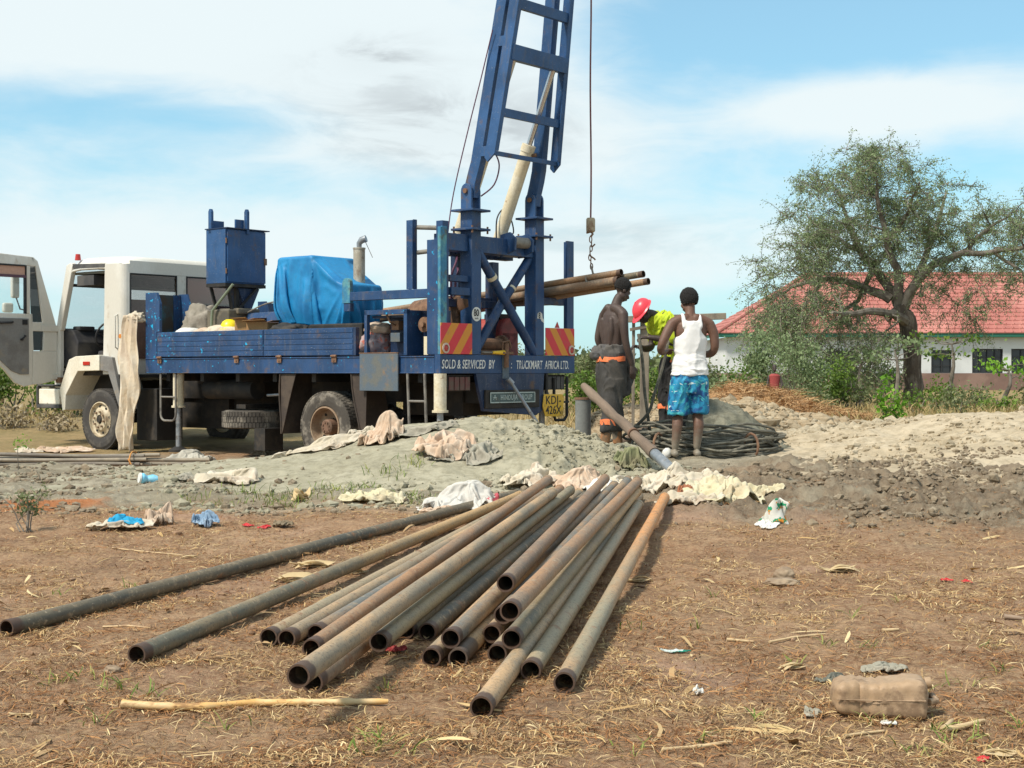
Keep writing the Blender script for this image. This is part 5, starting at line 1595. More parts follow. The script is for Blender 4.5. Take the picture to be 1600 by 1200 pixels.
# ------------------------------------------------------------------ drill pipes lying in a fan
PIPES = [
('long dark grey pipe lying farthest left, apart from the fan', 'dark', (-2.023, 5.913, 0.032), (0.048, 11.456, 0.103)),
('second pipe from the left, greenish grey at its near end and tan behind', 'greentan', (-1.346, 5.297, 0.034), (0.060, 11.177, 0.110)),
('thin grey pipe with the leftmost mouth of the three low pipes', 'grey', (-0.917, 5.565, 0.032), (0.161, 11.360, 0.097)),
('tan pipe with its mouth between the leftmost low mouth and a raised rusty mouth', 'tan', (-0.846, 5.544, 0.031), (0.202, 11.230, 0.126)),
('blue grey pipe with a rusty mouth resting over two low pipes', 'bluegrey', (-0.755, 5.684, 0.056), (0.229, 11.005, 0.122)),
('reddish brown pipe on the ground just left of the big raised pipe', 'rust', (-0.732, 5.389, 0.033), (0.267, 10.979, 0.243)),
('big tan grey pipe lying on top, with the large mouth nearest the corn stalk', 'tan', (-0.622, 4.302, 0.162), (0.275, 10.035, 0.224)),
('brown pipe half hidden under the big raised tan pipe', 'rust', (-0.646, 4.781, 0.033), (0.348, 10.807, 0.186)),
('olive grey pipe just right of the big raised tan pipe', 'olive', (-0.473, 5.248, 0.087), (0.428, 10.890, 0.170)),
('narrow tan pipe beside the olive grey pipe, with a small pale rimmed mouth', 'tan', (-0.415, 5.768, 0.032), (0.530, 11.637, 0.091)),
('dark slate pipe sunk low in the middle of the fan, its end in straw', 'dark', (-0.328, 5.726, 0.034), (0.569, 11.446, 0.088)),
('blue grey pipe with a dark collar, lying above two pale mouths in the middle', 'bluegrey', (-0.218, 5.257, 0.098), (0.775, 11.192, 0.184)),
('low pale tan pipe with the left one of two mouths under the blue grey pipe', 'tan', (-0.285, 5.220, 0.034), (0.628, 11.054, 0.148)),
('tan pipe with a dark brown band behind its mouth, in the middle of the fan', 'tanband', (-0.191, 5.223, 0.032), (0.832, 11.677, 0.121)),
('brown pipe whose mouth is the highest and farthest back of all', 'brown', (-0.026, 5.884, 0.205), (0.708, 11.251, 0.232)),
('orange brown pipe on top of the right stack, with a wide dark mouth', 'rust', (-0.007, 5.079, 0.225), (0.919, 10.816, 0.244)),
('steel blue pipe tucked behind the orange brown top pipe', 'bluegrey', (-0.034, 5.611, 0.124), (0.895, 11.451, 0.201)),
('tan pipe with a small dark mouth inside the right stack, under the steel blue pipe', 'tan', (-0.076, 5.556, 0.062), (0.865, 11.398, 0.132)),
('grey pipe at the bottom of the right stack with a pale inner mouth', 'grey', (-0.053, 5.281, 0.052), (0.920, 11.280, 0.086)),
('olive tan pipe under the orange brown top pipe', 'greentan', (-0.001, 5.165, 0.113), (0.911, 10.765, 0.175)),
('long tan pipe whose mouth comes nearest to the camera', 'tan', (-0.092, 4.436, 0.033), (0.948, 11.065, 0.112)),
('mottled grey pipe between the long tan pipe and the separate one', 'grey', (0.063, 4.974, 0.034), (0.871, 10.177, 0.129)),
('separate pipe farthest right, grey near its mouth and orange at its far end', 'greyorange', (0.169, 4.769, 0.034), (1.099, 10.636, 0.140)),
]
PCK = 1.5
PC = {'dark': ((0.050, 0.052, 0.045), (0.10, 0.085, 0.06)), 'greentan': ((0.085, 0.087, 0.070), (0.30, 0.205, 0.105)), 'grey': ((0.19, 0.17, 0.125), (0.24, 0.19, 0.13)),
      'tan': ((0.31, 0.215, 0.13), (0.17, 0.145, 0.11)), 'bluegrey': ((0.095, 0.105, 0.11), (0.21, 0.145, 0.09)), 'rust': ((0.23, 0.135, 0.075), (0.16, 0.12, 0.09)),
      'olive': ((0.22, 0.19, 0.125), (0.15, 0.14, 0.105)), 'tanband': ((0.30, 0.21, 0.125), (0.15, 0.125, 0.10)), 'brown': ((0.18, 0.115, 0.075), (0.11, 0.09, 0.075)),
      'greyorange': ((0.18, 0.17, 0.13), (0.38, 0.185, 0.07))}


def pipe_mat(kind, idx, grad):
    c1, c2 = [(a * PCK * 1.04, b_ * PCK * 0.97, c_ * PCK * 0.84) for a, b_, c_ in PC[kind]]
    m, t, b = new_mat('pipe_%s' % kind)
    v = coords(t)
    sp = N(t, 'ShaderNodeSeparateXYZ'); t.links.new(v, sp.inputs[0])
    oi = N(t, 'ShaderNodeObjectInfo')
    off = N(t, 'ShaderNodeVectorMath', operation='ADD')
    sc = N(t, 'ShaderNodeVectorMath', operation='SCALE'); sc.inputs['Scale'].default_value = 37.0
    cb = N(t, 'ShaderNodeCombineXYZ'); t.links.new(oi.outputs['Random'], cb.inputs[0]); t.links.new(oi.outputs['Random'], cb.inputs[1])
    t.links.new(cb.outputs[0], sc.inputs[0])
    t.links.new(v, off.inputs[0]); t.links.new(sc.outputs[0], off.inputs[1])
    mp_ = N(t, 'ShaderNodeMapping'); mp_.inputs['Scale'].default_value = (1, 1, 0.22)
    t.links.new(off.outputs[0], mp_.inputs[0])
    a = map_range(t, noise_fac(t, 5.0, 7, 0.65, mp_.outputs[0]), 0.40, 0.60)
    if grad:
        g = map_range(t, sp.outputs[2], 1.2, 4.6)
        a = math_node(t, 'ADD', math_node(t, 'MULTIPLY', a, 0.35), math_node(t, 'MULTIPLY', g, 0.8), True)
    c = mix_col(t, a, c1, c2)
    f = map_range(t, noise_fac(t, 17, 8, 0.7, off.outputs[0]), 0.52, 0.68, 0, 0.75)
    c = mix_col(t, f, c, (0.36, 0.27, 0.17))
    f = map_range(t, noise_fac(t, 9, 8, 0.7, off.outputs[0], 0.5), 0.57, 0.66, 0, 0.8)
    c = mix_col(t, f, c, (0.24, 0.115, 0.05))
    f = map_range(t, noise_fac(t, 30, 6, 0.7, off.outputs[0]), 0.60, 0.70, 0, 0.8)
    c = mix_col(t, f, c, (0.06, 0.052, 0.045))
    f = map_range(t, noise_fac(t, 85, 5, 0.75, off.outputs[0]), 0.53, 0.60, 0, 0.55)
    c = mix_col(t, f, c, (0.075, 0.055, 0.040))
    f = map_range(t, noise_fac(t, 48, 6, 0.75, off.outputs[0]), 0.58, 0.66, 0, 0.6)
    c = mix_col(t, f, c, (0.46, 0.37, 0.26))
    # thread end: dark rust for the last few centimetres
    e = map_range(t, math_node(t, 'ADD', sp.outputs[2], math_node(t, 'MULTIPLY', noise_fac(t, 25, 4, 0.6, off.outputs[0]), 0.05)), 0.075, 0.095, 0.95, 0)
    c = mix_col(t, e, c, (0.075, 0.042, 0.028))
    if kind == 'tanband':
        e2 = map_range(t, sp.outputs[2], 0.20, 0.235, 0.9, 0)
        c = mix_col(t, e2, c, (0.085, 0.06, 0.045))
    t.links.new(c, b.inputs['Base Color'])
    b.inputs['Roughness'].default_value = 0.62
    b.inputs['Metallic'].default_value = 0.0
    b.inputs['Specular IOR Level'].default_value = 0.45
    hh = math_node(t, 'ADD', noise_fac(t, 30, 7, 0.7, off.outputs[0]), math_node(t, 'MULTIPLY', noise_fac(t, 3.5, 3, 0.5, mp_.outputs[0]), 1.0))
    bump(t, b, hh, 0.35, 0.006)
    return m


PMATS = {}
INNER = surf('rusty_pipe_bore', (0.04, 0.024, 0.016), 0.9, col2=(0.12, 0.07, 0.04), s2=20)
PR = 0.034


def make_pipe(label, kind, p, q, group, r=PR, cat='pipe', name='drill_pipe'):
    p = Vector(p); q = Vector(q)
    ln = (q - p).length
    root = empty(name, p, 0, label, cat, group)
    root.rotation_mode = 'QUATERNION'
    root.rotation_quaternion = (q - p).to_track_quat('Z', 'Y')
    if kind not in PMATS:
        PMATS[kind] = pipe_mat(kind, 0, kind in ('greentan', 'greyorange'))
    MB().pipe((0, 0, 0.0), (0, 0, ln), r, r * 0.86, 28, 14).build('tube', PMATS[kind], root, True)
    MB().pipe((0, 0, -0.004), (0, 0, 0.032), r * 1.04, r * 0.86, 28, 2).build('collar', PMATS[kind], root, True)
    MB().pipe((0, 0, ln - 0.07), (0, 0, ln + 0.004), r * 1.09, r * 0.86, 28, 2).build('coupling', PMATS[kind], root, True)
    return root


for lb, kd, p, q in PIPES:
    p = Vector(p); q = Vector(q)
    g1 = gz(p.x, p.y) + PR - p.z
    g2 = tz(q.x, q.y) + PR - q.z
    if p.z < 0.06: p.z += max(-0.02, g1)
    make_pipe(lb, kd, p, q, 'drill pipes lying in a fan on the soil')

# three pipes lifted by the hook
for i, (lb, kd, dv, dw, eu) in enumerate((('lower thick brown pipe of the bundle held up by the hook', 'brown', 0.0, 0.0, -1.10), ('upper rusty pipe of the bundle held up by the hook', 'rust', 0.03, 0.11, -1.12),
                                          ('middle dark pipe of the hooked bundle, its end beside a head', 'dark', 0.12, 0.05, -1.42), ('small red brown pipe end sticking out farthest from the hooked bundle', 'rust', 0.12, -0.06, -1.50))):
    w0, w1 = 2.36, 1.90
    A_ = truck.matrix_basis @ Vector((0, 0, 0))
    M_ = Matrix.Translation((-0.917, 18.9, 0)) @ Matrix.Rotation(-TH, 4, 'Z')
    p = M_ @ uvw(eu, 2.40 + dv, 2.28 + dw + (-1.1 - eu) * 0.10)
    q = M_ @ uvw(eu + 4.6, 2.42 + dv, 2.28 + dw - 0.42)
    make_pipe(lb, kd, p, q, 'pipes hanging from the hook', r=0.062 if i == 0 else 0.045)

# leaning pipe, split log like
P_A = Vector(((912 - 800) / 2310 * 14.9, 14.9, CAM_H - (604 - 580) / 2310 * 14.9))
P_B = Vector(((1050 - 800) / 2310 * 12.55, 12.55, 0)); P_B.z = tz(P_B.x, P_B.y) + 0.05
PMATS['wood'] = surf('weathered_brown_pole', (0.19, 0.135, 0.095), 0.85, col2=(0.12, 0.085, 0.06), s2=3, lo=0.4, hi=0.6, dirt=(0.30, 0.24, 0.17), sd=7, bmp=0.6, bs=18, stretch=(1, 1, 0.15))
lp = empty('leaning_pipe', P_A, 0, 'long brown worn pipe propped on the grey stub and sloping to the rags', 'pipe')
lp.rotation_mode = 'QUATERNION'; lp.rotation_quaternion = (P_B - P_A).to_track_quat('Z', 'Y')
ln = (P_B - P_A).length
mb = MB()
mb.tube([(0.006 * math.sin(i), 0.006 * math.cos(i * 1.7), ln * i / 12 * 0.80) for i in range(13)], [0.035] + [0.046 + 0.005 * math.sin(i * 2.1) for i in range(11)] + [0.050], 18)
mb.build('tube', PMATS['wood'], lp, True)
MB().pipe((0, 0, ln * 0.80), (0, 0, ln), 0.046, 0.037, 20, 4).build('steel_end', STEEL, lp, True)
MB().tube([(0, 0, ln * 0.79), (0, 0, ln * 0.83)], 0.056, 18).build('coupling', PMATS['wood'], lp, True)
MB().tube([(0, 0, ln * 0.60), (0, 0, ln * 0.612)], 0.053, 18).build('band', RUST, lp, True)
# second rod crossing behind the men
P_C = Vector((1.48, 16.4, 0.42)); P_D = Vector((1.10, 16.0, 0.20))
MB().tube([P_C, P_C.lerp(P_D, 0.5), P_D], 0.045, 12).build('short_log', PMATS['wood'], None, True, label='short brown log lying in the mud behind the shirtless man', cat='log')

# casing stub
cs = empty('casing_stub', (0.765, 15.9, tz(0.765, 15.9) - 0.05), 0, 'upright grey steel casing stub in the mud beside the shirtless man', 'casing pipe')
CASM = surf('grey_casing_steel', (0.16, 0.165, 0.155), 0.7, col2=(0.24, 0.24, 0.22), s2=3, dirt=(0.10, 0.085, 0.07), sd=5, bmp=0.2)
h_ = 0.765 - cs.location.z
MB().pipe((0, 0, 0), (0, 0, h_), 0.085, 0.075, 32, 2).build('tube', CASM, cs, True)
MB().pipe((0, 0, h_ - 0.02), (0, 0, h_ + 0.004), 0.092, 0.073, 32, 2).build('rim', RUST, cs, True)


# ------------------------------------------------------------------ hoist line with its hook
hk = M_ @ uvw(-0.63, 2.40, 0)
hx, hy = hk.x, hk.y
hl = empty('hoist_line', (hx, hy, 2.3), 0, 'thin red hoist cable with weight, chain and hook hanging from the mast', 'hoist cable')
CABLE = surf('red_brown_cable', (0.16, 0.05, 0.05), 0.6)
zt = 8.7
pts = [(0.006 * math.sin(i * 0.9), 0, 0.86 + (zt - 3.16) * i / 16) for i in range(17)]
MB().tube(pts, 0.012, 8).build('cable', CABLE, hl, True)
hwt = MB().lathe([(0, 0.66), (0.045, 0.66), (0.062, 0.68), (0.062, 0.84), (0.05, 0.86), (0, 0.86)], (0, 0, 0), (0, 0, 1), 20, False).build('weight', surf('rusty_cream_weight', (0.36, 0.29, 0.19), 0.7, col2=(0.20, 0.12, 0.07), s2=8), hl, True)
MB().tube([(0.0, 0, 0.60), (0.03, 0, 0.64), (0, 0, 0.67), (-0.06, 0, 0.655)], 0.016, 8).build('shackle', RUST, hl, True)
for k in range(7):
    z_ = 0.60 - k * 0.062
    a = (k % 2) * math.pi / 2
    ring = []
    for j in range(12):
        t_ = 2 * math.pi * j / 12
        x_ = 0.017 * math.cos(t_); zz = z_ - 0.036 + 0.042 * math.sin(t_)
        ring.append((x_ * math.cos(a) + 0.012 * math.sin(k * 1.3), x_ * math.sin(a), zz))
    MB().tube(ring, 0.0075, 6, closed=True).build('chain_link', RUST, hl, True)
MB().tube([(0.02, 0, 0.46), (0.06, 0, 0.50)], 0.012, 6).build('chain_pin', RUST, hl)
MB().tube([(-0.01, 0, 0.34), (0.05, 0, 0.30), (0.065, 0, 0.28)], 0.012, 6).build('chain_pin', RUST, hl)
hook = [(0.0, 0, 0.20), (0.02, 0, 0.15), (0.03, 0, 0.10)] + [(0.0 + 0.07 * math.cos(a), 0, 0.03 + 0.075 * math.sin(a)) for a in np.linspace(0.9, -3.4, 14)]
MB().tube(hook, [0.014] * 15 + [0.010, 0.006], 8).build('hook', GREYT, hl, True)


# ------------------------------------------------------------------ crumpled cloth and sacks
def cloth_mat(name, c1, c2, dirt, amt=0.6, sd=3.0, prints=None):
    m, t, b = new_mat(name)
    v = coords(t)
    c = mix_col(t, map_range(t, noise_fac(t, 4, 6, 0.6, v), 0.4, 0.62), c1, c2)
    f = map_range(t, noise_fac(t, sd, 8, 0.65, v), 0.50, 0.66, 0, amt)
    c = mix_col(t, f, c, dirt)
    if prints:
        for (col, s_, lo_) in prints:
            f = map_range(t, noise_fac(t, s_, 2, 0.5, v), lo_, lo_ + 0.02)
            c = mix_col(t, f, c, col)
    t.links.new(c, b.inputs['Base Color'])
    b.inputs['Roughness'].default_value = 0.8
    b.inputs['Specular IOR Level'].default_value = 0.2
    tr = N(t, 'ShaderNodeBsdfTranslucent'); t.links.new(c, tr.inputs['Color'])
    mx = N(t, 'ShaderNodeMixShader', i_Fac=0.22)
    t.links.new(b.outputs[0], mx.inputs[1]); t.links.new(tr.outputs[0], mx.inputs[2])
    t.links.new(mx.outputs[0], t.nodes['Material Output'].inputs[0])
    w = N(t, 'ShaderNodeTexNoise', i_Scale=9.0, i_Detail=4.0, i_Roughness=0.5, i_Distortion=1.2)
    t.links.new(v, w.inputs['Vector'])
    bump(t, b, w.outputs['Fac'], 0.5, 0.02)
    return m


RAGC = cloth_mat('cream_sack_cloth', (0.62, 0.54, 0.41), (0.70, 0.63, 0.52), (0.38, 0.26, 0.16))
RAGP = cloth_mat('peach_sack_cloth', (0.62, 0.45, 0.32), (0.70, 0.58, 0.46), (0.36, 0.23, 0.14))
RAGG = cloth_mat('grey_muddy_sack', (0.36, 0.34, 0.27), (0.46, 0.42, 0.34), (0.20, 0.18, 0.14))
RAGB = cloth_mat('brown_muddy_sack', (0.26, 0.20, 0.13), (0.34, 0.28, 0.19), (0.13, 0.10, 0.07))
RAGW = cloth_mat('white_printed_sack', (0.62, 0.59, 0.54), (0.70, 0.68, 0.63), (0.36, 0.30, 0.24), 0.5, 4, [((0.60, 0.13, 0.16), 7.0, 0.66)])
RAGY = cloth_mat('yellow_cream_sack', (0.66, 0.58, 0.38), (0.70, 0.64, 0.47), (0.42, 0.30, 0.16))
RAGO = cloth_mat('olive_sack', (0.24, 0.25, 0.13), (0.33, 0.31, 0.18), (0.15, 0.12, 0.08))
PLBLUE = cloth_mat('sky_blue_plastic', (0.03, 0.36, 0.62), (0.06, 0.46, 0.70), (0.02, 0.12, 0.26), 0.5, 8)
PLDBL = cloth_mat('grey_blue_plastic', (0.24, 0.36, 0.50), (0.40, 0.52, 0.64), (0.08, 0.12, 0.22), 0.6, 6)
PLRED = cloth_mat('red_plastic_scrap', (0.66, 0.05, 0.06), (0.72, 0.10, 0.10), (0.4, 0.05, 0.05), 0.4, 8)
PLWHT = cloth_mat('white_plastic', (0.76, 0.75, 0.70), (0.80, 0.79, 0.76), (0.5, 0.45, 0.38), 0.25, 6)
HUSK = cloth_mat('pale_corn_husk', (0.62, 0.47, 0.26), (0.70, 0.57, 0.36), (0.40, 0.26, 0.13), 0.5, 9)
STONEB = surf('brown_stone', (0.24, 0.17, 0.11), 0.9, col2=(0.32, 0.24, 0.16), s2=8, bmp=0.6, bs=20)


def collider(me, tmp, fric=20.0, outer=0.01):
    o = bpy.data.objects.new('collider', me); COL.objects.link(o)
    o.modifiers.new('c', 'COLLISION')
    o.collision.thickness_outer = outer
    o.collision.cloth_friction = fric
    tmp.append(o)


def sim_cloths(nvar=5):
    """let real cloth settle once: five crumpled rags on bumpy ground and the tarpaulin over its boxes"""
    tmp = []; outs = []; N_ = 46
    gx, gy = np.meshgrid(np.linspace(-2, 3 * nvar, 30 * nvar), np.linspace(-1.6, 1.6, 34))
    gv = 0.10 * (fbm(gx * 1.3, gy * 1.3, 3, 3) - 0.5) + sum(0.10 * np.exp(-(((gx - 2.85 * k) / 0.22) ** 2 + ((gy + 0.1 * k - 0.2) / 0.18) ** 2)) for k in range(nvar))
    me = bpy.data.meshes.new('g')
    me.from_pydata(np.stack([gx, gy, gv], 2).reshape(-1, 3).tolist(), [], grid_faces(34, 30 * nvar).tolist())
    collider(me, tmp)
    for k in range(nvar):
        s, t = np.meshgrid(np.linspace(-1, 1, N_), np.linspace(-1, 1, N_))
        ang = np.arctan2(t, s); rad = np.maximum(abs(s), abs(t)); rr = np.sqrt(s * s + t * t) + 1e-6
        e = 1 + 0.7 * (fbm(np.cos(ang) * 1.6 + k * 7, np.sin(ang) * 1.6 + k, k + 40, 4, 0.6) - 0.5)
        x = (s * 0.45 + s / rr * rad * 0.55) * e * 0.62; y = (t * 0.45 + t / rr * rad * 0.55) * e * 0.62
        z = 0.14 + 0.10 * fbm(s * 2 + k, t * 2, k + 50, 3) + 0.12 * np.exp(-((s * 3) ** 2 + (t * 3) ** 2)) + 0.08 * np.sin(s * 4 + k)
        me = bpy.data.meshes.new('r')
        me.from_pydata(np.stack([x + 3 * k, y, z], 2).reshape(-1, 3).tolist(), [], grid_faces(N_, N_).tolist())
        o = bpy.data.objects.new('r', me); COL.objects.link(o); outs.append(o)
        c = o.modifiers.new('cloth', 'CLOTH'); st = c.settings
        st.quality = 4; st.mass = 0.2; st.tension_stiffness = 15; st.compression_stiffness = 15; st.shear_stiffness = 5; st.bending_stiffness = 0.25; st.air_damping = 2
        st.shrink_min = -0.55; st.shrink_max = -0.55
        vg = o.vertex_groups.new(name='pin'); rp = np.random.default_rng(k + 5); ids = []
        for a_ in range(9):
            b_ = int(rp.integers(N_)); p_, q_ = [(b_, 0), (b_, N_ - 1), (0, b_), (N_ - 1, b_), (int(rp.integers(4, N_ - 4)), int(rp.integers(4, N_ - 4)))][a_ % 5]
            ids.append(p_ * N_ + q_)
        vg.add(ids, 1.0, 'REPLACE'); st.vertex_group_mass = 'pin'
        for q in ids: me.vertices[q].co.z = 0.06
        c.collision_settings.distance_min = 0.008; c.collision_settings.use_self_collision = True; c.collision_settings.self_distance_min = 0.006
        c.point_cache.frame_end = 60
    # tarpaulin, simulated far aside in truck coordinates (y + 20)
    for a, b_ in (((2.92, 20.52, 1.3), (3.60, 21.35, 2.68)), ((2.28, 20.58, 1.3), (2.919, 21.25, 2.26)), ((1.0, 19, 1.2), (5, 23, 1.36))):
        m_ = MB().box(a, b_).mesh('c'); collider(m_, tmp, 30.0, 0.02)
    nx, ny = 92, 72
    X, Y = np.meshgrid(np.linspace(1.45, 4.45, nx), np.linspace(19.65, 22.20, ny))
    Z = np.full_like(X, 2.74) + 0.012 * np.sin(X * 7 + Y * 5)
    me = bpy.data.meshes.new('t')
    me.from_pydata(np.stack([X, Y, Z], 2).reshape(-1, 3).tolist(), [], grid_faces(ny, nx).tolist())
    o = bpy.data.objects.new('t', me); COL.objects.link(o); outs.append(o)
    c = o.modifiers.new('cloth', 'CLOTH'); st = c.settings
    st.quality = 4; st.mass = 0.25; st.tension_stiffness = 20; st.compression_stiffness = 20; st.shear_stiffness = 8; st.bending_stiffness = 0.3; st.air_damping = 3
    st.shrink_min = -0.10; st.shrink_max = -0.10
    c.collision_settings.distance_min = 0.012
    c.point_cache.frame_end = 60
    SC.frame_start = 1; SC.frame_end = 60
    for k in range(1, 46): SC.frame_set(k)
    dg = bpy.context.evaluated_depsgraph_get()
    res = []
    for k, o in enumerate(outs):
        m2 = bpy.data.meshes.new_from_object(o.evaluated_get(dg))
        co = np.empty(len(m2.vertices) * 3); m2.vertices.foreach_get('co', co); co = co.reshape(-1, 3)
        if k < nvar: co[:, 0] -= 3 * k
        res.append(co)
    for o in tmp + outs: bpy.data.objects.remove(o)
    SC.frame_set(1)
    return res[:nvar], (res[nvar], nx, ny)


CLOTHS, TARP = sim_cloths()


def rag(name, label, cat, X, Y, sx, sy, h, mat, rot=0.0, seed=0, res=56, fold=1.0, group=None, lift=0.0, dome=1.0, edge=0.35):
    """one of the settled cloths laid on the ground at world x, y; sx, sy half sizes; h height of its folds"""
    co = CLOTHS[seed % 5].copy()
    a = seed * 1.37
    x = co[:, 0] * math.cos(a) - co[:, 1] * math.sin(a); y = co[:, 0] * math.sin(a) + co[:, 1] * math.cos(a)
    z = co[:, 2] - np.percentile(co[:, 2], 4)
    z = np.maximum(z, 0) / max(1e-6, z.max())
    z = z / (z + 0.38)
    x = x / 0.92 * sx; y = y / 0.92 * sy
    wx = X + x * math.cos(rot) - y * math.sin(rot); wy = Y + x * math.sin(rot) + y * math.cos(rot)
    base = top_z(wx, wy)
    cz = float(top_z(np.array([X]), np.array([Y]))[0])
    w = np.stack([wx - X, wy - Y, base + 0.006 + lift + z * h * 0.95 - cz], 1)
    o = link(name, np_mesh(name, w, grid_faces(46, 46)), mat, None, label, cat, group, loc=(X, Y, cz))
    if sx > 0.12:
        s_ = o.modifiers.new('sub', 'SUBSURF'); s_.levels = 1; s_.render_levels = 1
    sm = o.modifiers.new('solid', 'SOLIDIFY'); sm.thickness = min(0.004, sx * 0.03); sm.offset = 1
    return o


def G(Xp, Yp, z=0.0):
    return ray_ground(Xp, Yp, z)


def onm(Xp, Yp):
    """walk the sight line to the first surface hit, so things rest on heaps as well"""
    rx = (Xp - 800) / 2310; rz = (580 - Yp) / 2310
    y = np.arange(3.5, 30, 0.02)
    z = CAM_H + rz * y
    hgt = top_z(rx * y, y)
    i = int(np.argmax(z < hgt))
    return rx * y[i], y[i]


RG = 'rags and sacks strewn about the spoil heap'
def R_(lb, cat, px_, py_, w, d, h, mat, seed, rot=0.0, name='rag', **kw):
    x, y = onm(px_, py_)
    s_ = y / 2310
    return rag(name, lb, cat, x, y, w * s_ / 2, d, h, mat, rot, seed, group=kw.pop('group', RG), **kw)


R_('tall peach sack standing puffed up on the left crest of the grey heap', 'sack', 602, 690, 72, 0.24, 0.42, RAGP, 43, 0.2, name='sack', dome=1.0, fold=0.5, res=64)
R_('grey cream cloth trailing down from the puffed peach sack', 'cloth', 640, 680, 150, 0.16, 0.12, RAGG, 42, -0.1)
R_('long cream cloth strip lying on the left slope of the grey heap', 'cloth', 515, 700, 150, 0.14, 0.17, RAGC, 43, 0.28, res=70)
R_('small pale crumpled rag on the slope in front of the rear wheel', 'cloth', 562, 684, 50, 0.15, 0.16, RAGC, 44)
R_('peach and cream crumpled cloth on the grey heap below the name plate', 'cloth', 700, 706, 100, 0.26, 0.22, RAGP, 45, 0.1, res=70)
R_('muddy grey rag beside the peach cloth on the grey heap', 'cloth', 745, 712, 80, 0.22, 0.15, RAGG, 46, res=64)
R_('little grey rag at the foot of the peach cloth', 'cloth', 690, 718, 44, 0.1, 0.07, RAGG, 47)
R_('white sack with faint red print bulging left of the far pipe ends', 'sack', 722, 792, 130, 0.34, 0.27, RAGW, 48, 0.08, name='sack', fold=0.5, res=80)
R_('brown torn flap sticking out under the white printed sack', 'cloth', 690, 800, 60, 0.10, 0.06, RAGP, 49)
R_('cream rag lying left of the white printed sack', 'cloth', 590, 782, 110, 0.20, 0.10, RAGY, 50)
R_('cream bundle of cloth behind the left far pipe ends', 'cloth', 825, 757, 90, 0.26, 0.16, RAGC, 52)
R_('peach cloth heap just behind the middle far pipe ends', 'cloth', 905, 757, 90, 0.30, 0.20, RAGP, 53)
R_('white crumpled plastic among the cloth behind the middle pipe ends', 'plastic sheet', 940, 768, 60, 0.18, 0.14, PLWHT, 54, name='plastic_sheet')
R_('cream rag just right of the tallest far pipe ends', 'cloth', 985, 765, 90, 0.34, 0.12, RAGC, 55)
R_('pale rag wrapped round the foot of the leaning pipe', 'cloth', 1045, 755, 90, 0.30, 0.15, RAGC, 56)
R_('large pale cream cloth spread out right of the leaning pipe foot', 'cloth', 1125, 775, 130, 0.42, 0.15, RAGY, 57, -0.12, res=84)
R_('cream cloth tail stretching right from the large cream cloth', 'cloth', 1185, 776, 80, 0.10, 0.10, RAGY, 58, -0.1)
R_('cream cloth fold in front of the large cream cloth, beside the separate pipe', 'cloth', 1085, 785, 110, 0.16, 0.14, RAGC, 59, 0.25)
R_('thin pale rag lying behind the large cream cloth', 'cloth', 1085, 752, 130, 0.22, 0.10, RAGC, 60)
R_('dark red brown scrap behind the large cream cloth', 'cloth', 1150, 757, 50, 0.16, 0.06, RAGB, 61)
R_('orange brown scrap lying on the pale cloths', 'cloth', 1072, 775, 26, 0.10, 0.10, surf('orange_brown_scrap', (0.34, 0.13, 0.06), 0.85, col2=(0.26, 0.10, 0.05), s2=9), 62)
R_('brown sack slumped on the left foot of the grey heap', 'sack', 418, 712, 60, 0.20, 0.26, RAGB, 63, name='sack', fold=0.8)
R_('pale cloth strip with a brown fold near the left foot of the heap', 'cloth', 352, 752, 100, 0.22, 0.15, RAGC, 64, 0.15, res=64)
R_('pale rag half buried in the churned mud left of the heap', 'cloth', 292, 750, 60, 0.16, 0.08, RAGG, 65)
R_('white sack full of sand between the pipe bundle and the brown sack', 'sack', 302, 720, 76, 0.20, 0.22, cloth_mat('dusty_white_sack', (0.50, 0.47, 0.40), (0.58, 0.55, 0.47), (0.36, 0.32, 0.25)), 66, name='sack', fold=0.25, dome=1.0)
R_('peach and white cloth lying behind the pipe bundle at the far left', 'cloth', 105, 706, 90, 0.18, 0.12, RAGP, 67)
R_('pale pink rag at the left end behind the pipe bundle', 'cloth', 40, 706, 50, 0.15, 0.12, RAGC, 68)
R_('cream torn sack piece standing up at the soil edge on the left', 'cloth', 248, 820, 42, 0.10, 0.20, RAGP, 69, fold=1.3, edge=0.6, group=None)
R_('white torn plastic lying flat on the soil edge on the left', 'plastic sheet', 185, 826, 100, 0.14, 0.08, RAGC, 70, name='plastic_sheet', fold=1.3, dome=0.2, edge=0.9, res=64, group=None)
R_('bright blue plastic scrap lying on the white torn plastic', 'plastic scrap', 195, 826, 60, 0.08, 0.08, PLBLUE, 71, name='plastic_scrap', lift=0.03, fold=1.4, dome=0.3, group=None, edge=0.9)
R_('crumpled grey blue plastic bag right of the bright blue scrap', 'plastic bag', 320, 822, 40, 0.09, 0.13, PLDBL, 72, name='plastic_bag', fold=1.3, dome=0.8, edge=0.6, group=None)
R_('small red scrap on the soil, left one of the two near the long dark pipe', 'plastic scrap', 386, 823, 18, 0.04, 0.02, PLRED, 73, name='plastic_scrap', group=None, edge=0.9, res=30)
R_('small red scrap on the soil, nearer to the long dark pipe', 'plastic scrap', 412, 826, 18, 0.04, 0.02, PLRED, 74, name='plastic_scrap', group=None, edge=0.9, res=30)
R_('dark muddy rag lying right of the two red scraps', 'cloth', 440, 824, 34, 0.05, 0.05, RAGB, 75, group=None)
R_('white plastic wrapper with green and orange print in the dark mud', 'plastic wrapper', 1197, 822, 32, 0.11, 0.03, PLWHT, 76, name='plastic_wrapper', group=None)
R_('left red scrap lying on the bare soil at the right', 'plastic scrap', 1481, 910, 20, 0.03, 0.02, PLRED, 77, name='plastic_scrap', group=None, edge=0.9, res=30)
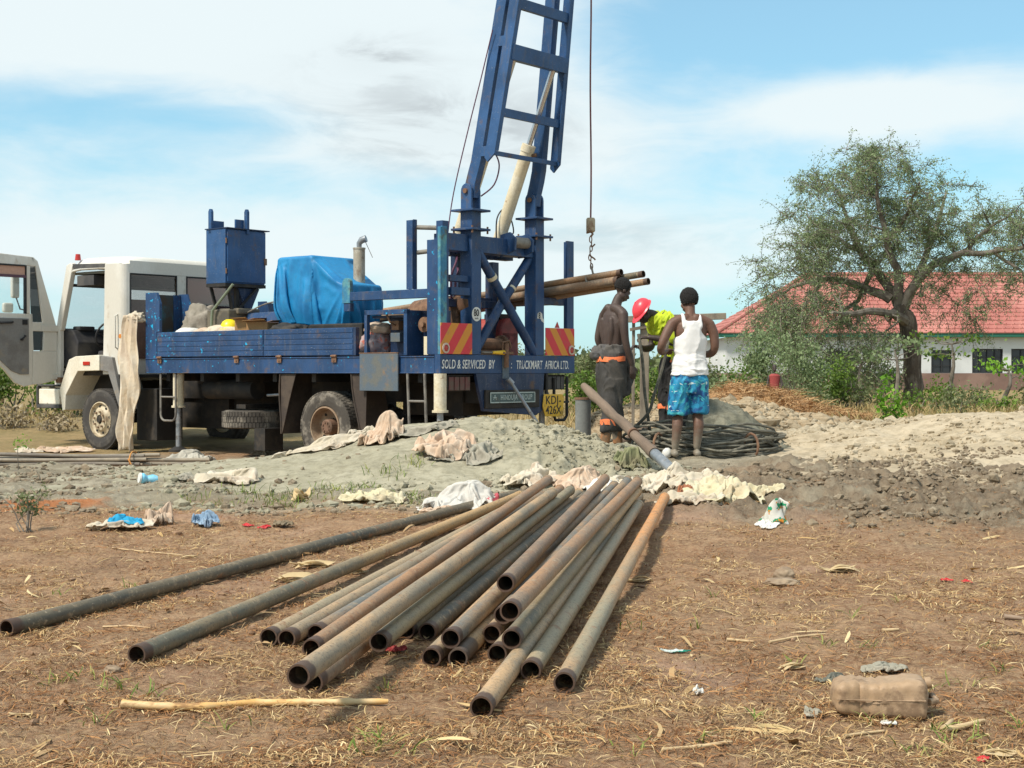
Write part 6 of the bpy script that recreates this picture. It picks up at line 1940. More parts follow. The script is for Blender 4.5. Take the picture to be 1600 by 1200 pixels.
R_('right red scrap lying on the bare soil at the right', 'plastic scrap', 1511, 912, 16, 0.03, 0.02, PLRED, 78, name='plastic_scrap', group=None, edge=0.9, res=30)
R_('small white paper crumpled on the soil left of the jerrycan', 'paper', 1092, 1088, 18, 0.02, 0.035, PLWHT, 79, name='paper', group=None)
R_('white paper scrap lying against the front of the jerrycan', 'paper', 1388, 1136, 28, 0.025, 0.012, PLWHT, 80, name='paper', group=None)
R_('red wet scrap at the bottom right corner', 'plastic scrap', 1538, 1196, 20, 0.02, 0.015, PLRED, 81, name='plastic_scrap', group=None, edge=0.9, res=30)
R_('grey rag lump flattened into the soil behind the jerrycan', 'cloth', 1385, 1052, 70, 0.05, 0.035, RAGG, 82, group=None)
R_('dark grey crumpled plastic behind the jerrycan, left of the grey rag lump', 'cloth', 1305, 1068, 60, 0.05, 0.04, surf('grey_green_plastic', (0.11, 0.11, 0.085), 0.6, col2=(0.19, 0.19, 0.15), s2=9), 83, group=None)
R_('pale muddy clump of paper on the soil in front of the dark plastic', 'paper', 1270, 1122, 30, 0.035, 0.03, RAGG, 84, name='paper', group=None)
LATE = [('pinkish husk at the bottom right edge', 'corn husk', 1565, 1186, 66, 85)]


# patterned wrapper print standing up
wx_, wy_ = onm(1208, 818)
wr_m = cloth_mat('printed_wrapper', (0.74, 0.73, 0.66), (0.78, 0.77, 0.72), (0.6, 0.55, 0.45), 0.2, 6, [((0.04, 0.36, 0.18), 22.0, 0.54), ((0.75, 0.30, 0.05), 26.0, 0.60)])
n = 22
s, t = np.meshgrid(np.linspace(0, 1, n), np.linspace(0, 1, n))
w_ = 0.10 * (1 - 0.62 * t)
co = np.stack([(s - 0.5) * 2 * w_ + 0.05 * t + 0.015 * np.sin(s * 9 + t * 5), 0.03 * np.sin(s * 7 + t * 4) + 0.05 * (1 - t) * (0.5 - s), 0.15 * t + 0.012 * np.sin(s * 12)], 2).reshape(-1, 3)
wo_ = link('printed_wrapper', np_mesh('printed_wrapper', co, grid_faces(n, n)), wr_m, None, 'upright fold of wrapper with green and orange print in the dark mud', 'plastic wrapper', loc=(wx_, wy_, tz(wx_, wy_)))
wo_.modifiers.new('solid', 'SOLIDIFY').thickness = 0.003

# green printed sachet
gx, gy = onm(1056, 1023)
mm = cloth_mat('green_white_sachet', (0.66, 0.74, 0.70), (0.60, 0.70, 0.66), (0.40, 0.50, 0.42), 0.3, 6, [((0.03, 0.28, 0.20), 30.0, 0.52)])
rag('sachet', 'small flat green and white sachet on the soil right of the pipes', 'sachet', gx, gy, 0.055, 0.013, 0.008, mm, 0.08, 90, 24, 0.4, edge=0.1)

# olive sack roll behind the pipe ends
ox, oy = onm(985, 722)
ol = rag('rolled_sack', 'rolled olive sack beside the leaning pipe', 'sack', ox, oy, 0.16, 0.13, 0.20, RAGO, 0.1, 91, 56, 0.9)
bx, by = onm(1040, 716)
MB().lathe([(0, 0.0), (0.03, 0.0), (0.05, 0.03), (0.05, 0.07), (0.03, 0.10), (0, 0.11)], (0, 0, 0), (0.3, 0, 1), 16, False).build('white_cup', PLWHT, None, True, label='small white rounded cup beside the foot of the leaning pipe', cat='cup', loc=(bx, by, tz(bx, by)))
# crushed blue bottle on the churned mud
bx, by = onm(232, 754)
BOT = surf('pale_blue_plastic', (0.16, 0.50, 0.70), 0.3, col2=(0.30, 0.60, 0.76), s2=12)
bo = empty('bottle', (bx, by, tz(bx, by) + 0.03), 0.2, 'crushed pale blue plastic bottle on the churned mud at the left', 'bottle')
MB().lathe([(0, -0.07), (0.04, -0.07), (0.046, -0.05), (0.026, -0.015), (0.044, 0.03), (0.036, 0.07), (0, 0.08)], (0, 0, 0), (1, 0.3, -0.15), 18, False).build('body', BOT, bo, True)
MB().lathe([(0, -0.085), (0.044, -0.085), (0.046, -0.07), (0, -0.07)], (0, 0, 0), (1, 0.3, -0.15), 18, False).build('rim', PLWHT, bo, True)

def husk_leaf(label, cat, Xp, Yp, wpx, mat, seed, rot=0.0, group=None, n=3, name='dry_husk', wide=0.22, lift=0.25):
    x, y = onm(Xp, Yp)
    L_ = wpx * y / 2310
    root = empty(name, (x, y, tz(x, y) + 0.003), rot, label, cat, group)
    rh_ = np.random.default_rng(seed)
    for k in range(n):
        m_ = 11; a = rh_.uniform(-0.35, 0.35); ln_ = L_ * rh_.uniform(0.65, 1.0); w0 = L_ * wide * rh_.uniform(0.5, 1.1) * 0.5
        cx = rh_.uniform(-0.12, 0.12) * L_; cy = rh_.uniform(-0.12, 0.12) * L_ * 0.7
        V_ = []; bend = rh_.uniform(-0.35, 0.35); tw = rh_.uniform(-0.9, 0.9); lf = L_ * lift * rh_.uniform(0.1, 0.6)
        for i in range(m_):
            t_ = i / (m_ - 1); s_ = (t_ - 0.5) * ln_
            w_ = w0 * (math.sin(math.pi * min(1, t_ * 0.9 + 0.08)) ** 0.8) * (1 + 0.2 * math.sin(t_ * 9 + k))
            ca, sa = math.cos(a + bend * t_), math.sin(a + bend * t_)
            zc = lf * (4 * (t_ - 0.5) ** 2 if k % 2 else (1 - 4 * (t_ - 0.5) ** 2)) + 0.002 * k
            for q in (-1, 0, 1):
                V_.append((cx + ca * s_ - sa * w_ * q, cy + sa * s_ + ca * w_ * q, zc + (abs(q) * w_ * 0.5 + q * w_ * 0.5 * math.sin(tw * t_ * 2)) + (0.0)))
        zmin = min(p[2] for p in V_)
        V_ = [(p[0], p[1], p[2] - zmin) for p in V_]
        F_ = []
        for i in range(m_ - 1):
            for q in (0, 1):
                F_.append((i * 3 + q, i * 3 + q + 1, i * 3 + q + 4, i * 3 + q + 3))
        mb_ = MB(); mb_.add(V_, F_)
        o_ = mb_.build('husk_blade', mat, root, True, angle=80)
        o_.modifiers.new('solid', 'SOLIDIFY').thickness = 0.0015
    return root



# stones, husks, stalks
def lump(name, label, cat, Xp, Yp, wpx, hf, mat, seed, d=0.8, rot=0.0):
    x, y = onm(Xp, Yp)
    s_ = wpx * y / 2310 / 2
    bm = bmesh.new(); bmesh.ops.create_icosphere(bm, subdivisions=4, radius=1)
    for v in bm.verts:
        nn = mnoise.fractal(v.co * 1.4 + Vector((seed, seed * 2, 0)), 1.0, 2.0, 4)
        v.co *= 1 + 0.28 * nn
        v.co = Vector((v.co.x * s_, v.co.y * s_ * d, v.co.z * s_ * hf))
    me = bpy.data.meshes.new(name); bm.to_mesh(me); bm.free(); finish(me, True)
    return link(name, me, mat, None, label, cat, None, loc=(x, y, tz(x, y) + s_ * hf * 0.5), rot=(0, 0, rot))


lump('clod', 'brown cap shaped clod resting on a flatter clod at the right', 'clod', 1226, 905, 34, 0.7, STONEB, 3)
lump('clod', 'flat brown clod under the cap shaped one at the right', 'clod', 1222, 914, 56, 0.22, STONEB, 7)
lump('clod', 'dark brown clod lying left near the dark stalk bits', 'clod', 175, 1052, 26, 0.6, STONEB, 9)
hx1, hy1 = onm(1318, 897)
for k, (dx_, dr, ln_) in enumerate(((0, 0.0, 0.20), (0.01, 0.12, 0.18), (-0.02, -0.1, 0.16), (0.03, 0.25, 0.14))):
    pass
husk_leaf('dry pale corn husk bundle on the soil right of the brown clods', 'corn husk', 1315, 897, 74, HUSK, 31, 0.15, None, 7, 'corn_husk', wide=0.16, lift=0.3)


def stalk(label, pts_px, r, mat, seed=0, nodes=True, cat='corn stalk', name='corn_stalk'):
    P_ = []
    for X_, Y_ in pts_px:
        x, y = onm(X_, Y_); P_.append(Vector((x, y, tz(x, y) + r * 1.1)))
    o = P_[0].copy()
    root = empty(name, o, 0, label, cat)
    out = []; rr = []
    for i in range(len(P_) - 1):
        for k in range(5):
            out.append(P_[i].lerp(P_[i + 1], k / 5) - o + Vector((0, 0, 0.0)))
            rr.append(r * (1.22 if (k == 0 and nodes) else 1.0) * (1 - 0.25 * (i + k / 5) / len(P_)))
    out.append(P_[-1] - o); rr.append(r * 0.55)
    MB().tube(out, rr, 12).build('stem', mat, root, True)
    return root


STALK = surf('dry_corn_stalk', (0.66, 0.37, 0.11), 0.6, col2=(0.58, 0.42, 0.22), s2=6, lo=0.4, hi=0.6, dirt=(0.30, 0.16, 0.07), sd=18, dlo=0.56, dhi=0.66, bmp=0.2, stretch=(0.4, 1, 1))
PALEST = surf('pale_dry_stalk', (0.55, 0.40, 0.22), 0.7, col2=(0.46, 0.32, 0.18), s2=8, dirt=(0.28, 0.17, 0.09), sd=16)
cst = stalk('long yellow corn stalk lying in front of the pipes', [(190, 1110), (262, 1115), (320, 1114), (400, 1107), (470, 1107), (540, 1106), (606, 1104)], 0.0125, STALK)
stalk('pale split stalk lying at the bottom right, right of the jerrycan', [(1478, 1146), (1500, 1144), (1540, 1132)], 0.009, PALEST)
stalk('short thick stalk piece crossing the split stalk at the bottom right', [(1476, 1148), (1490, 1132)], 0.009, PALEST)
stalk('long pale stalk on the soil in the middle of the right side', [(1203, 1006), (1240, 1001), (1290, 994)], 0.005, PALEST)
stalk('short pale stalk left of the long pale one on the right side', [(1136, 1004), (1178, 1007)], 0.006, PALEST)
stalk('pale stalk lying near the bottom edge in the middle', [(1035, 1178), (1090, 1172), (1145, 1168)], 0.006, PALEST)
stalk('thin stalk lying just left of the jerrycan front', [(1320, 1158), (1350, 1152), (1388, 1146)], 0.005, PALEST)
stalk('short pale stalk near the right edge behind the jerrycan', [(1380, 990), (1405, 987)], 0.007, PALEST)
stalk('grey stalk piece at the right edge in front of the mud', [(1570, 970), (1600, 972)], 0.010, surf('grey_dry_wood', (0.28, 0.2, 0.14), 0.85))
stalk('thin reddish twig crossing the soil between the two left pipes', [(175, 858), (230, 864), (285, 870)], 0.004, PALEST, cat='twig', name='twig')
stalk('thin bent twig lying left of the second pipe', [(160, 982), (200, 980), (235, 984)], 0.004, PALEST, cat='twig', name='twig')
for (lb, X_, Y_, w, d, rot, sd_) in (('pale torn husk with fibres between the two left pipes', 490, 888, 70, 0.10, 0.1, 101), ('long pale husk strip under the second pipe', 470, 912, 80, 0.05, 0.3, 102),
                                     ('small pointed white husk by the second pipe', 428, 918, 20, 0.05, 1.0, 103), ('pale husk left of the far end of the second pipe', 298, 873, 28, 0.04, 0.3, 104),
                                     ('small white scrap left of the pale husk', 203, 878, 14, 0.03, 0.5, 105), ('yellowish leaf scrap on the left foreground soil', 112, 1008, 34, 0.03, -0.4, 106),
                                     ('pale leaf scrap right of the separate pipe', 1000, 912, 42, 0.04, 0.1, 107), ('pale husk lying across the strip behind the second pipe', 545, 898, 50, 0.05, 0.2, 108),
                                     ('pinkish leaf scrap at the left bottom edge', 30, 1122, 32, 0.03, 0.0, 109), ('curled husk left of the jerrycan', 1242, 1048, 46, 0.035, 0.2, 110),
                                     ('pale leaf by the small raised mouth in the middle', 656, 1002, 30, 0.02, 0.4, 111)):
    husk_leaf(lb, 'dry husk', X_, Y_, w * 1.15, HUSK, sd_, rot, 'dry husks scattered on the soil', n=2 + (w > 40) * 2)
husk_leaf(LATE[0][0], 'corn husk', 1565, 1186, 66, HUSK, 85, 0.1, None, 4, 'corn_husk')
husk_leaf('twisted yellowish husk on the green edge of the grey heap', 'dry husk', 470, 783, 40, HUSK, 51, 0.9, None, 4, lift=0.8, wide=0.4)
# red scrap under pipes
x, y = onm(618, 1022)
rag('plastic_scrap', 'dark red scrap hidden under the olive grey pipe mouth', 'plastic scrap', x, y, 0.04, 0.04, 0.03, surf('dark_red_scrap', (0.25, 0.02, 0.02), 0.6), 0.1, 120, 24, 0.7)

# ------------------------------------------------------------------ jerrycan lying on its side
jx, jy = onm(1378, 1122)
JM = surf('muddy_jerrycan_plastic', (0.34, 0.225, 0.13), 0.6, col2=(0.42, 0.29, 0.18), s2=7, dirt=(0.17, 0.105, 0.06), sd=14, dlo=0.48, dhi=0.62, dmax=0.75, bmp=0.25, bs=14, stretch=(1.0, 1.0, 1.0))
jc = empty('jerrycan', (jx, jy + 0.03, gz(jx, jy)), R(-7), 'brown muddy jerrycan lying on its side in the right foreground', 'jerrycan')
bm = bmesh.new()
bmesh.ops.create_grid(bm, x_segments=2, y_segments=2, size=1)
bm.free()
prof = []
NL = 26; NS = 40
V = []; F_ = []
for i in range(NL):
    a = i / (NL - 1)
    xx = -0.145 + 0.29 * a
    e = min(1, math.sin(math.pi * min(max(a, 0.0), 1.0)) * 3.2) if 0 < a < 1 else 0
    e = (1 - (abs(2 * a - 1)) ** 16) ** 0.5 if abs(2 * a - 1) < 1 else 0.02
    hz_ = 0.056 * (0.93 + 0.07 * math.cos((a - 0.5) * 2)) + (0.006 if a > 0.75 else 0) - 0.012 * max(0, 0.25 - a) * 4
    rib = 0.0035 * math.sin(a * 62) if 0.08 < a < 0.62 else 0
    for k in range(NS):
        t_ = 2 * math.pi * k / NS
        c_, s_ = math.cos(t_), math.sin(t_)
        f = (abs(c_) ** 7 + abs(s_) ** 7) ** (-1 / 7)
        yy = 0.075 * f * c_ * (0.35 + 0.65 * e)
        zz = (hz_ * f * s_) * (0.35 + 0.65 * e) + 0.058
        if s_ > 0.5: zz += rib
        if abs(c_) > 0.7: yy += rib * (1 if c_ > 0 else -1)
        # seam line and a crushed near side
        if abs(s_) < 0.10 and abs(c_) > 0.5: yy *= 1.03
        zz -= 0.010 * math.exp(-((a - 0.42) / 0.16) ** 2) * (1 if s_ > 0 else 0)
        yy += 0.010 * math.exp(-((a - 0.3) / 0.12) ** 2) * (1 if c_ < 0 else 0)
        V.append((xx, yy, zz))
for i in range(NL - 1):
    for k in range(NS):
        l = (k + 1) % NS
        F_.append((i * NS + k, (i + 1) * NS + k, (i + 1) * NS + l, i * NS + l))
F_.append(tuple(range(NS))); F_.append(tuple((NL - 1) * NS + k for k in range(NS - 1, -1, -1)))
mbj = MB(); mbj.add(V, F_); mbj.build('body', JM, jc, True, angle=60)
MB().tube([(-0.135, -0.078, 0.060), (0.0, -0.074, 0.058), (0.13, -0.079, 0.062)], 0.0022, 6).build('seam', JM, jc, True)
MB().tube([(0.138, 0.0, 0.10), (0.156, 0.0, 0.103)], 0.018, 14).build('cap', JM, jc, True)
MB().tube([(0.143, 0.03, 0.055), (0.165, 0.03, 0.055), (0.168, -0.02, 0.05), (0.145, -0.04, 0.05)], 0.011, 10).build('handle', JM, jc, True)

# ------------------------------------------------------------------ bundle of slim pipes at the far left
cb_ = empty('pipe_bundle', (-6.0, 18.3, 0), R(-3), 'tied bundle of slim grey plastic pipes on the ground in front of the front wheel', 'pipe bundle')
CON = surf('slim_grey_pipe', (0.28, 0.235, 0.17), 0.6, col2=(0.20, 0.17, 0.13), s2=3, dirt=(0.34, 0.28, 0.20), sd=5)
CON2 = surf('slim_dark_pipe', (0.15, 0.125, 0.10), 0.6, col2=(0.22, 0.19, 0.14), s2=3)
rngc = random.Random(4)
spots_ = [(0, 0.0), (0.06, 0.0), (0.12, 0.0), (0.18, 0.0), (0.24, 0.0), (0.03, 0.05), (0.09, 0.052), (0.15, 0.05), (0.21, 0.05), (0.07, 0.10), (0.13, 0.10)]
bz = -0.13
for i, (oy_, oz_) in enumerate(spots_):
    x0 = -1.6 + rngc.uniform(-0.3, 0.1); x1 = 1.62 + rngc.uniform(-0.25, 0.15) + (0.5 if i in (3, 7) else 0)
    pts = []
    for k in range(9):
        x = x0 + (x1 - x0) * k / 8
        pts.append((x, oy_ + 0.015 * math.sin(x * 1.3 + i) + (i - 5) * 0.006 * (x - 0.9), bz + 0.03 + oz_ + 0.008 * math.sin(x * 2 + i) + (0.012 * (abs(x - 0.9)) * (oz_ * 8))))
    MB().tube(pts, 0.024, 10).build('slim_pipe', CON if i % 3 else CON2, cb_, True)
loopp = [(1.30, 0.11 + 0.17 * math.cos(a), bz + 0.085 + 0.10 * math.sin(a)) for a in np.linspace(0, 2 * math.pi, 19)[:-1]]
ORG = surf('orange_string', (0.55, 0.25, 0.06), 0.7)
MB().tube(loopp, 0.010, 6, closed=True).build('string_tie', ORG, cb_, True)
MB().tube([(1.28, -0.05, bz + 0.1), (1.34, -0.08, bz + 0.02), (1.27, -0.12, bz - 0.02)], 0.008, 6).build('string_end', ORG, cb_, True)

# ------------------------------------------------------------------ coiled hose behind the men
hcx, hcy = 2.0, 15.72
HOS = surf('muddy_grey_hose', (0.105, 0.098, 0.075), 0.8, col2=(0.21, 0.19, 0.145), s2=5, dirt=(0.30, 0.27, 0.20), sd=8)
hc = empty('hose_coil', (hcx, hcy, 0.15), 0, 'large flat coil of muddy grey hose behind the man in the white vest', 'hose')
rh = random.Random(9)
pts = []
for k in range(26 * 28):
    a = 2 * math.pi * k / 28
    turn = k // 28
    rx_ = 0.84 - 0.055 * (turn % 7) + 0.09 * math.sin(turn * 2.3) + 0.03 * math.sin(a * 3 + turn)
    ry_ = 0.42 - 0.045 * (turn % 6) + 0.05 * math.cos(turn * 1.7)
    zz = 0.035 + 0.011 * turn * (0.75 + 0.35 * math.sin(a + turn)) + 0.020 * math.sin(a * 2 + turn * 1.9) + 0.015 * math.sin(a * 5 + turn * 2.7) + 0.045 * math.cos(a * 2 + turn) * (turn % 3 == 0)
    pts.append((rx_ * math.cos(a) + 0.02 * math.sin(turn * 3), ry_ * math.sin(a) + 0.02 * math.cos(turn * 5), zz))
mbh = MB(); mbh.tube(pts, 0.0135, 6); mbh.build('hose', HOS, hc, True)
for a in (-0.9, -2.2):
    cx_ = 0.80 * math.cos(a); cy_ = 0.36 * math.sin(a)
    MB().tube([(cx_ + 0.10 * math.cos(t_) * math.cos(a), cy_ + 0.10 * math.cos(t_) * math.sin(a), 0.12 + 0.13 * math.sin(t_)) for t_ in np.linspace(0, 2 * math.pi, 13)[:-1]], 0.014, 6, closed=True).build('tie', RUST, hc, True)
# loose hoses from the men's hands
hA = [(1.36, 15.9, 1.45), (1.40, 15.85, 1.15), (1.42, 15.85, 0.85), (1.46, 15.85, 0.55), (1.50, 15.9, 0.30)]
hB = [(1.68, 15.9, 1.38), (1.62, 15.85, 1.12), (1.52, 15.8, 0.80), (1.44, 15.8, 0.58), (1.20, 15.9, 0.36), (0.98, 15.9, 0.28)]
for lb, P_ in (('dark hose hanging from the hands of the man in the red helmet', hA), ('second dark hose curving down to the mud between the men', hB)):
    o_ = hose('x', P_, 0.016)
    c0 = Vector(P_[-1])
    MB().tube([Vector(p) - c0 for p in o_], 0.017, 8).build('loose_hose', HOS, None, True, label=lb, cat='hose', loc=c0)

# ------------------------------------------------------------------ cloth hanging at the front corner of the bed
def hang():
    n, k = 22, 46
    V = []
    for j in range(k):
        t_ = j / (k - 1)
        w = 1.90 - t_ * 2.08
        half = 0.17 + 0.10 * min(1, t_ * 3.0) if t_ < 0.33 else 0.27 - 0.10 * (t_ - 0.33) / 0.67
        cu_ = 6.26 + 0.10 * math.sin(min(t_ * 2.2, 1.57)) + (0.03 * math.sin(t_ * 9))
        for i in range(n):
            s_ = -1 + 2 * i / (n - 1)
            u = cu_ + s_ * half + 0.015 * math.sin(t_ * 14 + s_ * 3)
            fold = 0.045 * math.sin(s_ * 7 + 1.5 * math.sin(t_ * 4)) + 0.02 * math.sin(s_ * 17 + t_ * 7) + 0.02 * math.sin(t_ * 23 + s_ * 5)
            V.append(uvw(u, -0.14 + fold * (0.5 + 0.5 * t_), w + 0.03 * math.cos(s_ * 2)))
    F_ = []
    for j in range(k - 1):
        for i in range(n - 1):
            a = j * n + i
            F_.append((a, a + 1, a + n + 1, a + n))
    # bunched knot at the top hooked over the bed
    mb = MB(); mb.add(V, F_)
    return mb


hcm = cloth_mat('hanging_cream_sheet', (0.74, 0.62, 0.46), (0.78, 0.70, 0.57), (0.56, 0.38, 0.25), 0.4, 2.0)
hs = hang()
TR = Matrix.Translation((-0.917, 18.9, 0)) @ Matrix.Rotation(-TH, 4, 'Z')
o_ = hs.build('hanging_sheet', hcm, None, True, label='long cream plastic sheet hanging from the front corner of the blue bed', cat='plastic sheet')
o_.matrix_basis = TR
o_.modifiers.new('solid', 'SOLIDIFY').thickness = 0.006


def bed_thing(name, label, cat, u, v, w, s3, mat, seed, amp=0.3, freq=1.6, sub=4, group=None):
    bm = bmesh.new(); bmesh.ops.create_icosphere(bm, subdivisions=sub, radius=1)
    off = Vector((seed * 3.3, seed, 0))
    for p in bm.verts:
        c = p.co.copy()
        nn = mnoise.fractal(c * freq + off, 1.0, 2.0, 4)
        rd = 1 - abs(mnoise.noise(c * freq * 2.2 + off * 2)) * 2
        c *= 1 + amp * nn + amp * 0.35 * rd
        if c.z < -0.6: c.z = -0.6 + (c.z + 0.6) * 0.2
        p.co = Vector((c.x * s3[0], c.y * s3[1], c.z * s3[2]))
    me = bpy.data.meshes.new(name); bm.to_mesh(me); bm.free(); finish(me, True)
    o = link(name, me, mat, None, label, cat, group)
    o.matrix_basis = TR @ Matrix.Translation(uvw(u, v, w))
    return o


LG = 'loads heaped on the truck bed'
bed_thing('sheet_knot', 'crumpled pale cloth bunched over the top of the hanging cream sheet', 'cloth', 6.22, -0.05, 1.86, (0.15, 0.09, 0.09), RAGC, 2, 0.45, 2.4)
bed_thing('sack', 'grey crumpled sack behind the headboard on the bed', 'sack', 5.42, 0.55, 1.72, (0.28, 0.25, 0.34), cloth_mat('grey_beige_sack', (0.30, 0.27, 0.22), (0.40, 0.36, 0.30), (0.18, 0.15, 0.12)), 3, group=LG)
bed_thing('sack', 'white sack top showing above the side board near the headboard', 'sack', 5.35, 0.25, 1.60, (0.24, 0.2, 0.11), PLWHT, 4, 0.15, group=LG)
bed_thing('sack', 'small orange brown sack beside the white sack on the bed', 'sack', 5.0, 0.28, 1.60, (0.16, 0.16, 0.10), RAGP, 5, 0.15, group=LG)
bed_thing('sack', 'long cream cloth heap under the yellow helmet on the bed', 'sack', 4.55, 0.25, 1.60, (0.42, 0.18, 0.13), RAGC, 6, 0.2, group=LG)
hx_ = empty('yellow_helmet', (0, 0, 0), 0, 'yellow hard hat lying on the cream cloth on the truck bed', 'helmet')
hx_.matrix_basis = TR @ Matrix.Translation(uvw(4.42, 0.27, 1.67)) @ Matrix.Rotation(0.5, 4, 'Z')
YH = surf('yellow_helmet_plastic', (0.80, 0.62, 0.01), 0.35)
MB().lathe([(0.0, 0.15), (0.05, 0.145), (0.10, 0.115), (0.13, 0.06), (0.14, 0.0), (0.13, 0.0), (0.0, 0.12)], (0, 0, 0), (0, 0, 1), 28, False).build('shell', YH, hx_, True)
MB().lathe([(0.135, 0.0), (0.165, -0.005), (0.165, 0.004), (0.135, 0.012)], (0, 0, 0), (0, 0, 1), 28).build('brim', YH, hx_, True)
BOXM = surf('brown_cardboard', (0.36, 0.20, 0.08), 0.85, col2=(0.30, 0.17, 0.075), s2=5)
for (u0, u1, v0, v1, w1, lb) in ((3.98, 4.22, 0.18, 0.55, 1.80, 'taller brown cardboard box on the bed beside the yellow helmet'), (3.60, 3.96, 0.2, 0.5, 1.76, 'wider tan cardboard box behind the cable loop on the bed')):
    c_ = uvw((u0 + u1) / 2, (v0 + v1) / 2, 1.26)
    root = empty('cardboard_box', (0, 0, 0), 0, lb, 'cardboard box', LG)
    root.matrix_basis = TR @ Matrix.Translation(c_) @ Matrix.Rotation(0.25, 4, 'Z')
    hu_ = (u1 - u0) / 2; hv = (v1 - v0) / 2; hw = w1 - 1.26
    MB().box((-hu_, -hv, 0), (hu_, hv, hw)).build('box_body', BOXM, root, bevel=0.005)
    MB().prism([(-hu_, -hv, hw + 0.002), (hu_, -hv, hw + 0.002), (hu_ + 0.02, -hv - 0.10, hw + 0.03), (-hu_, -hv - 0.11, hw + 0.02)], (0, 0, 0.004)).build('flap', BOXM, root)
    MB().prism([(hu_, -hv, hw + 0.002), (hu_, hv, hw + 0.002), (hu_ + 0.08, hv, hw + 0.035), (hu_ + 0.09, -hv, hw + 0.02)], (0, 0, 0.004)).build('flap', BOXM, root)
bed_thing('scrap_metal', 'dark scrap metal heap on the bed in front of the tarpaulin', 'scrap heap', 3.2, 0.35, 1.58, (0.35, 0.2, 0.16), DARK, 8, 0.3, group=LG)
bed_thing('cloth_bundle', 'pink and white printed cloth bundle at the rear end of the side boards', 'cloth bundle', 1.42, 0.30, 1.42, (0.14, 0.22, 0.20), cloth_mat('pink_printed_cloth', (0.50, 0.36, 0.34), (0.42, 0.40, 0.44), (0.25, 0.12, 0.12), 0.6, 9, [((0.60, 0.20, 0.15), 14, 0.58)]), 9, 0.3)
bed_thing('cloth_bundle', 'brown sack lying on top of the printed cloth bundle', 'cloth bundle', 1.40, 0.32, 1.62, (0.18, 0.2, 0.09), RAGP, 10, 0.2)


# ------------------------------------------------------------------ blue tarpaulin over the engine
def tarp_mesh():
    co, nx, ny = TARP
    co = co.copy(); co[:, 1] -= 20
    # roped in below: pull the skirt towards the machine and let it flare again at the deck
    z = co[:, 2]; k = np.exp(-((z - 1.66) / 0.20) ** 2) * 0.16 + np.clip((1.5 - z) / 0.14, 0, 1) * 0.10
    cx, cy = 2.93, 0.97
    co[:, 0] += (cx - co[:, 0]) * k * 0.75; co[:, 1] += (cy - co[:, 1]) * k
    far = np.maximum(np.abs(co[:, 0] - cx) / 0.95, np.abs(co[:, 1] - cy) / 0.68)
    pull = np.where((z < 1.5) & (far > 1), 1 - 1 / np.maximum(far, 1), 0)
    co[:, 0] += (cx - co[:, 0]) * pull; co[:, 1] += (cy - co[:, 1]) * pull
    mb = MB(); mb.add([uvw(*p) for p in co], [tuple(f) for f in grid_faces(ny, nx)])
    return mb


tp = tarp_mesh().build('tarpaulin', TARPM, None, True, angle=80, label='crumpled bright blue tarpaulin tied over the engine on the truck bed', cat='tarpaulin')
tp.matrix_basis = TR
tp.modifiers.new('sub', 'SUBSURF').render_levels = 1
tp.modifiers.new('solid', 'SOLIDIFY').thickness = 0.006
# ------------------------------------------------------------------ people
def ring_loft(mb, secs, seg=20, cap=True, power=2.0):
    """secs: (centre, half width vector, half depth vector)"""
    vs = []
    for c, a, b_ in secs:
        c = Vector(c); a = Vector(a); b_ = Vector(b_)
        for k in range(seg):
            t = 2 * math.pi * k / seg
            ct, st = math.cos(t), math.sin(t)
            if power != 2.0:
                f = (abs(ct) ** power + abs(st) ** power) ** (-1 / power)
            else:
                f = 1
            vs.append(c + a * ct * f + b_ * st * f)
    n = len(secs)
    fs = []
    for i in range(n - 1):
        for k in range(seg):
            l = (k + 1) % seg
            fs.append((i * seg + k, i * seg + l, (i + 1) * seg + l, (i + 1) * seg + k))
    if cap:
        fs.append(tuple(range(seg - 1, -1, -1)))
        fs.append(tuple((n - 1) * seg + k for k in range(seg)))
    mb.add(vs, fs)


def limb(mb, pts, rads, seg=14, ends=True):
    """round tapered limb with rounded ends, smooth interpolation"""
    P_ = [Vector(p) for p in pts]
    out = []; rr = []
    n = len(P_)
    for i in range(n - 1):
        a = P_[max(i - 1, 0)]; b_ = P_[i]; c = P_[i + 1]; d = P_[min(i + 2, n - 1)]
        for k in range(5):
            t = k / 5
            out.append(0.5 * ((2 * b_) + (c - a) * t + (2 * a - 5 * b_ + 4 * c - d) * t * t + (3 * b_ - a - 3 * c + d) * t ** 3))
            rr.append(rads[i] * (1 - t) + rads[i + 1] * t)
    out.append(P_[-1]); rr.append(rads[-1])
    if ends:
        d0 = (out[0] - out[1]).normalized(); d1 = (out[-1] - out[-2]).normalized()
        out = [out[0] + d0 * rr[0] * 0.8, out[0] + d0 * rr[0] * 0.5] + out + [out[-1] + d1 * rr[-1] * 0.5, out[-1] + d1 * rr[-1] * 0.8]
        rr = [rr[0] * 0.35, rr[0] * 0.8] + rr + [rr[-1] * 0.8, rr[-1] * 0.35]
    mb.tube(out, rr, seg)


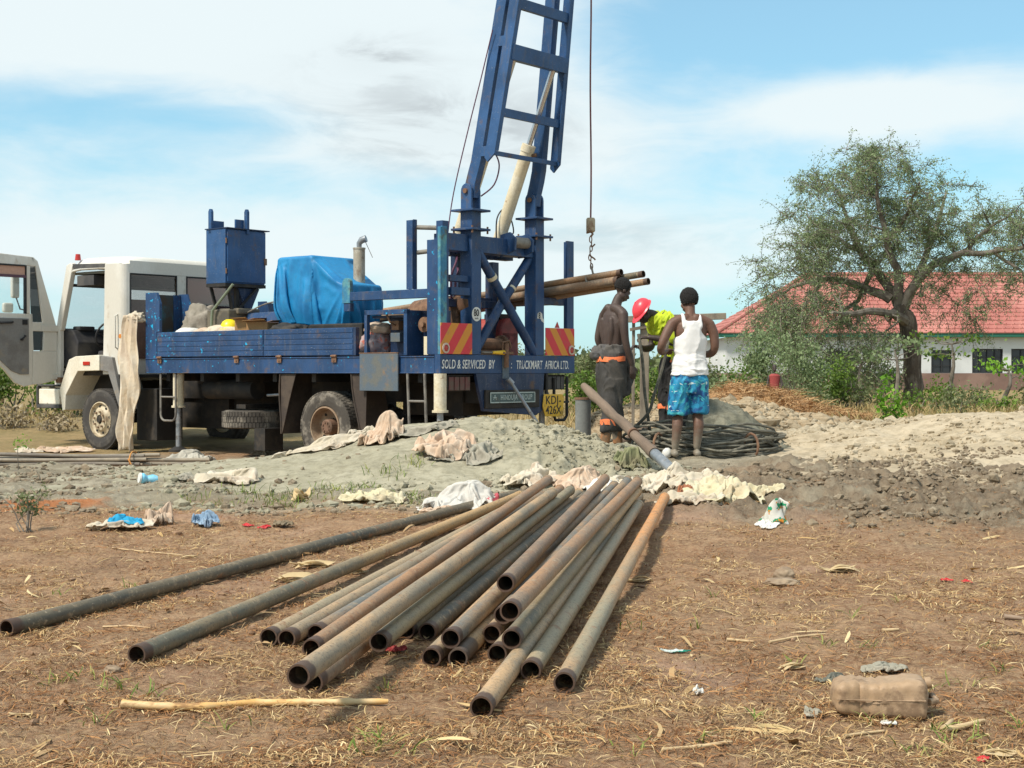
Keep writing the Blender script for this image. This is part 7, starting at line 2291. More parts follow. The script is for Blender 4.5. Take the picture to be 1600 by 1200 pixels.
def fuse(mb, voxel, smooth=6, fac=0.5, disp=None):
    """merge overlapping closed shapes into one continuous skin"""
    me = mb.mesh('tmp')
    o = bpy.data.objects.new('tmp', me); COL.objects.link(o)
    r = o.modifiers.new('r', 'REMESH'); r.mode = 'VOXEL'; r.voxel_size = voxel; r.use_smooth_shade = True
    if smooth:
        s = o.modifiers.new('s', 'SMOOTH'); s.iterations = smooth; s.factor = fac
    dg = bpy.context.evaluated_depsgraph_get()
    me2 = bpy.data.meshes.new_from_object(o.evaluated_get(dg))
    bpy.data.objects.remove(o); bpy.data.meshes.remove(me)
    if disp:
        n = len(me2.vertices)
        co = np.empty(n * 3, np.float32); me2.vertices.foreach_get('co', co)
        no = np.empty(n * 3, np.float32); me2.vertices.foreach_get('normal', no)
        co = co.reshape(-1, 3); no = no.reshape(-1, 3)
        co = co + no * disp(co)[:, None]
        me2.vertices.foreach_set('co', co.ravel().astype(np.float32))
    finish(me2, True)
    me2.materials.clear()
    return me2


def hand(mb, wrist, dirv, palmn, side, curl=0.5, size=1.0):
    """palm and five separate fingers; dirv along the hand, palmn out of the palm, side=+1 thumb towards dirv x palmn"""
    d = Vector(dirv).normalized(); n_ = Vector(palmn); n_ = (n_ - d * n_.dot(d)).normalized()
    s = d.cross(n_).normalized() * side
    w = Vector(wrist)
    ring_loft(mb, [(w, s * 0.026, n_ * 0.019), (w + d * 0.03, s * 0.034, n_ * 0.017), (w + d * 0.07, s * 0.041, n_ * 0.016), (w + d * 0.095, s * 0.039, n_ * 0.013)], 14)
    for i, (off, ln, r) in enumerate(((0.030, 0.070, 0.0088), (0.010, 0.078, 0.0092), (-0.011, 0.072, 0.0088), (-0.030, 0.056, 0.0078))):
        b0 = w + d * 0.080 + s * off
        c1 = curl * (0.9 + 0.12 * i); 
        p1 = b0 + (d * math.cos(c1 * 0.4) + n_ * math.sin(c1 * 0.4)) * ln * 0.45 * size
        p2 = p1 + (d * math.cos(c1 * 1.1) + n_ * math.sin(c1 * 1.1)) * ln * 0.33 * size
        p3 = p2 + (d * math.cos(c1 * 1.7) + n_ * math.sin(c1 * 1.7)) * ln * 0.30 * size
        mb.tube([b0, p1, p2, p3, p3 + (p3 - p2) * 0.1], [r * 1.1, r, r * 0.95, r * 0.8, r * 0.3], 8)
    t0 = w + d * 0.025 + s * 0.026
    t1 = t0 + (d * 0.55 + s * 0.62 + n_ * 0.35).normalized() * 0.040
    t2 = t1 + (d * 0.80 + s * 0.25 + n_ * 0.45).normalized() * 0.032
    t3 = t2 + (d * 0.85 + s * -0.05 + n_ * 0.45).normalized() * 0.022
    mb.tube([t0, t1, t2, t3, t3 + (t3 - t2) * 0.15], [0.014, 0.0125, 0.011, 0.009, 0.003], 8)


def head_parts(mb, c, fwd, up, S=1.0):
    """skull, jaw, nose, lips, brow, ears joined to the neck; c = head centre"""
    f = Vector(fwd).normalized(); u = Vector(up); u = (u - f * u.dot(f)).normalized(); r = f.cross(u).normalized()
    C = Vector(c)
    P = lambda x, y, z: C + r * x * S + f * y * S + u * z * S
    def ell(cx, cy, cz, rx, ry, rz, seg=16):
        secs = []
        for k in range(1, 12):
            a = -math.pi / 2 + math.pi * k / 12
            secs.append((P(cx, cy, cz) + u * rz * S * math.sin(a), r * rx * S * math.cos(a), f * ry * S * math.cos(a)))
        ring_loft(mb, secs, seg)
    ell(0, -0.012, 0.035, 0.076, 0.096, 0.085)          # cranium
    ell(0, 0.030, -0.030, 0.058, 0.062, 0.075)          # face
    ell(0, 0.048, -0.082, 0.036, 0.040, 0.030)          # chin, jaw
    ell(0.030, 0.020, -0.062, 0.034, 0.05, 0.036)
    ell(-0.030, 0.020, -0.062, 0.034, 0.05, 0.036)
    ell(0, 0.086, 0.014, 0.048, 0.014, 0.012)           # brow
    ell(0, 0.098, -0.026, 0.014, 0.020, 0.020)          # nose
    ell(0, 0.108, -0.036, 0.022, 0.014, 0.011)
    ell(0, 0.094, -0.062, 0.025, 0.015, 0.008)          # lips
    ell(0, 0.092, -0.074, 0.023, 0.014, 0.008)
    for s in (-1, 1):
        ell(0.074 * s, -0.006, -0.010, 0.010, 0.020, 0.032)   # ears
        ell(0.044 * s, 0.066, -0.030, 0.020, 0.018, 0.020)    # cheeks
    return P, f, u, r


def skin_mat(name, c1, c2, rough=0.6):
    m, t, b = new_mat(name)
    v = coords(t)
    c = mix_col(t, map_range(t, noise_fac(t, 7, 5, 0.6, v), 0.38, 0.62), c1, c2)
    f = map_range(t, noise_fac(t, 9, 7, 0.65, v), 0.55, 0.72, 0, 0.35)
    c = mix_col(t, f, c, (0.12, 0.095, 0.075))
    sp = N(t, 'ShaderNodeSeparateXYZ'); t.links.new(v, sp.inputs[0])
    mud = map_range(t, math_node(t, 'ADD', sp.outputs[2], math_node(t, 'MULTIPLY', noise_fac(t, 14, 4, 0.6, v), 0.25)), 0.18, 0.50, 0.85, 0)
    c = mix_col(t, mud, c, (0.24, 0.215, 0.165))
    t.links.new(c, b.inputs['Base Color'])
    b.inputs['Roughness'].default_value = rough
    b.inputs['Subsurface Weight'].default_value = 0.05
    b.inputs['Subsurface Radius'].default_value = (0.02, 0.008, 0.005)
    bump(t, b, noise_fac(t, 30, 4, 0.6, v), 0.15, 0.005)
    return m


SK1 = skin_mat('dark_skin_a', (0.050, 0.030, 0.023), (0.068, 0.041, 0.031))
SK2 = skin_mat('dark_skin_b', (0.035, 0.022, 0.018), (0.048, 0.031, 0.025))
SK3 = skin_mat('brown_skin_c', (0.115, 0.055, 0.034), (0.140, 0.070, 0.044))
HAIR = surf('black_hair', (0.010, 0.008, 0.007), 0.9, bmp=1.0, bs=120, bd=0.02)
TROU = surf('muddy_dark_trousers', (0.040, 0.037, 0.034), 0.9, col2=(0.060, 0.053, 0.045), s2=3, dirt=(0.14, 0.12, 0.09), sd=4, dlo=0.56, dhi=0.74, dmax=0.6, bmp=0.2, bs=60)
TROB = surf('black_trousers', (0.013, 0.012, 0.012), 0.9, col2=(0.025, 0.022, 0.02), s2=3, dirt=(0.08, 0.07, 0.055), sd=4, dlo=0.6, dhi=0.76, dmax=0.6)
ORB = surf('orange_reflective_band', (0.85, 0.19, 0.06), 0.6, col2=(0.80, 0.25, 0.10), s2=9)
LIME = surf('lime_shirt', (0.46, 0.56, 0.015), 0.8, col2=(0.38, 0.48, 0.02), s2=4, dirt=(0.26, 0.25, 0.07), sd=5, bmp=0.15)
VEST = surf('white_vest_cotton', (0.72, 0.70, 0.68), 0.85, dirt=(0.52, 0.36, 0.20), sd=3.0, dlo=0.60, dhi=0.74, dmax=0.4, bmp=0.2, bs=14, fine=0.03)
SHRT = None
REDH = surf('red_helmet_plastic', (0.78, 0.05, 0.07), 0.35, fine=0.02)
BOOT = surf('muddy_boot', (0.06, 0.055, 0.045), 0.9, col2=(0.16, 0.145, 0.115), s2=6, bmp=0.4)
SASH = surf('rolled_grey_overalls', (0.065, 0.062, 0.062), 0.9, col2=(0.10, 0.09, 0.08), s2=5)


def cloth_disp(seed, amp, fv=5.0, fh=9.0):
    def f(co):
        a = np.arctan2(co[:, 1], co[:, 0])
        q = fbm(co[:, 0] * 6 + seed, co[:, 2] * 3 + co[:, 1] * 5, seed, 3)
        return (ridged(co[:, 0] * fh + q * 2 + seed, co[:, 2] * fv + co[:, 1] * fh + q * 2, seed + 2, 2, 0.5) - 0.55) * amp
    return f


def hair_cap(P, f, u, r, parent, S=1.0, thick=0.020, low=-0.015, afro=0.0, name='hair'):
    bm = bmesh.new(); bmesh.ops.create_icosphere(bm, subdivisions=5, radius=1)
    kill = []
    for v in bm.verts:
        c = v.co
        n_ = mnoise.noise(c * 9) * 0.045 + mnoise.noise(c * 22) * 0.035
        k = 1 + n_
        front = c.y > 0.45
        p = P(c.x * (0.077 + thick) * k, -0.014 + c.y * (0.095 + thick * 0.6) * k, 0.040 + c.z * (0.083 + thick + afro) * k)
        loc = Vector((c.x, c.y, c.z))
        hl = -0.72 + (1.15 if c.y > 0.35 else 0) * min(1, (c.y - 0.35) * 3 if c.y > 0.35 else 0)
        if c.z < hl: kill.append(v)
        v.co = p
    bmesh.ops.delete(bm, geom=kill, context='VERTS')
    me = bpy.data.meshes.new(name); bm.to_mesh(me); bm.free(); finish(me, True)
    o = link(name, me, HAIR, parent)
    o.modifiers.new('solid', 'SOLIDIFY').thickness = 0.006
    return o


def eyes(P, f, r, parent):
    for s in (-1, 1):
        c = P(0.029 * s, 0.084, -0.002)
        MB().lathe([(0.0, 0.008), (0.006, 0.007), (0.0115, 0.0), (0, -0.008)], c, f, 12, False).build('eye', surf('eye_white_%d' % s, (0.45, 0.40, 0.36), 0.3), parent, True)
        MB().lathe([(0.0, 0.0095), (0.0048, 0.0088), (0.005, 0.004), (0, 0.004)], c, f, 10, False).build('iris', BLK, parent, True)


def person(name_label, x, y, phi, zb=None):
    z = tz(x, y) if zb is None else zb
    return empty('person', (x, y, z), R(phi - 90), name_label, 'person')


V = Vector
UP = Vector((0, 0, 1))
# ============ man 1: shirtless, hanging arms, head turned right
x1, y1 = 1.06, 15.55
p1 = person('shirtless man in muddy dark work trousers with orange bands, arms hanging', x1, y1, 27, 0.17)
p1.scale = (0.94, 0.95, 1)
mb = MB()
# torso: hips to shoulders, leaning a little forward
tor = [((0, -0.01, 0.92), 0.165, 0.115), ((0, -0.01, 1.02), 0.150, 0.105), ((0, 0.0, 1.14), 0.140, 0.098), ((0, 0.005, 1.27), 0.160, 0.108), ((0, 0.012, 1.38), 0.178, 0.112), ((0, 0.018, 1.47), 0.172, 0.100), ((0, 0.025, 1.535), 0.120, 0.075), ((0, 0.035, 1.57), 0.065, 0.06)]
ring_loft(mb, [(c, V((a, 0, 0)), V((0, b_, 0))) for c, a, b_ in tor], 24)
limb(mb, [(0, 0.03, 1.54), (0.0, 0.06, 1.62), (0.005, 0.085, 1.66)], [0.062, 0.055, 0.055])
for s in (-1, 1):
    limb(mb, [(0.06 * s, -0.02, 1.545), (0.13 * s, 0.0, 1.52), (0.185 * s, 0.01, 1.485)], [0.05, 0.052, 0.058])   # trapezius, shoulder
    limb(mb, [(0.09 * s, -0.07, 1.42), (0.10 * s, -0.075, 1.30), (0.07 * s, -0.06, 1.16)], [0.034, 0.034, 0.028])  # back muscle
# right arm hangs, hand by the thigh
limb(mb, [(0.205, 0.01, 1.475), (0.232, 0.005, 1.33), (0.238, 0.02, 1.20), (0.238, 0.055, 1.08), (0.235, 0.105, 0.95)], [0.058, 0.050, 0.042, 0.038, 0.027])
hand(mb, (0.235, 0.108, 0.94), (0.0, 0.12, -1), (-1, 0.2, 0), 1, 0.5)
# left arm a little bent, elbow out behind
limb(mb, [(-0.205, 0.01, 1.475), (-0.245, -0.02, 1.33), (-0.262, -0.03, 1.20), (-0.245, 0.05, 1.10), (-0.205, 0.15, 1.03)], [0.058, 0.049, 0.042, 0.038, 0.027])
hand(mb, (-0.20, 0.16, 1.02), (0.3, 0.8, -0.4), (0.5, 0, -1), -1, 0.7)
# legs (shins and feet show under the trousers)
for s in (-1, 1):
    q = -0.15 * s
    limb(mb, [(0.085 * s, -0.01, 0.90), (0.10 * s, 0.01 + q * 0.45, 0.50), (0.105 * s, -0.01 + q * 0.7, 0.30), (0.105 * s, -0.02 + q, 0.09)], [0.085, 0.062, 0.055, 0.040])
    limb(mb, [(0.105 * s, -0.05 + q, 0.045), (0.11 * s, 0.04 + q, 0.045), (0.12 * s, 0.15 + q, 0.03)], [0.042, 0.040, 0.030])
hc_ = V((0.015, 0.115, 1.735)); hf = V((0.05, 0.85, -0.52))
P, f, u, r = head_parts(mb, hc_, hf, UP, 0.98)
me = fuse(mb, 0.0075, 5)
bd = link('body', me, SK1, p1)
hair_cap(P, f, u, r, bd, thick=0.012)
eyes(P, f, r, bd)
# trousers, hanging loose
def trousers(parent, mat, hips, knees, hem, seed, amp=0.05, bands=(), voxel=0.010, crot=0.62, stride=0.0):
    mb = MB()
    (hz_, ha, hb), = hips
    ring_loft(mb, [((0, -0.015, hz_ + 0.0), V((ha * 0.93, 0, 0)), V((0, hb * 0.95, 0))), ((0, -0.015, hz_ - 0.09), V((ha, 0, 0)), V((0, hb * 1.08, 0))), ((0, -0.02, hz_ - 0.22), V((ha * 1.03, 0, 0)), V((0, hb * 1.1, 0))), ((0, -0.01, crot), V((ha * 0.98, 0, 0)), V((0, hb * 0.9, 0)))], 26, power=2.4)
    for s in (-1, 1):
        secs = []
        for (px_, py_, pz_, ra, rb_) in knees:
            secs.append(((px_ * s, py_ + stride * s * (0.95 - pz_), pz_), V((ra, 0, 0)), V((0, rb_, 0))))
        ring_loft(mb, secs, 20, power=2.3)
    me = fuse(mb, voxel, 4, 0.5, cloth_disp(seed, amp))
    return link('trousers', me, mat, parent)


tr1 = trousers(p1, TROU, ((1.03, 0.185, 0.135),), [(0.095, -0.01, 0.80, 0.104, 0.122), (0.105, 0.0, 0.60, 0.100, 0.108), (0.112, 0.005, 0.42, 0.092, 0.098), (0.112, 0.0, 0.32, 0.086, 0.092), (0.110, -0.01, 0.26, 0.078, 0.085)], 0.22, 3, 0.055, stride=-0.17)


def band(parent, c, a, b_, hgt, mat, name='reflective_band', tilt=0.0, seg=32, seed=0):
    mb = MB()
    vs = []
    rr = random.Random(seed)
    for k in range(seg):
        t = 2 * math.pi * k / seg
        e = 1 + 0.025 * math.sin(t * 5 + seed)
        x = math.cos(t) * a * e; y = math.sin(t) * b_ * e
        z = tilt * x + 0.006 * math.sin(t * 3 + seed)
        vs.append((x, y, z))
    V_ = []
    for (k_, dz) in ((1.0, 0), (1.012, 0.3 * hgt), (1.012, 0.7 * hgt), (1.0, hgt), (0.93, hgt), (0.93, 0)):
        V_ += [(c[0] + p[0] * k_, c[1] + p[1] * k_, c[2] + p[2] + dz) for p in vs]
    F_ = []
    for i in range(6):
        j = (i + 1) % 6
        for k in range(seg):
            l = (k + 1) % seg
            F_.append((i * seg + k, i * seg + l, j * seg + l, j * seg + k))
    mb.add(V_, F_)
    return mb.build(name, mat, parent, True)


band(tr1, (0, -0.02, 0.975), 0.190, 0.150, 0.052, ORB, tilt=0.03)
for s in (-1, 1):
    q = -0.15 * s
    band(tr1, (0.112 * s, q * 0.71, 0.32), 0.098, 0.106, 0.06, ORB, seed=s + 3)
    mb = MB(); limb(mb, [(0.107 * s, -0.015 + q * 0.9, 0.24), (0.107 * s, -0.02 + q, 0.12)], [0.055, 0.055], 14, False)
    mb.build('sock', surf('orange_brown_sock_%d' % s, (0.30, 0.14, 0.06), 0.9, col2=(0.18, 0.11, 0.06), s2=14), p1, True)
    mb = MB(); limb(mb, [(0.105 * s, -0.07 + q, 0.05), (0.11 * s, 0.04 + q, 0.055), (0.12 * s, 0.17 + q, 0.04)], [0.05, 0.052, 0.042], 14)
    mb.build('boot', BOOT, p1, True)
# rolled down top of the overalls round the waist
mb = MB()
ring_loft(mb, [((0, -0.02, 1.02), V((0.185, 0, 0)), V((0, 0.150, 0))), ((0, -0.02, 1.07), V((0.192, 0, 0)), V((0, 0.155, 0))), ((0, -0.02, 1.12), V((0.178, 0, 0)), V((0, 0.14, 0))), ((0, -0.015, 1.15), V((0.165, 0, 0)), V((0, 0.125, 0)))], 26)
limb(mb, [(-0.17, -0.12, 1.10), (-0.10, -0.17, 1.05), (-0.02, -0.17, 1.03)], [0.04, 0.05, 0.03])
limb(mb, [(0.05, 0.15, 1.10), (0.03, 0.19, 0.98), (0.0, 0.20, 0.80), (0.0, 0.17, 0.66)], [0.05, 0.055, 0.06, 0.04])
link('rolled_top', fuse(mb, 0.010, 3, 0.5, cloth_disp(8, 0.05)), SASH, p1)

# ============ man 2: red helmet, lime shirt, bent forward, working with both hands
x2, y2 = 1.79, 16.45
p2 = person('man bending forward in a red hard hat, lime shirt and black trousers with orange bands', x2, y2, 200, 0.20)
p2.scale = (1, 0.85, 1)
mb = MB()
tor = [((0, -0.03, 0.88), 0.16, 0.12), ((0, -0.02, 1.00), 0.15, 0.11), ((0, 0.02, 1.12), 0.145, 0.105), ((0, 0.09, 1.24), 0.16, 0.112), ((0, 0.16, 1.34), 0.175, 0.112), ((0, 0.21, 1.42), 0.165, 0.10), ((0, 0.25, 1.48), 0.11, 0.08)]
ring_loft(mb, [(c, V((a, 0, 0)), V((0, b_ * 0.9, -b_ * 0.35))) for c, a, b_ in tor], 24)
limb(mb, [(0, 0.22, 1.44), (0, 0.30, 1.475), (0, 0.36, 1.48)], [0.065, 0.056, 0.055])
for s in (-1, 1):
    limb(mb, [(0.06 * s, 0.19, 1.46), (0.18 * s, 0.19, 1.42)], [0.05, 0.058])
# left arm: near side, reaches down and forward; forearm level
limb(mb, [(-0.20, 0.18, 1.40), (-0.245, 0.14, 1.27), (-0.235, 0.13, 1.17), (-0.19, 0.26, 1.20), (-0.13, 0.42, 1.22)], [0.058, 0.050, 0.043, 0.040, 0.028])
hand(mb, (-0.12, 0.43, 1.22), (0.25, 1, 0.0), (0.2, 0, -1), -1, 0.95)
limb(mb, [(0.20, 0.18, 1.40), (0.24, 0.17, 1.26), (0.23, 0.18, 1.13), (0.17, 0.30, 1.10), (0.10, 0.43, 1.12)], [0.058, 0.050, 0.043, 0.040, 0.028])
hand(mb, (0.09, 0.44, 1.12), (-0.2, 1, 0.1), (-0.2, 0, -1), 1, 0.95)
for s in (-1, 1):
    limb(mb, [(0.09 * s, -0.03, 0.86), (0.10 * s, 0.01, 0.48), (0.10 * s, -0.02, 0.28), (0.10 * s, -0.03, 0.08)], [0.09, 0.06, 0.055, 0.04])
hc2 = V((0, 0.42, 1.50)); hf2 = V((0.0, 0.66, -0.78)); hu2 = V((0, 0.6, 0.8))
P2, f2, u2, r2_ = head_parts(mb, hc2, hf2, hu2, 0.96)
bd2 = link('body', fuse(mb, 0.0075, 5), SK2, p2)
eyes(P2, f2, r2_, bd2)
hair_cap(P2, f2, u2, r2_, bd2, thick=0.006)
# helmet
hm = empty('helmet', (0, 0, 0)); hm.parent = p2
mb = MB()
secs = []
for k in range(10):
    a = (math.pi / 2) * k / 9
    secs.append((P2(0, -0.008, 0.038 + 0.128 * math.sin(a)), r2_ * 0.112 * max(math.cos(a), 0.03), f2 * 0.138 * max(math.cos(a), 0.03)))
ring_loft(mb, secs, 32)
mb.build('helmet_shell', REDH, hm, True)
mb = MB()
ring_loft(mb, [(P2(0, 0.0, 0.030), r2_ * 0.118, f2 * 0.150), (P2(0, 0.012, 0.026), r2_ * 0.126, f2 * 0.172), (P2(0, 0.012, 0.032), r2_ * 0.126, f2 * 0.172), (P2(0, 0.0, 0.046), r2_ * 0.112, f2 * 0.140)], 32)
mb.build('helmet_brim', REDH, hm, True)
mb = MB(); mb.tube([P2(0, 0.13, 0.06), P2(0, 0.10, 0.12), P2(0, 0.0, 0.168), P2(0, -0.09, 0.13), P2(0, -0.13, 0.07)], 0.010, 8)
mb.build('helmet_ridge', REDH, hm, True)
# shirt
mb = MB()
tor2 = [((0, -0.02, 0.96), 0.185, 0.145), ((0, -0.01, 1.02), 0.180, 0.138), ((0, 0.02, 1.12), 0.172, 0.130), ((0, 0.09, 1.24), 0.182, 0.132), ((0, 0.155, 1.34), 0.205, 0.145), ((0, 0.205, 1.42), 0.200, 0.140), ((0, 0.25, 1.485), 0.135, 0.11)]
ring_loft(mb, [(c, V((a, 0, 0)), V((0, b_ * 0.9, -b_ * 0.35))) for c, a, b_ in tor2], 26)
for s in (-1, 1):
    limb(mb, [(0.12 * s, 0.19, 1.43), (0.20 * s, 0.18, 1.40), (0.250 * s, 0.14, 1.26), (0.245 * s, 0.135, 1.21)], [0.085, 0.088, 0.074, 0.070])
link('shirt', fuse(mb, 0.010, 4, 0.5, cloth_disp(13, 0.055)), LIME, p2)
tr2 = trousers(p2, TROB, ((1.00, 0.190, 0.145),), [(0.095, -0.02, 0.78, 0.110, 0.135), (0.105, 0.0, 0.58, 0.112, 0.13), (0.110, 0.0, 0.42, 0.110, 0.122), (0.11, -0.01, 0.30, 0.10, 0.11), (0.108, -0.02, 0.10, 0.088, 0.095)], 0.1, 5, 0.06)
band(tr2, (0, -0.02, 0.955), 0.188, 0.150, 0.03, ORB, tilt=0.0, seed=4)
for s in (-1, 1):
    band(tr2, (0.110 * s, 0.0, 0.43), 0.122, 0.138, 0.055, ORB, seed=s + 7)
    mb = MB(); limb(mb, [(0.10 * s, -0.08, 0.05), (0.10 * s, 0.03, 0.055), (0.10 * s, 0.17, 0.04)], [0.05, 0.052, 0.042], 14)
    mb.build('boot', BOOT, p2, True)

# ============ man 3: white vest, blue patterned shorts, barefoot, back to us
x3, y3 = 1.80, 15.25
p3_ = person('man in a white vest and blue patterned shorts standing barefoot, back turned', x3, y3, 97, 0.165)
mb = MB()
tor = [((0.03, 0.0, 0.86), 0.155, 0.115), ((0.03, -0.005, 0.96), 0.145, 0.105), ((0.035, 0.0, 1.06), 0.135, 0.095), ((0.04, 0.0, 1.18), 0.155, 0.105), ((0.045, 0.005, 1.29), 0.172, 0.108), ((0.045, 0.01, 1.37), 0.168, 0.095), ((0.045, 0.02, 1.425), 0.115, 0.072), ((0.045, 0.03, 1.455), 0.062, 0.058)]
ring_loft(mb, [(c, V((a, 0, 0)), V((0, b_, 0))) for c, a, b_ in tor], 24)
limb(mb, [(0.045, 0.025, 1.43), (0.047, 0.04, 1.50), (0.05, 0.055, 1.56)], [0.060, 0.052, 0.052])
for s in (-1, 1):
    limb(mb, [(0.045 + 0.05 * s, -0.005, 1.435), (0.045 + 0.12 * s, 0.0, 1.415), (0.045 + 0.178 * s, 0.005, 1.385)], [0.046, 0.050, 0.056])
# left arm: elbow down and out to the left, forearm going forward and in
limb(mb, [(-0.150, 0.005, 1.375), (-0.215, -0.02, 1.27), (-0.275, -0.03, 1.13), (-0.235, 0.10, 1.085), (-0.16, 0.24, 1.10)], [0.056, 0.051, 0.042, 0.038, 0.027])
hand(mb, (-0.15, 0.25, 1.10), (0.35, 1, 0.05), (0.4, 0, -1), -1, 0.9)
limb(mb, [(0.24, 0.005, 1.375), (0.285, -0.01, 1.26), (0.290, -0.01, 1.11), (0.255, 0.12, 1.06), (0.19, 0.26, 1.09)], [0.056, 0.051, 0.043, 0.039, 0.027])
hand(mb, (0.18, 0.27, 1.09), (-0.3, 1, 0.05), (-0.4, 0, -1), 1, 0.9)
# legs: weight apart
limb(mb, [(-0.055, 0.0, 0.82), (-0.085, 0.02, 0.47), (-0.105, -0.035, 0.32), (-0.125, -0.02, 0.10)], [0.09, 0.058, 0.055, 0.036])
limb(mb, [(0.115, 0.0, 0.82), (0.120, 0.02, 0.47), (0.118, -0.035, 0.32), (0.105, -0.02, 0.10)], [0.09, 0.058, 0.055, 0.036])
for (fx, dx_) in ((-0.13, -0.02), (0.105, 0.01)):
    limb(mb, [(fx, -0.065, 0.035), (fx + dx_ * 0.5, 0.03, 0.045), (fx + dx_ * 2, 0.13, 0.025)], [0.036, 0.036, 0.028])
    for k in range(5):
        a = fx + dx_ * 2 + (k - 2) * 0.016
        mb.tube([(a, 0.12, 0.02), (a * 1.0, 0.165 - 0.006 * k, 0.014)], [0.010, 0.008], 8)
hc3 = V((0.042, 0.075, 1.605)); hf3 = V((-0.45, 0.85, -0.22))
P3, f3, u3, r3 = head_parts(mb, hc3, hf3, UP, 0.95)
bd3 = link('body', fuse(mb, 0.0075, 5), SK3, p3_)
eyes(P3, f3, r3, bd3)
hair_cap(P3, f3, u3, r3, bd3, thick=0.022, afro=0.012)
# vest with deep arm holes and shoulder straps
mb = MB()
tv = [((0.03, -0.003, 0.845), 0.198, 0.158), ((0.03, -0.003, 0.90), 0.190, 0.150), ((0.03, -0.003, 0.97), 0.172, 0.134), ((0.035, 0.0, 1.06), 0.160, 0.118), ((0.04, 0.0, 1.16), 0.170, 0.122), ((0.043, 0.003, 1.22), 0.172, 0.122), ((0.045, 0.004, 1.25), 0.150, 0.121), ((0.045, 0.006, 1.31), 0.118, 0.121), ((0.045, 0.008, 1.37), 0.100, 0.112)]
ring_loft(mb, [(c, V((a, 0, 0)), V((0, b_, 0))) for c, a, b_ in tv], 28, power=2.3)
for s in (-1, 1):
    limb(mb, [(0.045 + 0.085 * s, -0.075, 1.34), (0.045 + 0.088 * s, -0.045, 1.43), (0.045 + 0.088 * s, 0.0, 1.462), (0.045 + 0.088 * s, 0.05, 1.43), (0.045 + 0.085 * s, 0.085, 1.35)], [0.022, 0.020, 0.018, 0.020, 0.022], 10)
ring_loft(mb, [((0.045, -0.072, 1.33), V((0.10, 0, 0)), V((0, 0.035, 0.0))), ((0.045, -0.068, 1.40), V((0.078, 0, 0)), V((0, 0.025, 0.0)))], 18)
def vest_disp(co):
    q = fbm(co[:, 0] * 5, co[:, 2] * 5, 31, 3)
    hor = (ridged(co[:, 0] * 3 + q, co[:, 2] * 16 + q * 3, 33, 2) - 0.55) * 0.028 * (1 - sst(co[:, 2], 0.98, 1.15))
    ver = (ridged(co[:, 0] * 9 + q * 1.5, co[:, 2] * 2.2 + q, 35, 2) - 0.55) * 0.018
    return hor + ver
link('vest', fuse(mb, 0.009, 4, 0.5, vest_disp), VEST, p3_)
# patterned shorts
m, t, b = new_mat('blue_patterned_shorts')
v = coords(t)
c = mix_col(t, map_range(t, noise_fac(t, 6.5, 3, 0.5, v, 1.4), 0.44, 0.54), (0.008, 0.065, 0.21), (0.012, 0.22, 0.40))
c = mix_col(t, map_range(t, noise_fac(t, 8.5, 3, 0.5, v, 1.8), 0.56, 0.62), c, (0.06, 0.40, 0.46))
mp_ = N(t, 'ShaderNodeMapping'); mp_.inputs['Scale'].default_value = (1, 1, 2.6); t.links.new(v, mp_.inputs[0])
c = mix_col(t, map_range(t, noise_fac(t, 11, 2, 0.5, mp_.outputs[0], 0.6), 0.66, 0.70), c, (0.62, 0.74, 0.74))
t.links.new(c, b.inputs['Base Color']); b.inputs['Roughness'].default_value = 0.7
bump(t, b, noise_fac(t, 12, 4, 0.6, v), 0.3, 0.01)
mb = MB()
ring_loft(mb, [((0.03, 0, 0.92), V((0.145, 0, 0)), V((0, 0.112, 0))), ((0.03, 0, 0.87), V((0.165, 0, 0)), V((0, 0.128, 0))), ((0.03, -0.01, 0.78), V((0.185, 0, 0)), V((0, 0.145, 0))), ((0.03, -0.005, 0.66), V((0.18, 0, 0)), V((0, 0.125, 0)))], 28, power=2.4)
ring_loft(mb, [((-0.055, 0, 0.78), V((0.10, 0, 0)), V((0, 0.13, 0))), ((-0.075, 0.01, 0.60), V((0.108, 0, 0)), V((0, 0.125, 0))), ((-0.088, 0.01, 0.44), V((0.104, 0, 0)), V((0, 0.115, 0)))], 22, power=2.3)
ring_loft(mb, [((0.115, 0, 0.78), V((0.10, 0, 0)), V((0, 0.13, 0))), ((0.122, 0.01, 0.60), V((0.100, 0, 0)), V((0, 0.125, 0))), ((0.123, 0.01, 0.455), V((0.096, 0, 0)), V((0, 0.115, 0)))], 22, power=2.3)
link('shorts', fuse(mb, 0.009, 3, 0.5, cloth_disp(21, 0.045, 4, 7)), m, p3_)

# rough wooden stand seen behind the working men
ws = empty('wooden_stand', (1.90, 18.6, float(base_h(1.9, 18.6))), 0, 'rough grey wooden stand with a crossbeam behind the working men', 'wooden stand')
WD = surf('grey_weathered_wood', (0.24, 0.20, 0.15), 0.9, col2=(0.16, 0.13, 0.10), s2=6, bmp=0.4, stretch=(1, 1, 0.3))
for (x_, w_, nm) in ((-0.24, 0.11, 'post'), (-0.38, 0.035, 'post'), (0.46, 0.07, 'post')):
    MB().bar((x_, 0, -0.1), (x_ + 0.01, 0, 1.52), w_, 0.07, (0, 1, 0)).build(nm, WD, ws, bevel=0.006)
MB().bar((-0.46, -0.06, 1.53), (0.78, -0.06, 1.57), 0.09, 0.08).build('crossbeam', WD, ws, bevel=0.006)
MB().bar((-0.42, -0.05, 1.40), (-0.05, -0.05, 1.47), 0.05, 0.04).build('brace', WD, ws, bevel=0.004)
# ------------------------------------------------------------------ plants
def leaf_mat(name, c1, c2, c3, trans=0.28):
    return strip_mat(name, [c1, c2, c3], 0.55, trans)


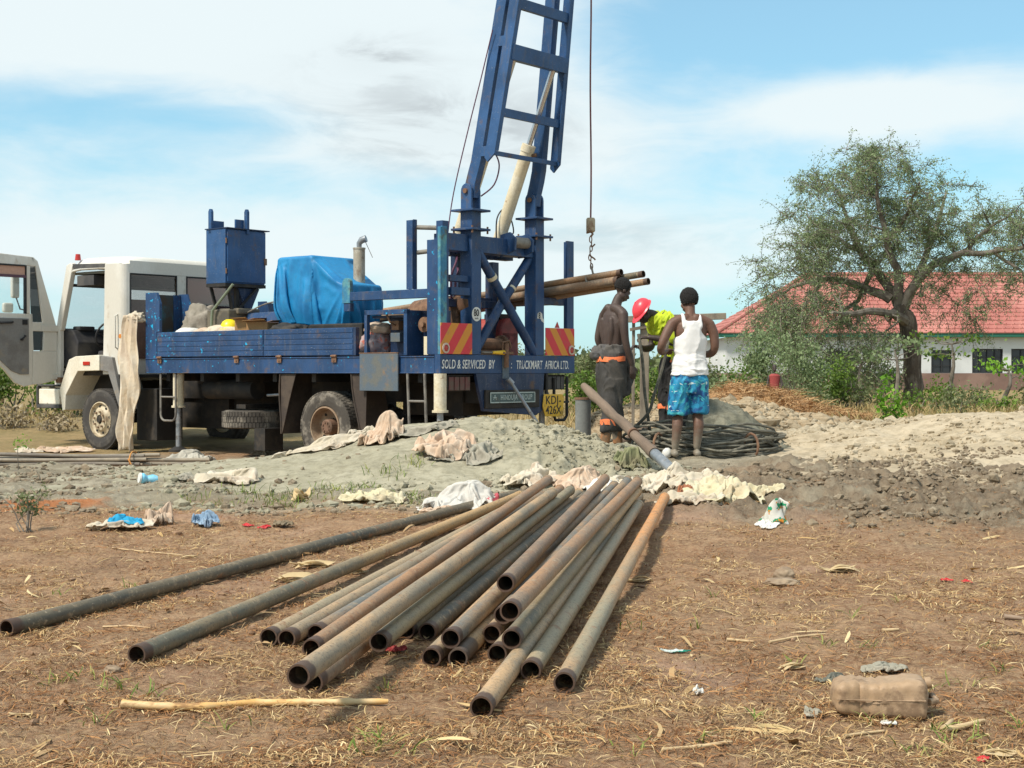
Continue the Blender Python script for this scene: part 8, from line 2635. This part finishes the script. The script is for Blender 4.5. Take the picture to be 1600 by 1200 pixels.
LEAF_T = leaf_mat('acacia_leaves', (0.125, 0.18, 0.085), (0.21, 0.275, 0.13), (0.33, 0.40, 0.21))
LEAF_B = leaf_mat('bush_leaves', (0.055, 0.11, 0.018), (0.12, 0.20, 0.035), (0.22, 0.30, 0.06))
LEAF_G = leaf_mat('grey_green_leaves', (0.09, 0.12, 0.05), (0.16, 0.19, 0.085), (0.26, 0.27, 0.14))
LEAF_L = leaf_mat('bright_sapling_leaves', (0.09, 0.22, 0.015), (0.16, 0.34, 0.03), (0.26, 0.44, 0.06))
LEAF_D = leaf_mat('dry_scrub_twigs', (0.20, 0.15, 0.09), (0.30, 0.24, 0.15), (0.40, 0.33, 0.22), 0.1)
BARK = surf('grey_brown_bark', (0.085, 0.065, 0.05), 0.95, col2=(0.17, 0.14, 0.11), s2=7, bmp=0.9, bs=16, bd=0.05, stretch=(1, 1, 0.35))
BARKL = surf('pale_branch_bark', (0.19, 0.165, 0.135), 0.95, col2=(0.11, 0.09, 0.07), s2=5, bmp=0.5, bs=20)


def leaves(name, centres, per, spread, size, mat, rng, parent=None, droop=0.0, aspect=0.5, kind='stuff', flat=False, **kw):
    """leaf sized diamonds gathered in clumps round the given centres"""
    C_ = np.asarray(centres, float)
    n = len(C_) * per
    c = np.repeat(C_, per, 0)
    sp_ = np.asarray(spread)
    off = rng.normal(0, 1, (n, 3)) * (sp_ if sp_.ndim == 0 else sp_[None, :])
    if droop:
        tt = rng.random(n)
        off[:, 2] = -tt * droop + rng.normal(0, 0.02, n)
    p = c + off
    d = rng.normal(0, 1, (n, 3)); d[:, 2] -= 0.5 * (1 if droop else 0)
    d /= np.linalg.norm(d, axis=1)[:, None]
    w = np.cross(d, rng.normal(0, 1, (n, 3))); w /= np.linalg.norm(w, axis=1)[:, None]
    s = size * rng.uniform(0.6, 1.4, n)[:, None]
    a = p - d * s * 0.5; b_ = p + w * s * aspect * 0.5; e = p + d * s * 0.5; g = p - w * s * aspect * 0.5
    V_ = np.stack([a, b_, e, g], 1).reshape(-1, 3)
    F_ = np.arange(n * 4).reshape(-1, 4)
    clump = np.repeat(rng.random(len(C_)), per) * 0.6 + rng.random(n) * 0.4
    cc = np.repeat(clump, 4)
    me = np_mesh(name, V_, F_, False, np.stack([cc, cc, cc, np.ones_like(cc)], 1))
    return link(name, me, mat, parent, kind=kind, **kw)


def wander(p, q, rng, amp=0.12, n=6, sag=0.0):
    p = Vector(p); q = Vector(q); L_ = (q - p).length
    out = []
    o = Vector(rng.normal(0, 1, 3)); o2 = Vector(rng.normal(0, 1, 3))
    for i in range(n + 1):
        t = i / n
        out.append(p.lerp(q, t) + (o * math.sin(t * math.pi) + o2 * math.sin(t * 2 * math.pi)) * amp * L_ * 0.5 - Vector((0, 0, sag * L_ * t * t)))
    return out


# ---- the big tree (about 41 m away, 56 px per metre in the photograph)
TD = 41.0
def tp_(X_, Y_, dy=0.0):
    d = TD + dy
    return Vector(((X_ - 800) / 2310 * d, d, CAM_H + (580 - Y_) / 2310 * d))


rt = np.random.default_rng(5)
tb = tp_(1425, 636)
tree = empty('tree', tb, 0, 'large spreading thorn tree with a thick leaning trunk in front of the red roof', 'tree')
TBz = Vector(tb)
W = lambda p: p - TBz
limbs = [
    ([(1425, 640), (1428, 590), (1424, 540), (1418, 500), (1404, 478)], [0.29, 0.25, 0.24, 0.25, 0.22], 0),
    ([(1412, 492), (1398, 462), (1372, 428), (1345, 392), (1325, 345), (1308, 300)], [0.20, 0.15, 0.12, 0.09, 0.06, 0.03], 1.0),
    ([(1408, 484), (1430, 440), (1462, 410), (1502, 398), (1548, 394), (1605, 386), (1650, 372)], [0.16, 0.13, 0.11, 0.09, 0.07, 0.05, 0.03], -1.0),
    ([(1404, 480), (1404, 430), (1385, 380), (1372, 320), (1366, 270)], [0.16, 0.12, 0.09, 0.06, 0.03], -0.6),
    ([(1418, 505), (1396, 490), (1362, 486), (1330, 492), (1300, 488)], [0.16, 0.12, 0.10, 0.07, 0.04], -1.6),
    ([(1392, 468), (1350, 448), (1305, 436), (1262, 440), (1215, 462)], [0.14, 0.11, 0.08, 0.06, 0.03], 0.9),
    ([(1432, 438), (1450, 390), (1466, 345), (1478, 300)], [0.12, 0.09, 0.06, 0.03], 1.4),
    ([(1345, 392), (1300, 370), (1262, 340)], [0.08, 0.05, 0.025], 1.2),
    ([(1385, 380), (1420, 330), (1436, 285)], [0.07, 0.05, 0.02], -1.4),
    ([(1502, 398), (1540, 360), (1580, 335)], [0.08, 0.05, 0.02], -0.5),
    ([(1548, 394), (1590, 420), (1625, 450)], [0.06, 0.04, 0.02], -1.2),
    ([(1362, 428), (1340, 470), (1285, 520), (1235, 560)], [0.08, 0.06, 0.04, 0.02], 1.6),
]
tr_mb = MB(); br_mb = MB()
nodes = []
for i, (pp, rr, dy) in enumerate(limbs):
    pts = [W(tp_(X_, Y_, dy * (k / (len(pp) - 1)) * 1.6)) for k, (X_, Y_) in enumerate(pp)]
    out = []; rs = []
    for k in range(len(pts) - 1):
        for j in range(4):
            out.append(pts[k].lerp(pts[k + 1], j / 4) + Vector(rt.normal(0, 0.02, 3))); rs.append(rr[k] * (1 - j / 4) + rr[k + 1] * j / 4)
    out.append(pts[-1]); rs.append(rr[-1])
    (tr_mb if i == 0 else br_mb).tube(out, rs, 12 if i < 3 else 8)
    if i > 0:
        for k in range(len(out)):
            if k > 3: nodes.append((out[k], rs[k]))
tr_mb.build('trunk', BARK, tree, True)
# crown lobes in picture space: centre, half sizes, weight (how dense)
lobes = [(1345, 275, 75, 42, 1.0), (1400, 300, 70, 55, 1.1), (1290, 330, 75, 60, 1.0), (1440, 350, 75, 55, 0.9), (1330, 390, 90, 50, 0.9), (1250, 430, 75, 60, 1.1), (1212, 480, 50, 55, 0.9),
         (1520, 370, 80, 45, 0.9), (1585, 350, 60, 45, 0.8), (1630, 390, 60, 60, 0.7), (1290, 490, 90, 45, 1.1), (1230, 545, 60, 50, 1.0), (1310, 560, 85, 45, 0.9), (1480, 450, 60, 50, 0.45), (1400, 430, 90, 45, 0.5),
         (1560, 440, 55, 50, 0.35), (1265, 375, 55, 40, 0.7), (1480, 330, 50, 40, 0.7), (1365, 530, 40, 40, 0.35), (1195, 520, 30, 45, 0.5), (1330, 600, 50, 20, 0.4), (1370, 260, 60, 25, 0.8), (1510, 480, 40, 55, 0.4), (1235, 600, 60, 25, 0.6)]
ends = []
for (cx, cy, hw, hh, wgt) in lobes:
    m_ = int(30 * wgt * (hw * hh) / 3600) + 4
    for _ in range(m_):
        while True:
            a, b_, c_ = rt.uniform(-1, 1, 3)
            if a * a + b_ * b_ + c_ * c_ < 1: break
        ends.append(W(tp_(cx + a * hw, cy + b_ * hh, 0) + Vector((0, c_ * 2.6, 0))))
nodeP = [np.array(n[0][:]) for n in nodes]; nodeR = [n[1] for n in nodes]
tips = []
base_n = np.array(nodeP)
order = sorted(ends, key=lambda e: float(np.min(np.linalg.norm(base_n - np.array(e[:]), axis=1))))
use = [0] * len(nodeP)
for e in order:
    ev = np.array(e[:])
    arr = np.array(nodeP)
    dd = np.linalg.norm(arr - ev, axis=1) + np.maximum(0, arr[:, 2] - ev[2]) * 0.3 + np.array(use) * 0.35
    j = int(np.argmin(dd))
    use[j] += 1
    st = Vector(nodeP[j])
    w_ = wander(st, e, rt, 0.22, 6, -0.05)
    r0 = min(nodeR[j] * 0.75, 0.04)
    r0 = max(r0, 0.010)
    br_mb.tube(w_, [r0 * (1 - 0.72 * k / 6) for k in range(7)], 5, caps=False)
    for k in (3, 5, 6):
        nodeP.append(np.array(w_[k][:])); nodeR.append(r0 * (1 - 0.72 * k / 6)); use.append(0)
    tips.append((w_[-1], w_[3]))
br_mb.build('branches', BARKL, tree, True)
# twigs: thin strands around every tip, hanging at the lower side, with small leaves along them
tw_mb_v = []; cl_c = []
tw = MB()
for (tip, mid) in tips:
    low = tip.z < 3.3
    k_ = 6
    for _ in range(k_):
        s0 = mid.lerp(tip, rt.uniform(0.1, 1.0))
        d = Vector(rt.normal(0, 1, 3)); d.z = d.z * 0.6 + (-0.7 if low else 0.25)
        d.normalize()
        ln = rt.uniform(0.35, 0.95)
        e = s0 + d * ln
        ww = wander(s0, e, rt, 0.15, 4, 0.45 if rt.random() < 0.6 else 0.1)
        tw.tube(ww, [0.011, 0.009, 0.007, 0.005, 0.003], 3, caps=False)
        for q_ in range(1, 5):
            for f_ in (0.33, 0.66, 1.0):
                cl_c.append(ww[q_ - 1].lerp(ww[q_], f_)[:])
tw.build('twigs', BARKL, tree, kind='stuff')
leaves('crown', cl_c, 3, 0.055, 0.062, LEAF_T, rt, tree, aspect=0.42)


# ---- bushes
def bush(label, cat, X_, Yb, d, wpx, hpx, mat, seed, dens=1.0, group=None, name='bush', stems=True, zg=None, leaf=0.09, tall=False):
    rb = np.random.default_rng(seed)
    x = (X_ - 800) / 2310 * d
    z = float(base_h(x, d)) if zg is None else zg
    w = wpx * d / 2310 / 2; h = hpx * d / 2310
    root = empty(name, (x, d, z), 0, label, cat, group)
    n = max(20, int(95 * dens * w * h))
    cs = []
    sm = MB()
    ns = max(4, int(w * 5))
    for i in range(ns):
        a = rb.uniform(-1, 1); b_ = rb.uniform(-1, 1)
        top = Vector((a * w * 0.8, b_ * w * 0.45, h * rb.uniform(0.5, 0.9) * (1 - 0.35 * a * a)))
        ww = wander((a * w * 0.35, b_ * w * 0.2, -0.05), top, rb, 0.15, 4)
        sm.tube(ww, [0.03, 0.024, 0.018, 0.012, 0.006], 5, caps=False)
    lob = [(rb.uniform(-0.6, 0.6), rb.uniform(-0.4, 0.4), rb.uniform(0.35, 0.85), rb.uniform(0.3, 0.5)) for _ in range(5 + int(w * 2))]
    while len(cs) < n:
        lx, ly, lz, lr = lob[rb.integers(len(lob))]
        a, b_, c_ = rb.normal(0, 0.5, 3)
        p = (lx * w + a * lr * w * 0.9, ly * w * 0.8 + b_ * lr * w * 0.8, lz * h + c_ * lr * h * 0.9)
        if p[2] < 0.03 * h or p[2] > h * 1.05 or abs(p[0]) > w * 1.1: continue
        cs.append(p)
    if stems: sm.build('stems', BARKL, root, True)
    leaves('foliage', cs, 16, np.array([0.16, 0.16, 0.12]) * (1.0 if not tall else 0.8), leaf, mat, rb, root, aspect=0.5)
    return root


HG = 'shrubs growing in front of the long building'
hed = [(1140, 33, 60, 72, 0, 'B', 'round leafy shrub at the left corner of the building'), (1190, 36, 70, 130, 0, 'T', 'dark shrub under the left end of the red roof'), (1165, 30, 60, 60, 1, 'G', 'grey green low shrub behind the straw heap'),
       (1245, 35, 80, 100, 2, 'T', 'dark bush left of the thin trunks under the tree'), (1305, 36, 80, 78, 1, 'B', 'leafy bush under the middle of the tree crown'), (1345, 36, 60, 46, 2, 'G', 'low grey green bush left of the sapling'),
       (1378, 43, 64, 62, 0, 'T', 'dark bush just left of the thick tree trunk'), (1470, 38, 50, 48, 1, 'B', 'leafy bush just right of the thick tree trunk'), (1520, 35, 60, 34, 2, 'G', 'grey green bush under the barred window'),
       (1560, 33, 60, 30, 3, 'B', 'low leafy bush below the right window'), (1606, 36, 50, 44, 0, 'G', 'bush at the right edge before the building'), (1432, 34, 44, 30, 5, 'B', 'low green plants at the foot of the thick trunk'),
       (1492, 30, 50, 36, 6, 'G', 'small green clump right of the trunk in the dry grass'), (1215, 31, 60, 40, 4, 'B', 'low leafy clump behind the straw heap'), (1280, 31, 60, 44, 7, 'G', 'low scrub clump left of the sapling near the brown wall')]
for i, (X_, d, w, h, sd, k, lb) in enumerate(hed):
    bush(lb, 'shrub', X_, 0, d, w, h, {'B': LEAF_B, 'T': LEAF_T, 'G': LEAF_G}[k], 100 + i, 1.3, HG)
# behind the truck
BG_ = 'bushes behind the truck'
for i, (X_, d, w, h, k, lb) in enumerate([(925, 34, 60, 86, 'G', 'pale grey green bush right of the truck rear'), (915, 30, 70, 62, 'B', 'bright green bush right of the truck rear'), (975, 36, 60, 60, 'B', 'green bush behind the shirtless man'),
                                          (1030, 34, 60, 62, 'B', 'dark green bush between the men'), (1130, 29, 50, 62, 'T', 'dark green shrub right of the man in the white vest'), (1085, 34, 60, 60, 'B', 'green bush behind the man in the white vest'),
                                          (790, 45, 60, 80, 'G', 'far bush seen through the rig brace'), (1105, 33, 40, 74, 'G', 'taller grey green shrub beside the vest')]):
    bush(lb, 'bush', X_, 0, d, w, h, {'B': LEAF_B, 'T': LEAF_T, 'G': LEAF_G}[k], 200 + i, 2.2, BG_)
for i, (X_, d, w, h, k, lb) in enumerate([(20, 33, 110, 82, 'B', 'green bush at the far left edge'), (70, 31, 90, 70, 'B', 'grey green bush left of the front wheel'), (110, 32, 80, 46, 'B', 'low green bush just behind the bumper'),
                                          (-40, 30, 90, 70, 'G', 'bush running off the left edge'), (25, 27, 70, 26, 'D', 'dry brown scrub at the left edge'), (80, 26.5, 60, 16, 'D', 'dry brown scrub left of the front wheel'), (300, 44, 120, 40, 'B', 'low bush seen under the truck bed'),
                                          (640, 46, 90, 30, 'B', 'low bush far behind the truck, hidden by its wheels')]):
    bush(lb, 'bush', X_, 0, d, w, h, {'B': LEAF_B, 'T': LEAF_T, 'G': LEAF_G, 'D': LEAF_D}[k], 300 + i, 1.9, 'bushes left of and behind the truck')

# far belt of scrub along the skyline
rf = np.random.default_rng(77)
cs = []
for _ in range(5200):
    a = rf.uniform(-0.62, 0.62); d = rf.uniform(105, 175)
    x = math.tan(a) * d
    hh = (1.2 + 2.6 * float(fbm(np.array([x * 0.06]), np.array([3.0]), 5, 4)[0])) * (0.75 if x > 8 else 0.85)
    cs.append((x, d, rf.uniform(0.0, 1.0) ** 0.7 * hh * 0.8))
leaves('treeline', cs, 9, np.array([0.9, 0.9, 0.45]), 0.75, LEAF_G, rf, aspect=0.7)

# ---- thin young trees in the row
def young(label, X_, d, hpx, seed, leafm, lean=0.0, crown=0.35):
    ry = np.random.default_rng(seed)
    x = (X_ - 800) / 2310 * d; z = float(base_h(x, d)); h = hpx * d / 2310
    root = empty('young_tree', (x, d, z), 0, label, 'young tree', 'thin young trees near the brown wall')
    mb = MB(); pts = wander((0, 0, -0.05), (lean, 0, h), ry, 0.04, 6)
    mb.tube(pts, [0.075, 0.07, 0.06, 0.055, 0.045, 0.035, 0.02], 8)
    cs = []
    for k in range(7):
        s0 = pts[5 if k % 2 else 6]
        e = s0 + Vector((ry.uniform(-0.7, 0.7), ry.uniform(-0.5, 0.5), ry.uniform(-0.05, 0.35)))
        mb.tube(wander(s0, e, ry, 0.1, 3), [0.02, 0.015, 0.01, 0.006], 5)
        cs += [e[:]]
    mb.build('trunk', BARKL, root, True)
    leaves('crown', cs, 24, np.array([crown * 0.7, crown * 0.7, 0.07]), 0.12, leafm, ry, root, aspect=0.6)


young('thin papaya like tree standing before the barred windows', 1487, 38, 100, 1, LEAF_B)
young('small flat topped sapling tree by the right window', 1570, 36, 62, 2, LEAF_L, 0.1, 0.28)
young('slim bare stemmed young tree left of the thick trunk', 1398, 38, 90, 3, LEAF_T)
young('slim young tree between the dark bushes under the crown', 1345, 39, 70, 4, LEAF_T)

# bright sapling on the right
sx, sy = 5.72, 22.3
sa = empty('sapling', (sx, sy, float(base_h(sx, sy)) + 0.0), 0, 'small bright green sapling in front of the dry grass on the right', 'sapling')
rs_ = np.random.default_rng(3)
mb = MB(); cs = []
for (tx, tz_) in ((-0.08, 0.78), (-0.20, 0.55), (0.12, 0.42), (0.18, 0.30), (-0.12, 0.30), (0.05, 0.6)):
    ww = wander((0, 0, 0), (tx, rs_.uniform(-0.1, 0.1), tz_), rs_, 0.1, 4)
    mb.tube(ww, [0.010, 0.008, 0.007, 0.005, 0.003], 6)
    cs += [w[:] for w in ww[1:]] + [ww[-1].lerp(ww[-2], 0.5)[:]]
mb.build('stem', BARKL, sa, True)
leaves('leaf_clumps', cs, 12, 0.05, 0.075, LEAF_L, rs_, sa, aspect=0.7)
# small plant on the left soil
for (lb, X_, Y_, hpx, mt) in (('small green plant with dry stems at the left edge of the soil', 42, 832, 62, LEAF_G), ('thin green seedling on the churned mud at the left', 24, 738, 62, LEAF_L)):
    x, y = onm(X_, Y_)
    ro = empty('seedling', (x, y, tz(x, y)), 0, lb, 'seedling')
    hh = hpx * y / 2310
    mb = MB(); cs = []
    for k in range(7 if hpx > 60 and mt is LEAF_G else 1):
        ww = wander((rs_.normal(0, 0.02), rs_.normal(0, 0.02), 0), (rs_.normal(0, 0.05), rs_.normal(0, 0.05), hh * rs_.uniform(0.5, 1.0)), rs_, 0.15, 4)
        mb.tube(ww, [0.005, 0.004, 0.004, 0.003, 0.002], 5)
        if k < 3: cs += [ww[-1][:], ww[-2][:]]
    mb.build('stem', BARKL, ro, True)
    leaves('leaf_clumps', cs, 30, 0.030, 0.035, mt, rs_, ro, aspect=0.4)

# ------------------------------------------------------------------ long building with the red roof
BD = 74.0
WALLW = surf('white_wall_plaster', (0.62, 0.64, 0.64), 0.85, col2=(0.55, 0.57, 0.57), s2=0.6, dirt=(0.42, 0.38, 0.32), sd=0.9, dlo=0.6, dhi=0.75, dmax=0.5)
WALLB = surf('brown_base_wall', (0.20, 0.125, 0.10), 0.9, col2=(0.26, 0.17, 0.135), s2=0.8, dirt=(0.14, 0.10, 0.08), sd=1.2)
FASC = surf('green_fascia', (0.02, 0.15, 0.10), 0.6)
WIND = surf('dark_window_glass', (0.025, 0.03, 0.035), 0.15, fine=0)
WINF = surf('black_window_bars', (0.02, 0.02, 0.022), 0.6)
TILE = surf('faded_red_roof_tiles', (0.38, 0.135, 0.11), 0.85, col2=(0.46, 0.19, 0.155), s2=0.4, dirt=(0.26, 0.09, 0.075), sd=3.0, dlo=0.5, dhi=0.64, dmax=0.6)
K = BD / 2310
bx0 = (1135 - 800) * K; bx1 = bx0 + 30
bz0 = float(base_h(bx0, BD)) - 0.1
WT = CAM_H + (580 - 527) * K            # wall top / eaves
bl = empty('long_building', (0, BD, 0), R(-3.5) * 0, 'long low white building with a faded red tiled roof and green fascia', 'building')
DEP = 9.0
wins = [(1167, 1192, 552, 580), (1290, 1340, 548, 582), (1455, 1487, 547, 583), (1519, 1567, 545, 583), (1580, 1612, 545, 583), (1640, 1690, 545, 583)]
zs = CAM_H + (580 - 583) * K; zt_ = CAM_H + (580 - 545) * K
wx = [((a - 800) * K, (b_ - 800) * K, CAM_H + (580 - d_) * K, CAM_H + (580 - c_) * K) for a, b_, c_, d_ in wins]
# front wall as piers and strips round real openings
lo = 0.95
def wall(m):
    xs = [bx0] + [v for w in wx for v in w[:2]] + [bx1]
    for i in range(0, len(xs), 2):
        m.box((xs[i], -0.0, lo), (xs[i + 1], 0.22, WT))
    for (a, b_, c_, d_) in wx:
        m.box((a, 0.0, lo), (b_, 0.22, c_)); m.box((a, 0.0, d_), (b_, 0.22, WT))
    m.box((bx0, 0.23, lo), (bx0 + 0.2, DEP, WT)); m.box((bx1 - 0.2, 0.23, lo), (bx1, DEP, WT)); m.box((bx0, DEP, lo), (bx1, DEP + 0.2, WT))
mb = MB(); wall(mb); mb.build('wall', WALLW, bl)
MB().box((bx0 - 0.05, -0.06, bz0), (bx1 + 0.05, DEP + 0.25, lo - 0.003)).build('plinth', WALLB, bl)
for (a, b_, c_, d_) in wx:
    wn = MB().box((a, 0.14, c_), (b_, 0.16, d_)).build('window', WIND, bl)
    mb = MB()
    mb.box((a, 0.04, c_), (a + 0.05, 0.10, d_)); mb.box((b_ - 0.05, 0.04, c_), (b_, 0.10, d_)); mb.box((a + 0.05, 0.04, d_ - 0.05), (b_ - 0.05, 0.10, d_)); mb.box((a + 0.05, 0.04, c_), (b_ - 0.05, 0.10, c_ + 0.05))
    mb.build('frame', WINF, wn)
    nb = max(2, int((b_ - a) / 0.38))
    for k in range(1, nb):
        x_ = a + (b_ - a) * k / nb
        MB().box((x_ - 0.018, 0.05, c_ + 0.05), (x_ + 0.018, 0.08, d_ - 0.05)).build('bar', WINF, wn)
    for k in (1, 2):
        z_ = c_ + (d_ - c_) * k / 3
        MB().box((a + 0.05, 0.085, z_ - 0.015), (b_ - 0.05, 0.11, z_ + 0.015)).build('bar', WINF, wn)
MB().box((bx0 - 0.45, -0.45, WT + 0.02), (bx1 + 0.45, -0.42, WT + 0.22)).build('fascia', FASC, bl)
MB().box((bx0 - 0.45, -0.42, WT + 0.0), (bx1 + 0.45, -0.002, WT + 0.03)).build('soffit', FASC, bl)
MB().box((bx0 - 0.45, -0.42, WT + 0.035), (bx0 - 0.42, DEP + 0.5, WT + 0.22)).build('fascia', FASC, bl)
# hipped roof in stepped tile courses
RH = (531 - 431) * K
nco = 15
ez = WT + 0.20
hip = 5.3
run = DEP / 2 + 0.45
fm = MB()
rr_ = random.Random(2)
for i in range(nco):
    t0 = i / nco; t1 = (i + 1) / nco
    y0 = -0.5 + run * t0; y1 = -0.5 + run * t1
    z0 = ez + RH * t0 + 0.045; z1 = ez + RH * t1
    xl0 = bx0 - 0.5 + hip * t0; xl1 = bx0 - 0.5 + hip * t1
    fm.add([(xl0, y0, z0), (bx1 + 0.5, y0, z0), (bx1 + 0.5, y1, z1), (xl1, y1, z1), (xl0, y0, z0 - 0.05), (bx1 + 0.5, y0, z0 - 0.05)], [(0, 1, 2, 3), (4, 5, 1, 0)])
    # hip end
    yb0 = DEP + 0.5 - run * t0; yb1 = DEP + 0.5 - run * t1
    fm.add([(xl0, y0, z0), (xl0, yb0, z0), (xl1, yb1, z1), (xl1, y1, z1), (xl0, y0, z0 - 0.05), (xl0, yb0, z0 - 0.05)], [(1, 0, 3, 2), (4, 5, 1, 0)][:1] + [(0, 1, 5, 4)])
    fm.add([(xl0, yb0, z0), (bx1 + 0.5, yb0, z0), (bx1 + 0.5, yb1, z1), (xl1, yb1, z1)], [(0, 1, 2, 3)])
roof_ = fm.build('roof', TILE, bl)
# raised edges of the single tiles
tm = MB()
for i in range(nco):
    t0 = i / nco; t1 = (i + 1) / nco
    y0 = -0.5 + run * t0; y1 = -0.5 + run * t1
    z0 = ez + RH * t0 + 0.045; z1 = ez + RH * t1
    x_ = bx0 - 0.5 + hip * t1 + (0.2 if i % 2 else 0.0)
    while x_ < bx1:
        tm.add([(x_, y0 - 0.004, z0 + 0.002), (x_ + 0.05, y0 - 0.004, z0 + 0.045), (x_ + 0.10, y0 - 0.004, z0 + 0.002), (x_, y1, z1 + 0.002), (x_ + 0.05, y1, z1 + 0.035), (x_ + 0.10, y1, z1 + 0.002)], [(0, 1, 4, 3), (1, 2, 5, 4), (0, 2, 1)])
        x_ += 0.42
tm.build('roof_tile_rolls', TILE, bl, kind='stuff')
MB().tube([(bx0 - 0.5 + hip, -0.5 + run, ez + RH + 0.03), (bx1 + 0.5, -0.5 + run, ez + RH + 0.03)], 0.13, 8).build('ridge', TILE, bl)
MB().tube([(bx0 - 0.5, -0.5, ez + 0.06), (bx0 - 0.5 + hip, -0.5 + run, ez + RH + 0.03)], 0.10, 8).build('ridge', TILE, bl)

# small red thing near the left shrubs
ex, ed = (1091 - 800) / 2310 * 28.5, 28.5
ex = (1210 - 800) / 2310 * 29.0
rc = empty('person', (ex, 29.0, float(base_h(ex, 29.0))), R(180), 'far off person in a red top half hidden by the straw heap and shrubs', 'person')
rc.scale = (0.62, 0.62, 0.76)
mb = MB()
ring_loft(mb, [((0, 0, 0.70), V((0.15, 0, 0)), V((0, 0.1, 0))), ((0, 0, 0.95), V((0.14, 0, 0)), V((0, 0.1, 0))), ((0, 0, 1.12), V((0.16, 0, 0)), V((0, 0.1, 0))), ((0, 0, 1.2), V((0.05, 0, 0)), V((0, 0.05, 0)))], 16)
limb(mb, [(0.17, 0, 1.10), (0.22, 0.05, 0.9), (0.16, 0.15, 0.8)], [0.045, 0.04, 0.03], 10)
limb(mb, [(-0.17, 0, 1.10), (-0.22, 0.05, 0.9), (-0.16, 0.15, 0.8)], [0.045, 0.04, 0.03], 10)
limb(mb, [(0.08, 0, 0.72), (0.09, 0.02, 0.4), (0.09, 0, 0.05)], [0.08, 0.06, 0.04], 10)
limb(mb, [(-0.08, 0, 0.72), (-0.09, 0.02, 0.4), (-0.09, 0, 0.05)], [0.08, 0.06, 0.04], 10)
head_parts(mb, V((0, 0.02, 1.32)), V((0, 1, 0)), UP, 0.9)
link('body', fuse(mb, 0.014, 4), SK2, rc)
mb = MB(); ring_loft(mb, [((0, 0, 0.68), V((0.17, 0, 0)), V((0, 0.12, 0))), ((0, 0, 0.95), V((0.16, 0, 0)), V((0, 0.12, 0))), ((0, 0, 1.13), V((0.18, 0, 0)), V((0, 0.12, 0))), ((0, 0, 1.18), V((0.10, 0, 0)), V((0, 0.08, 0)))], 18)
mb.build('shirt', surf('red_shirt_cloth', (0.30, 0.05, 0.045), 0.8), rc, True)
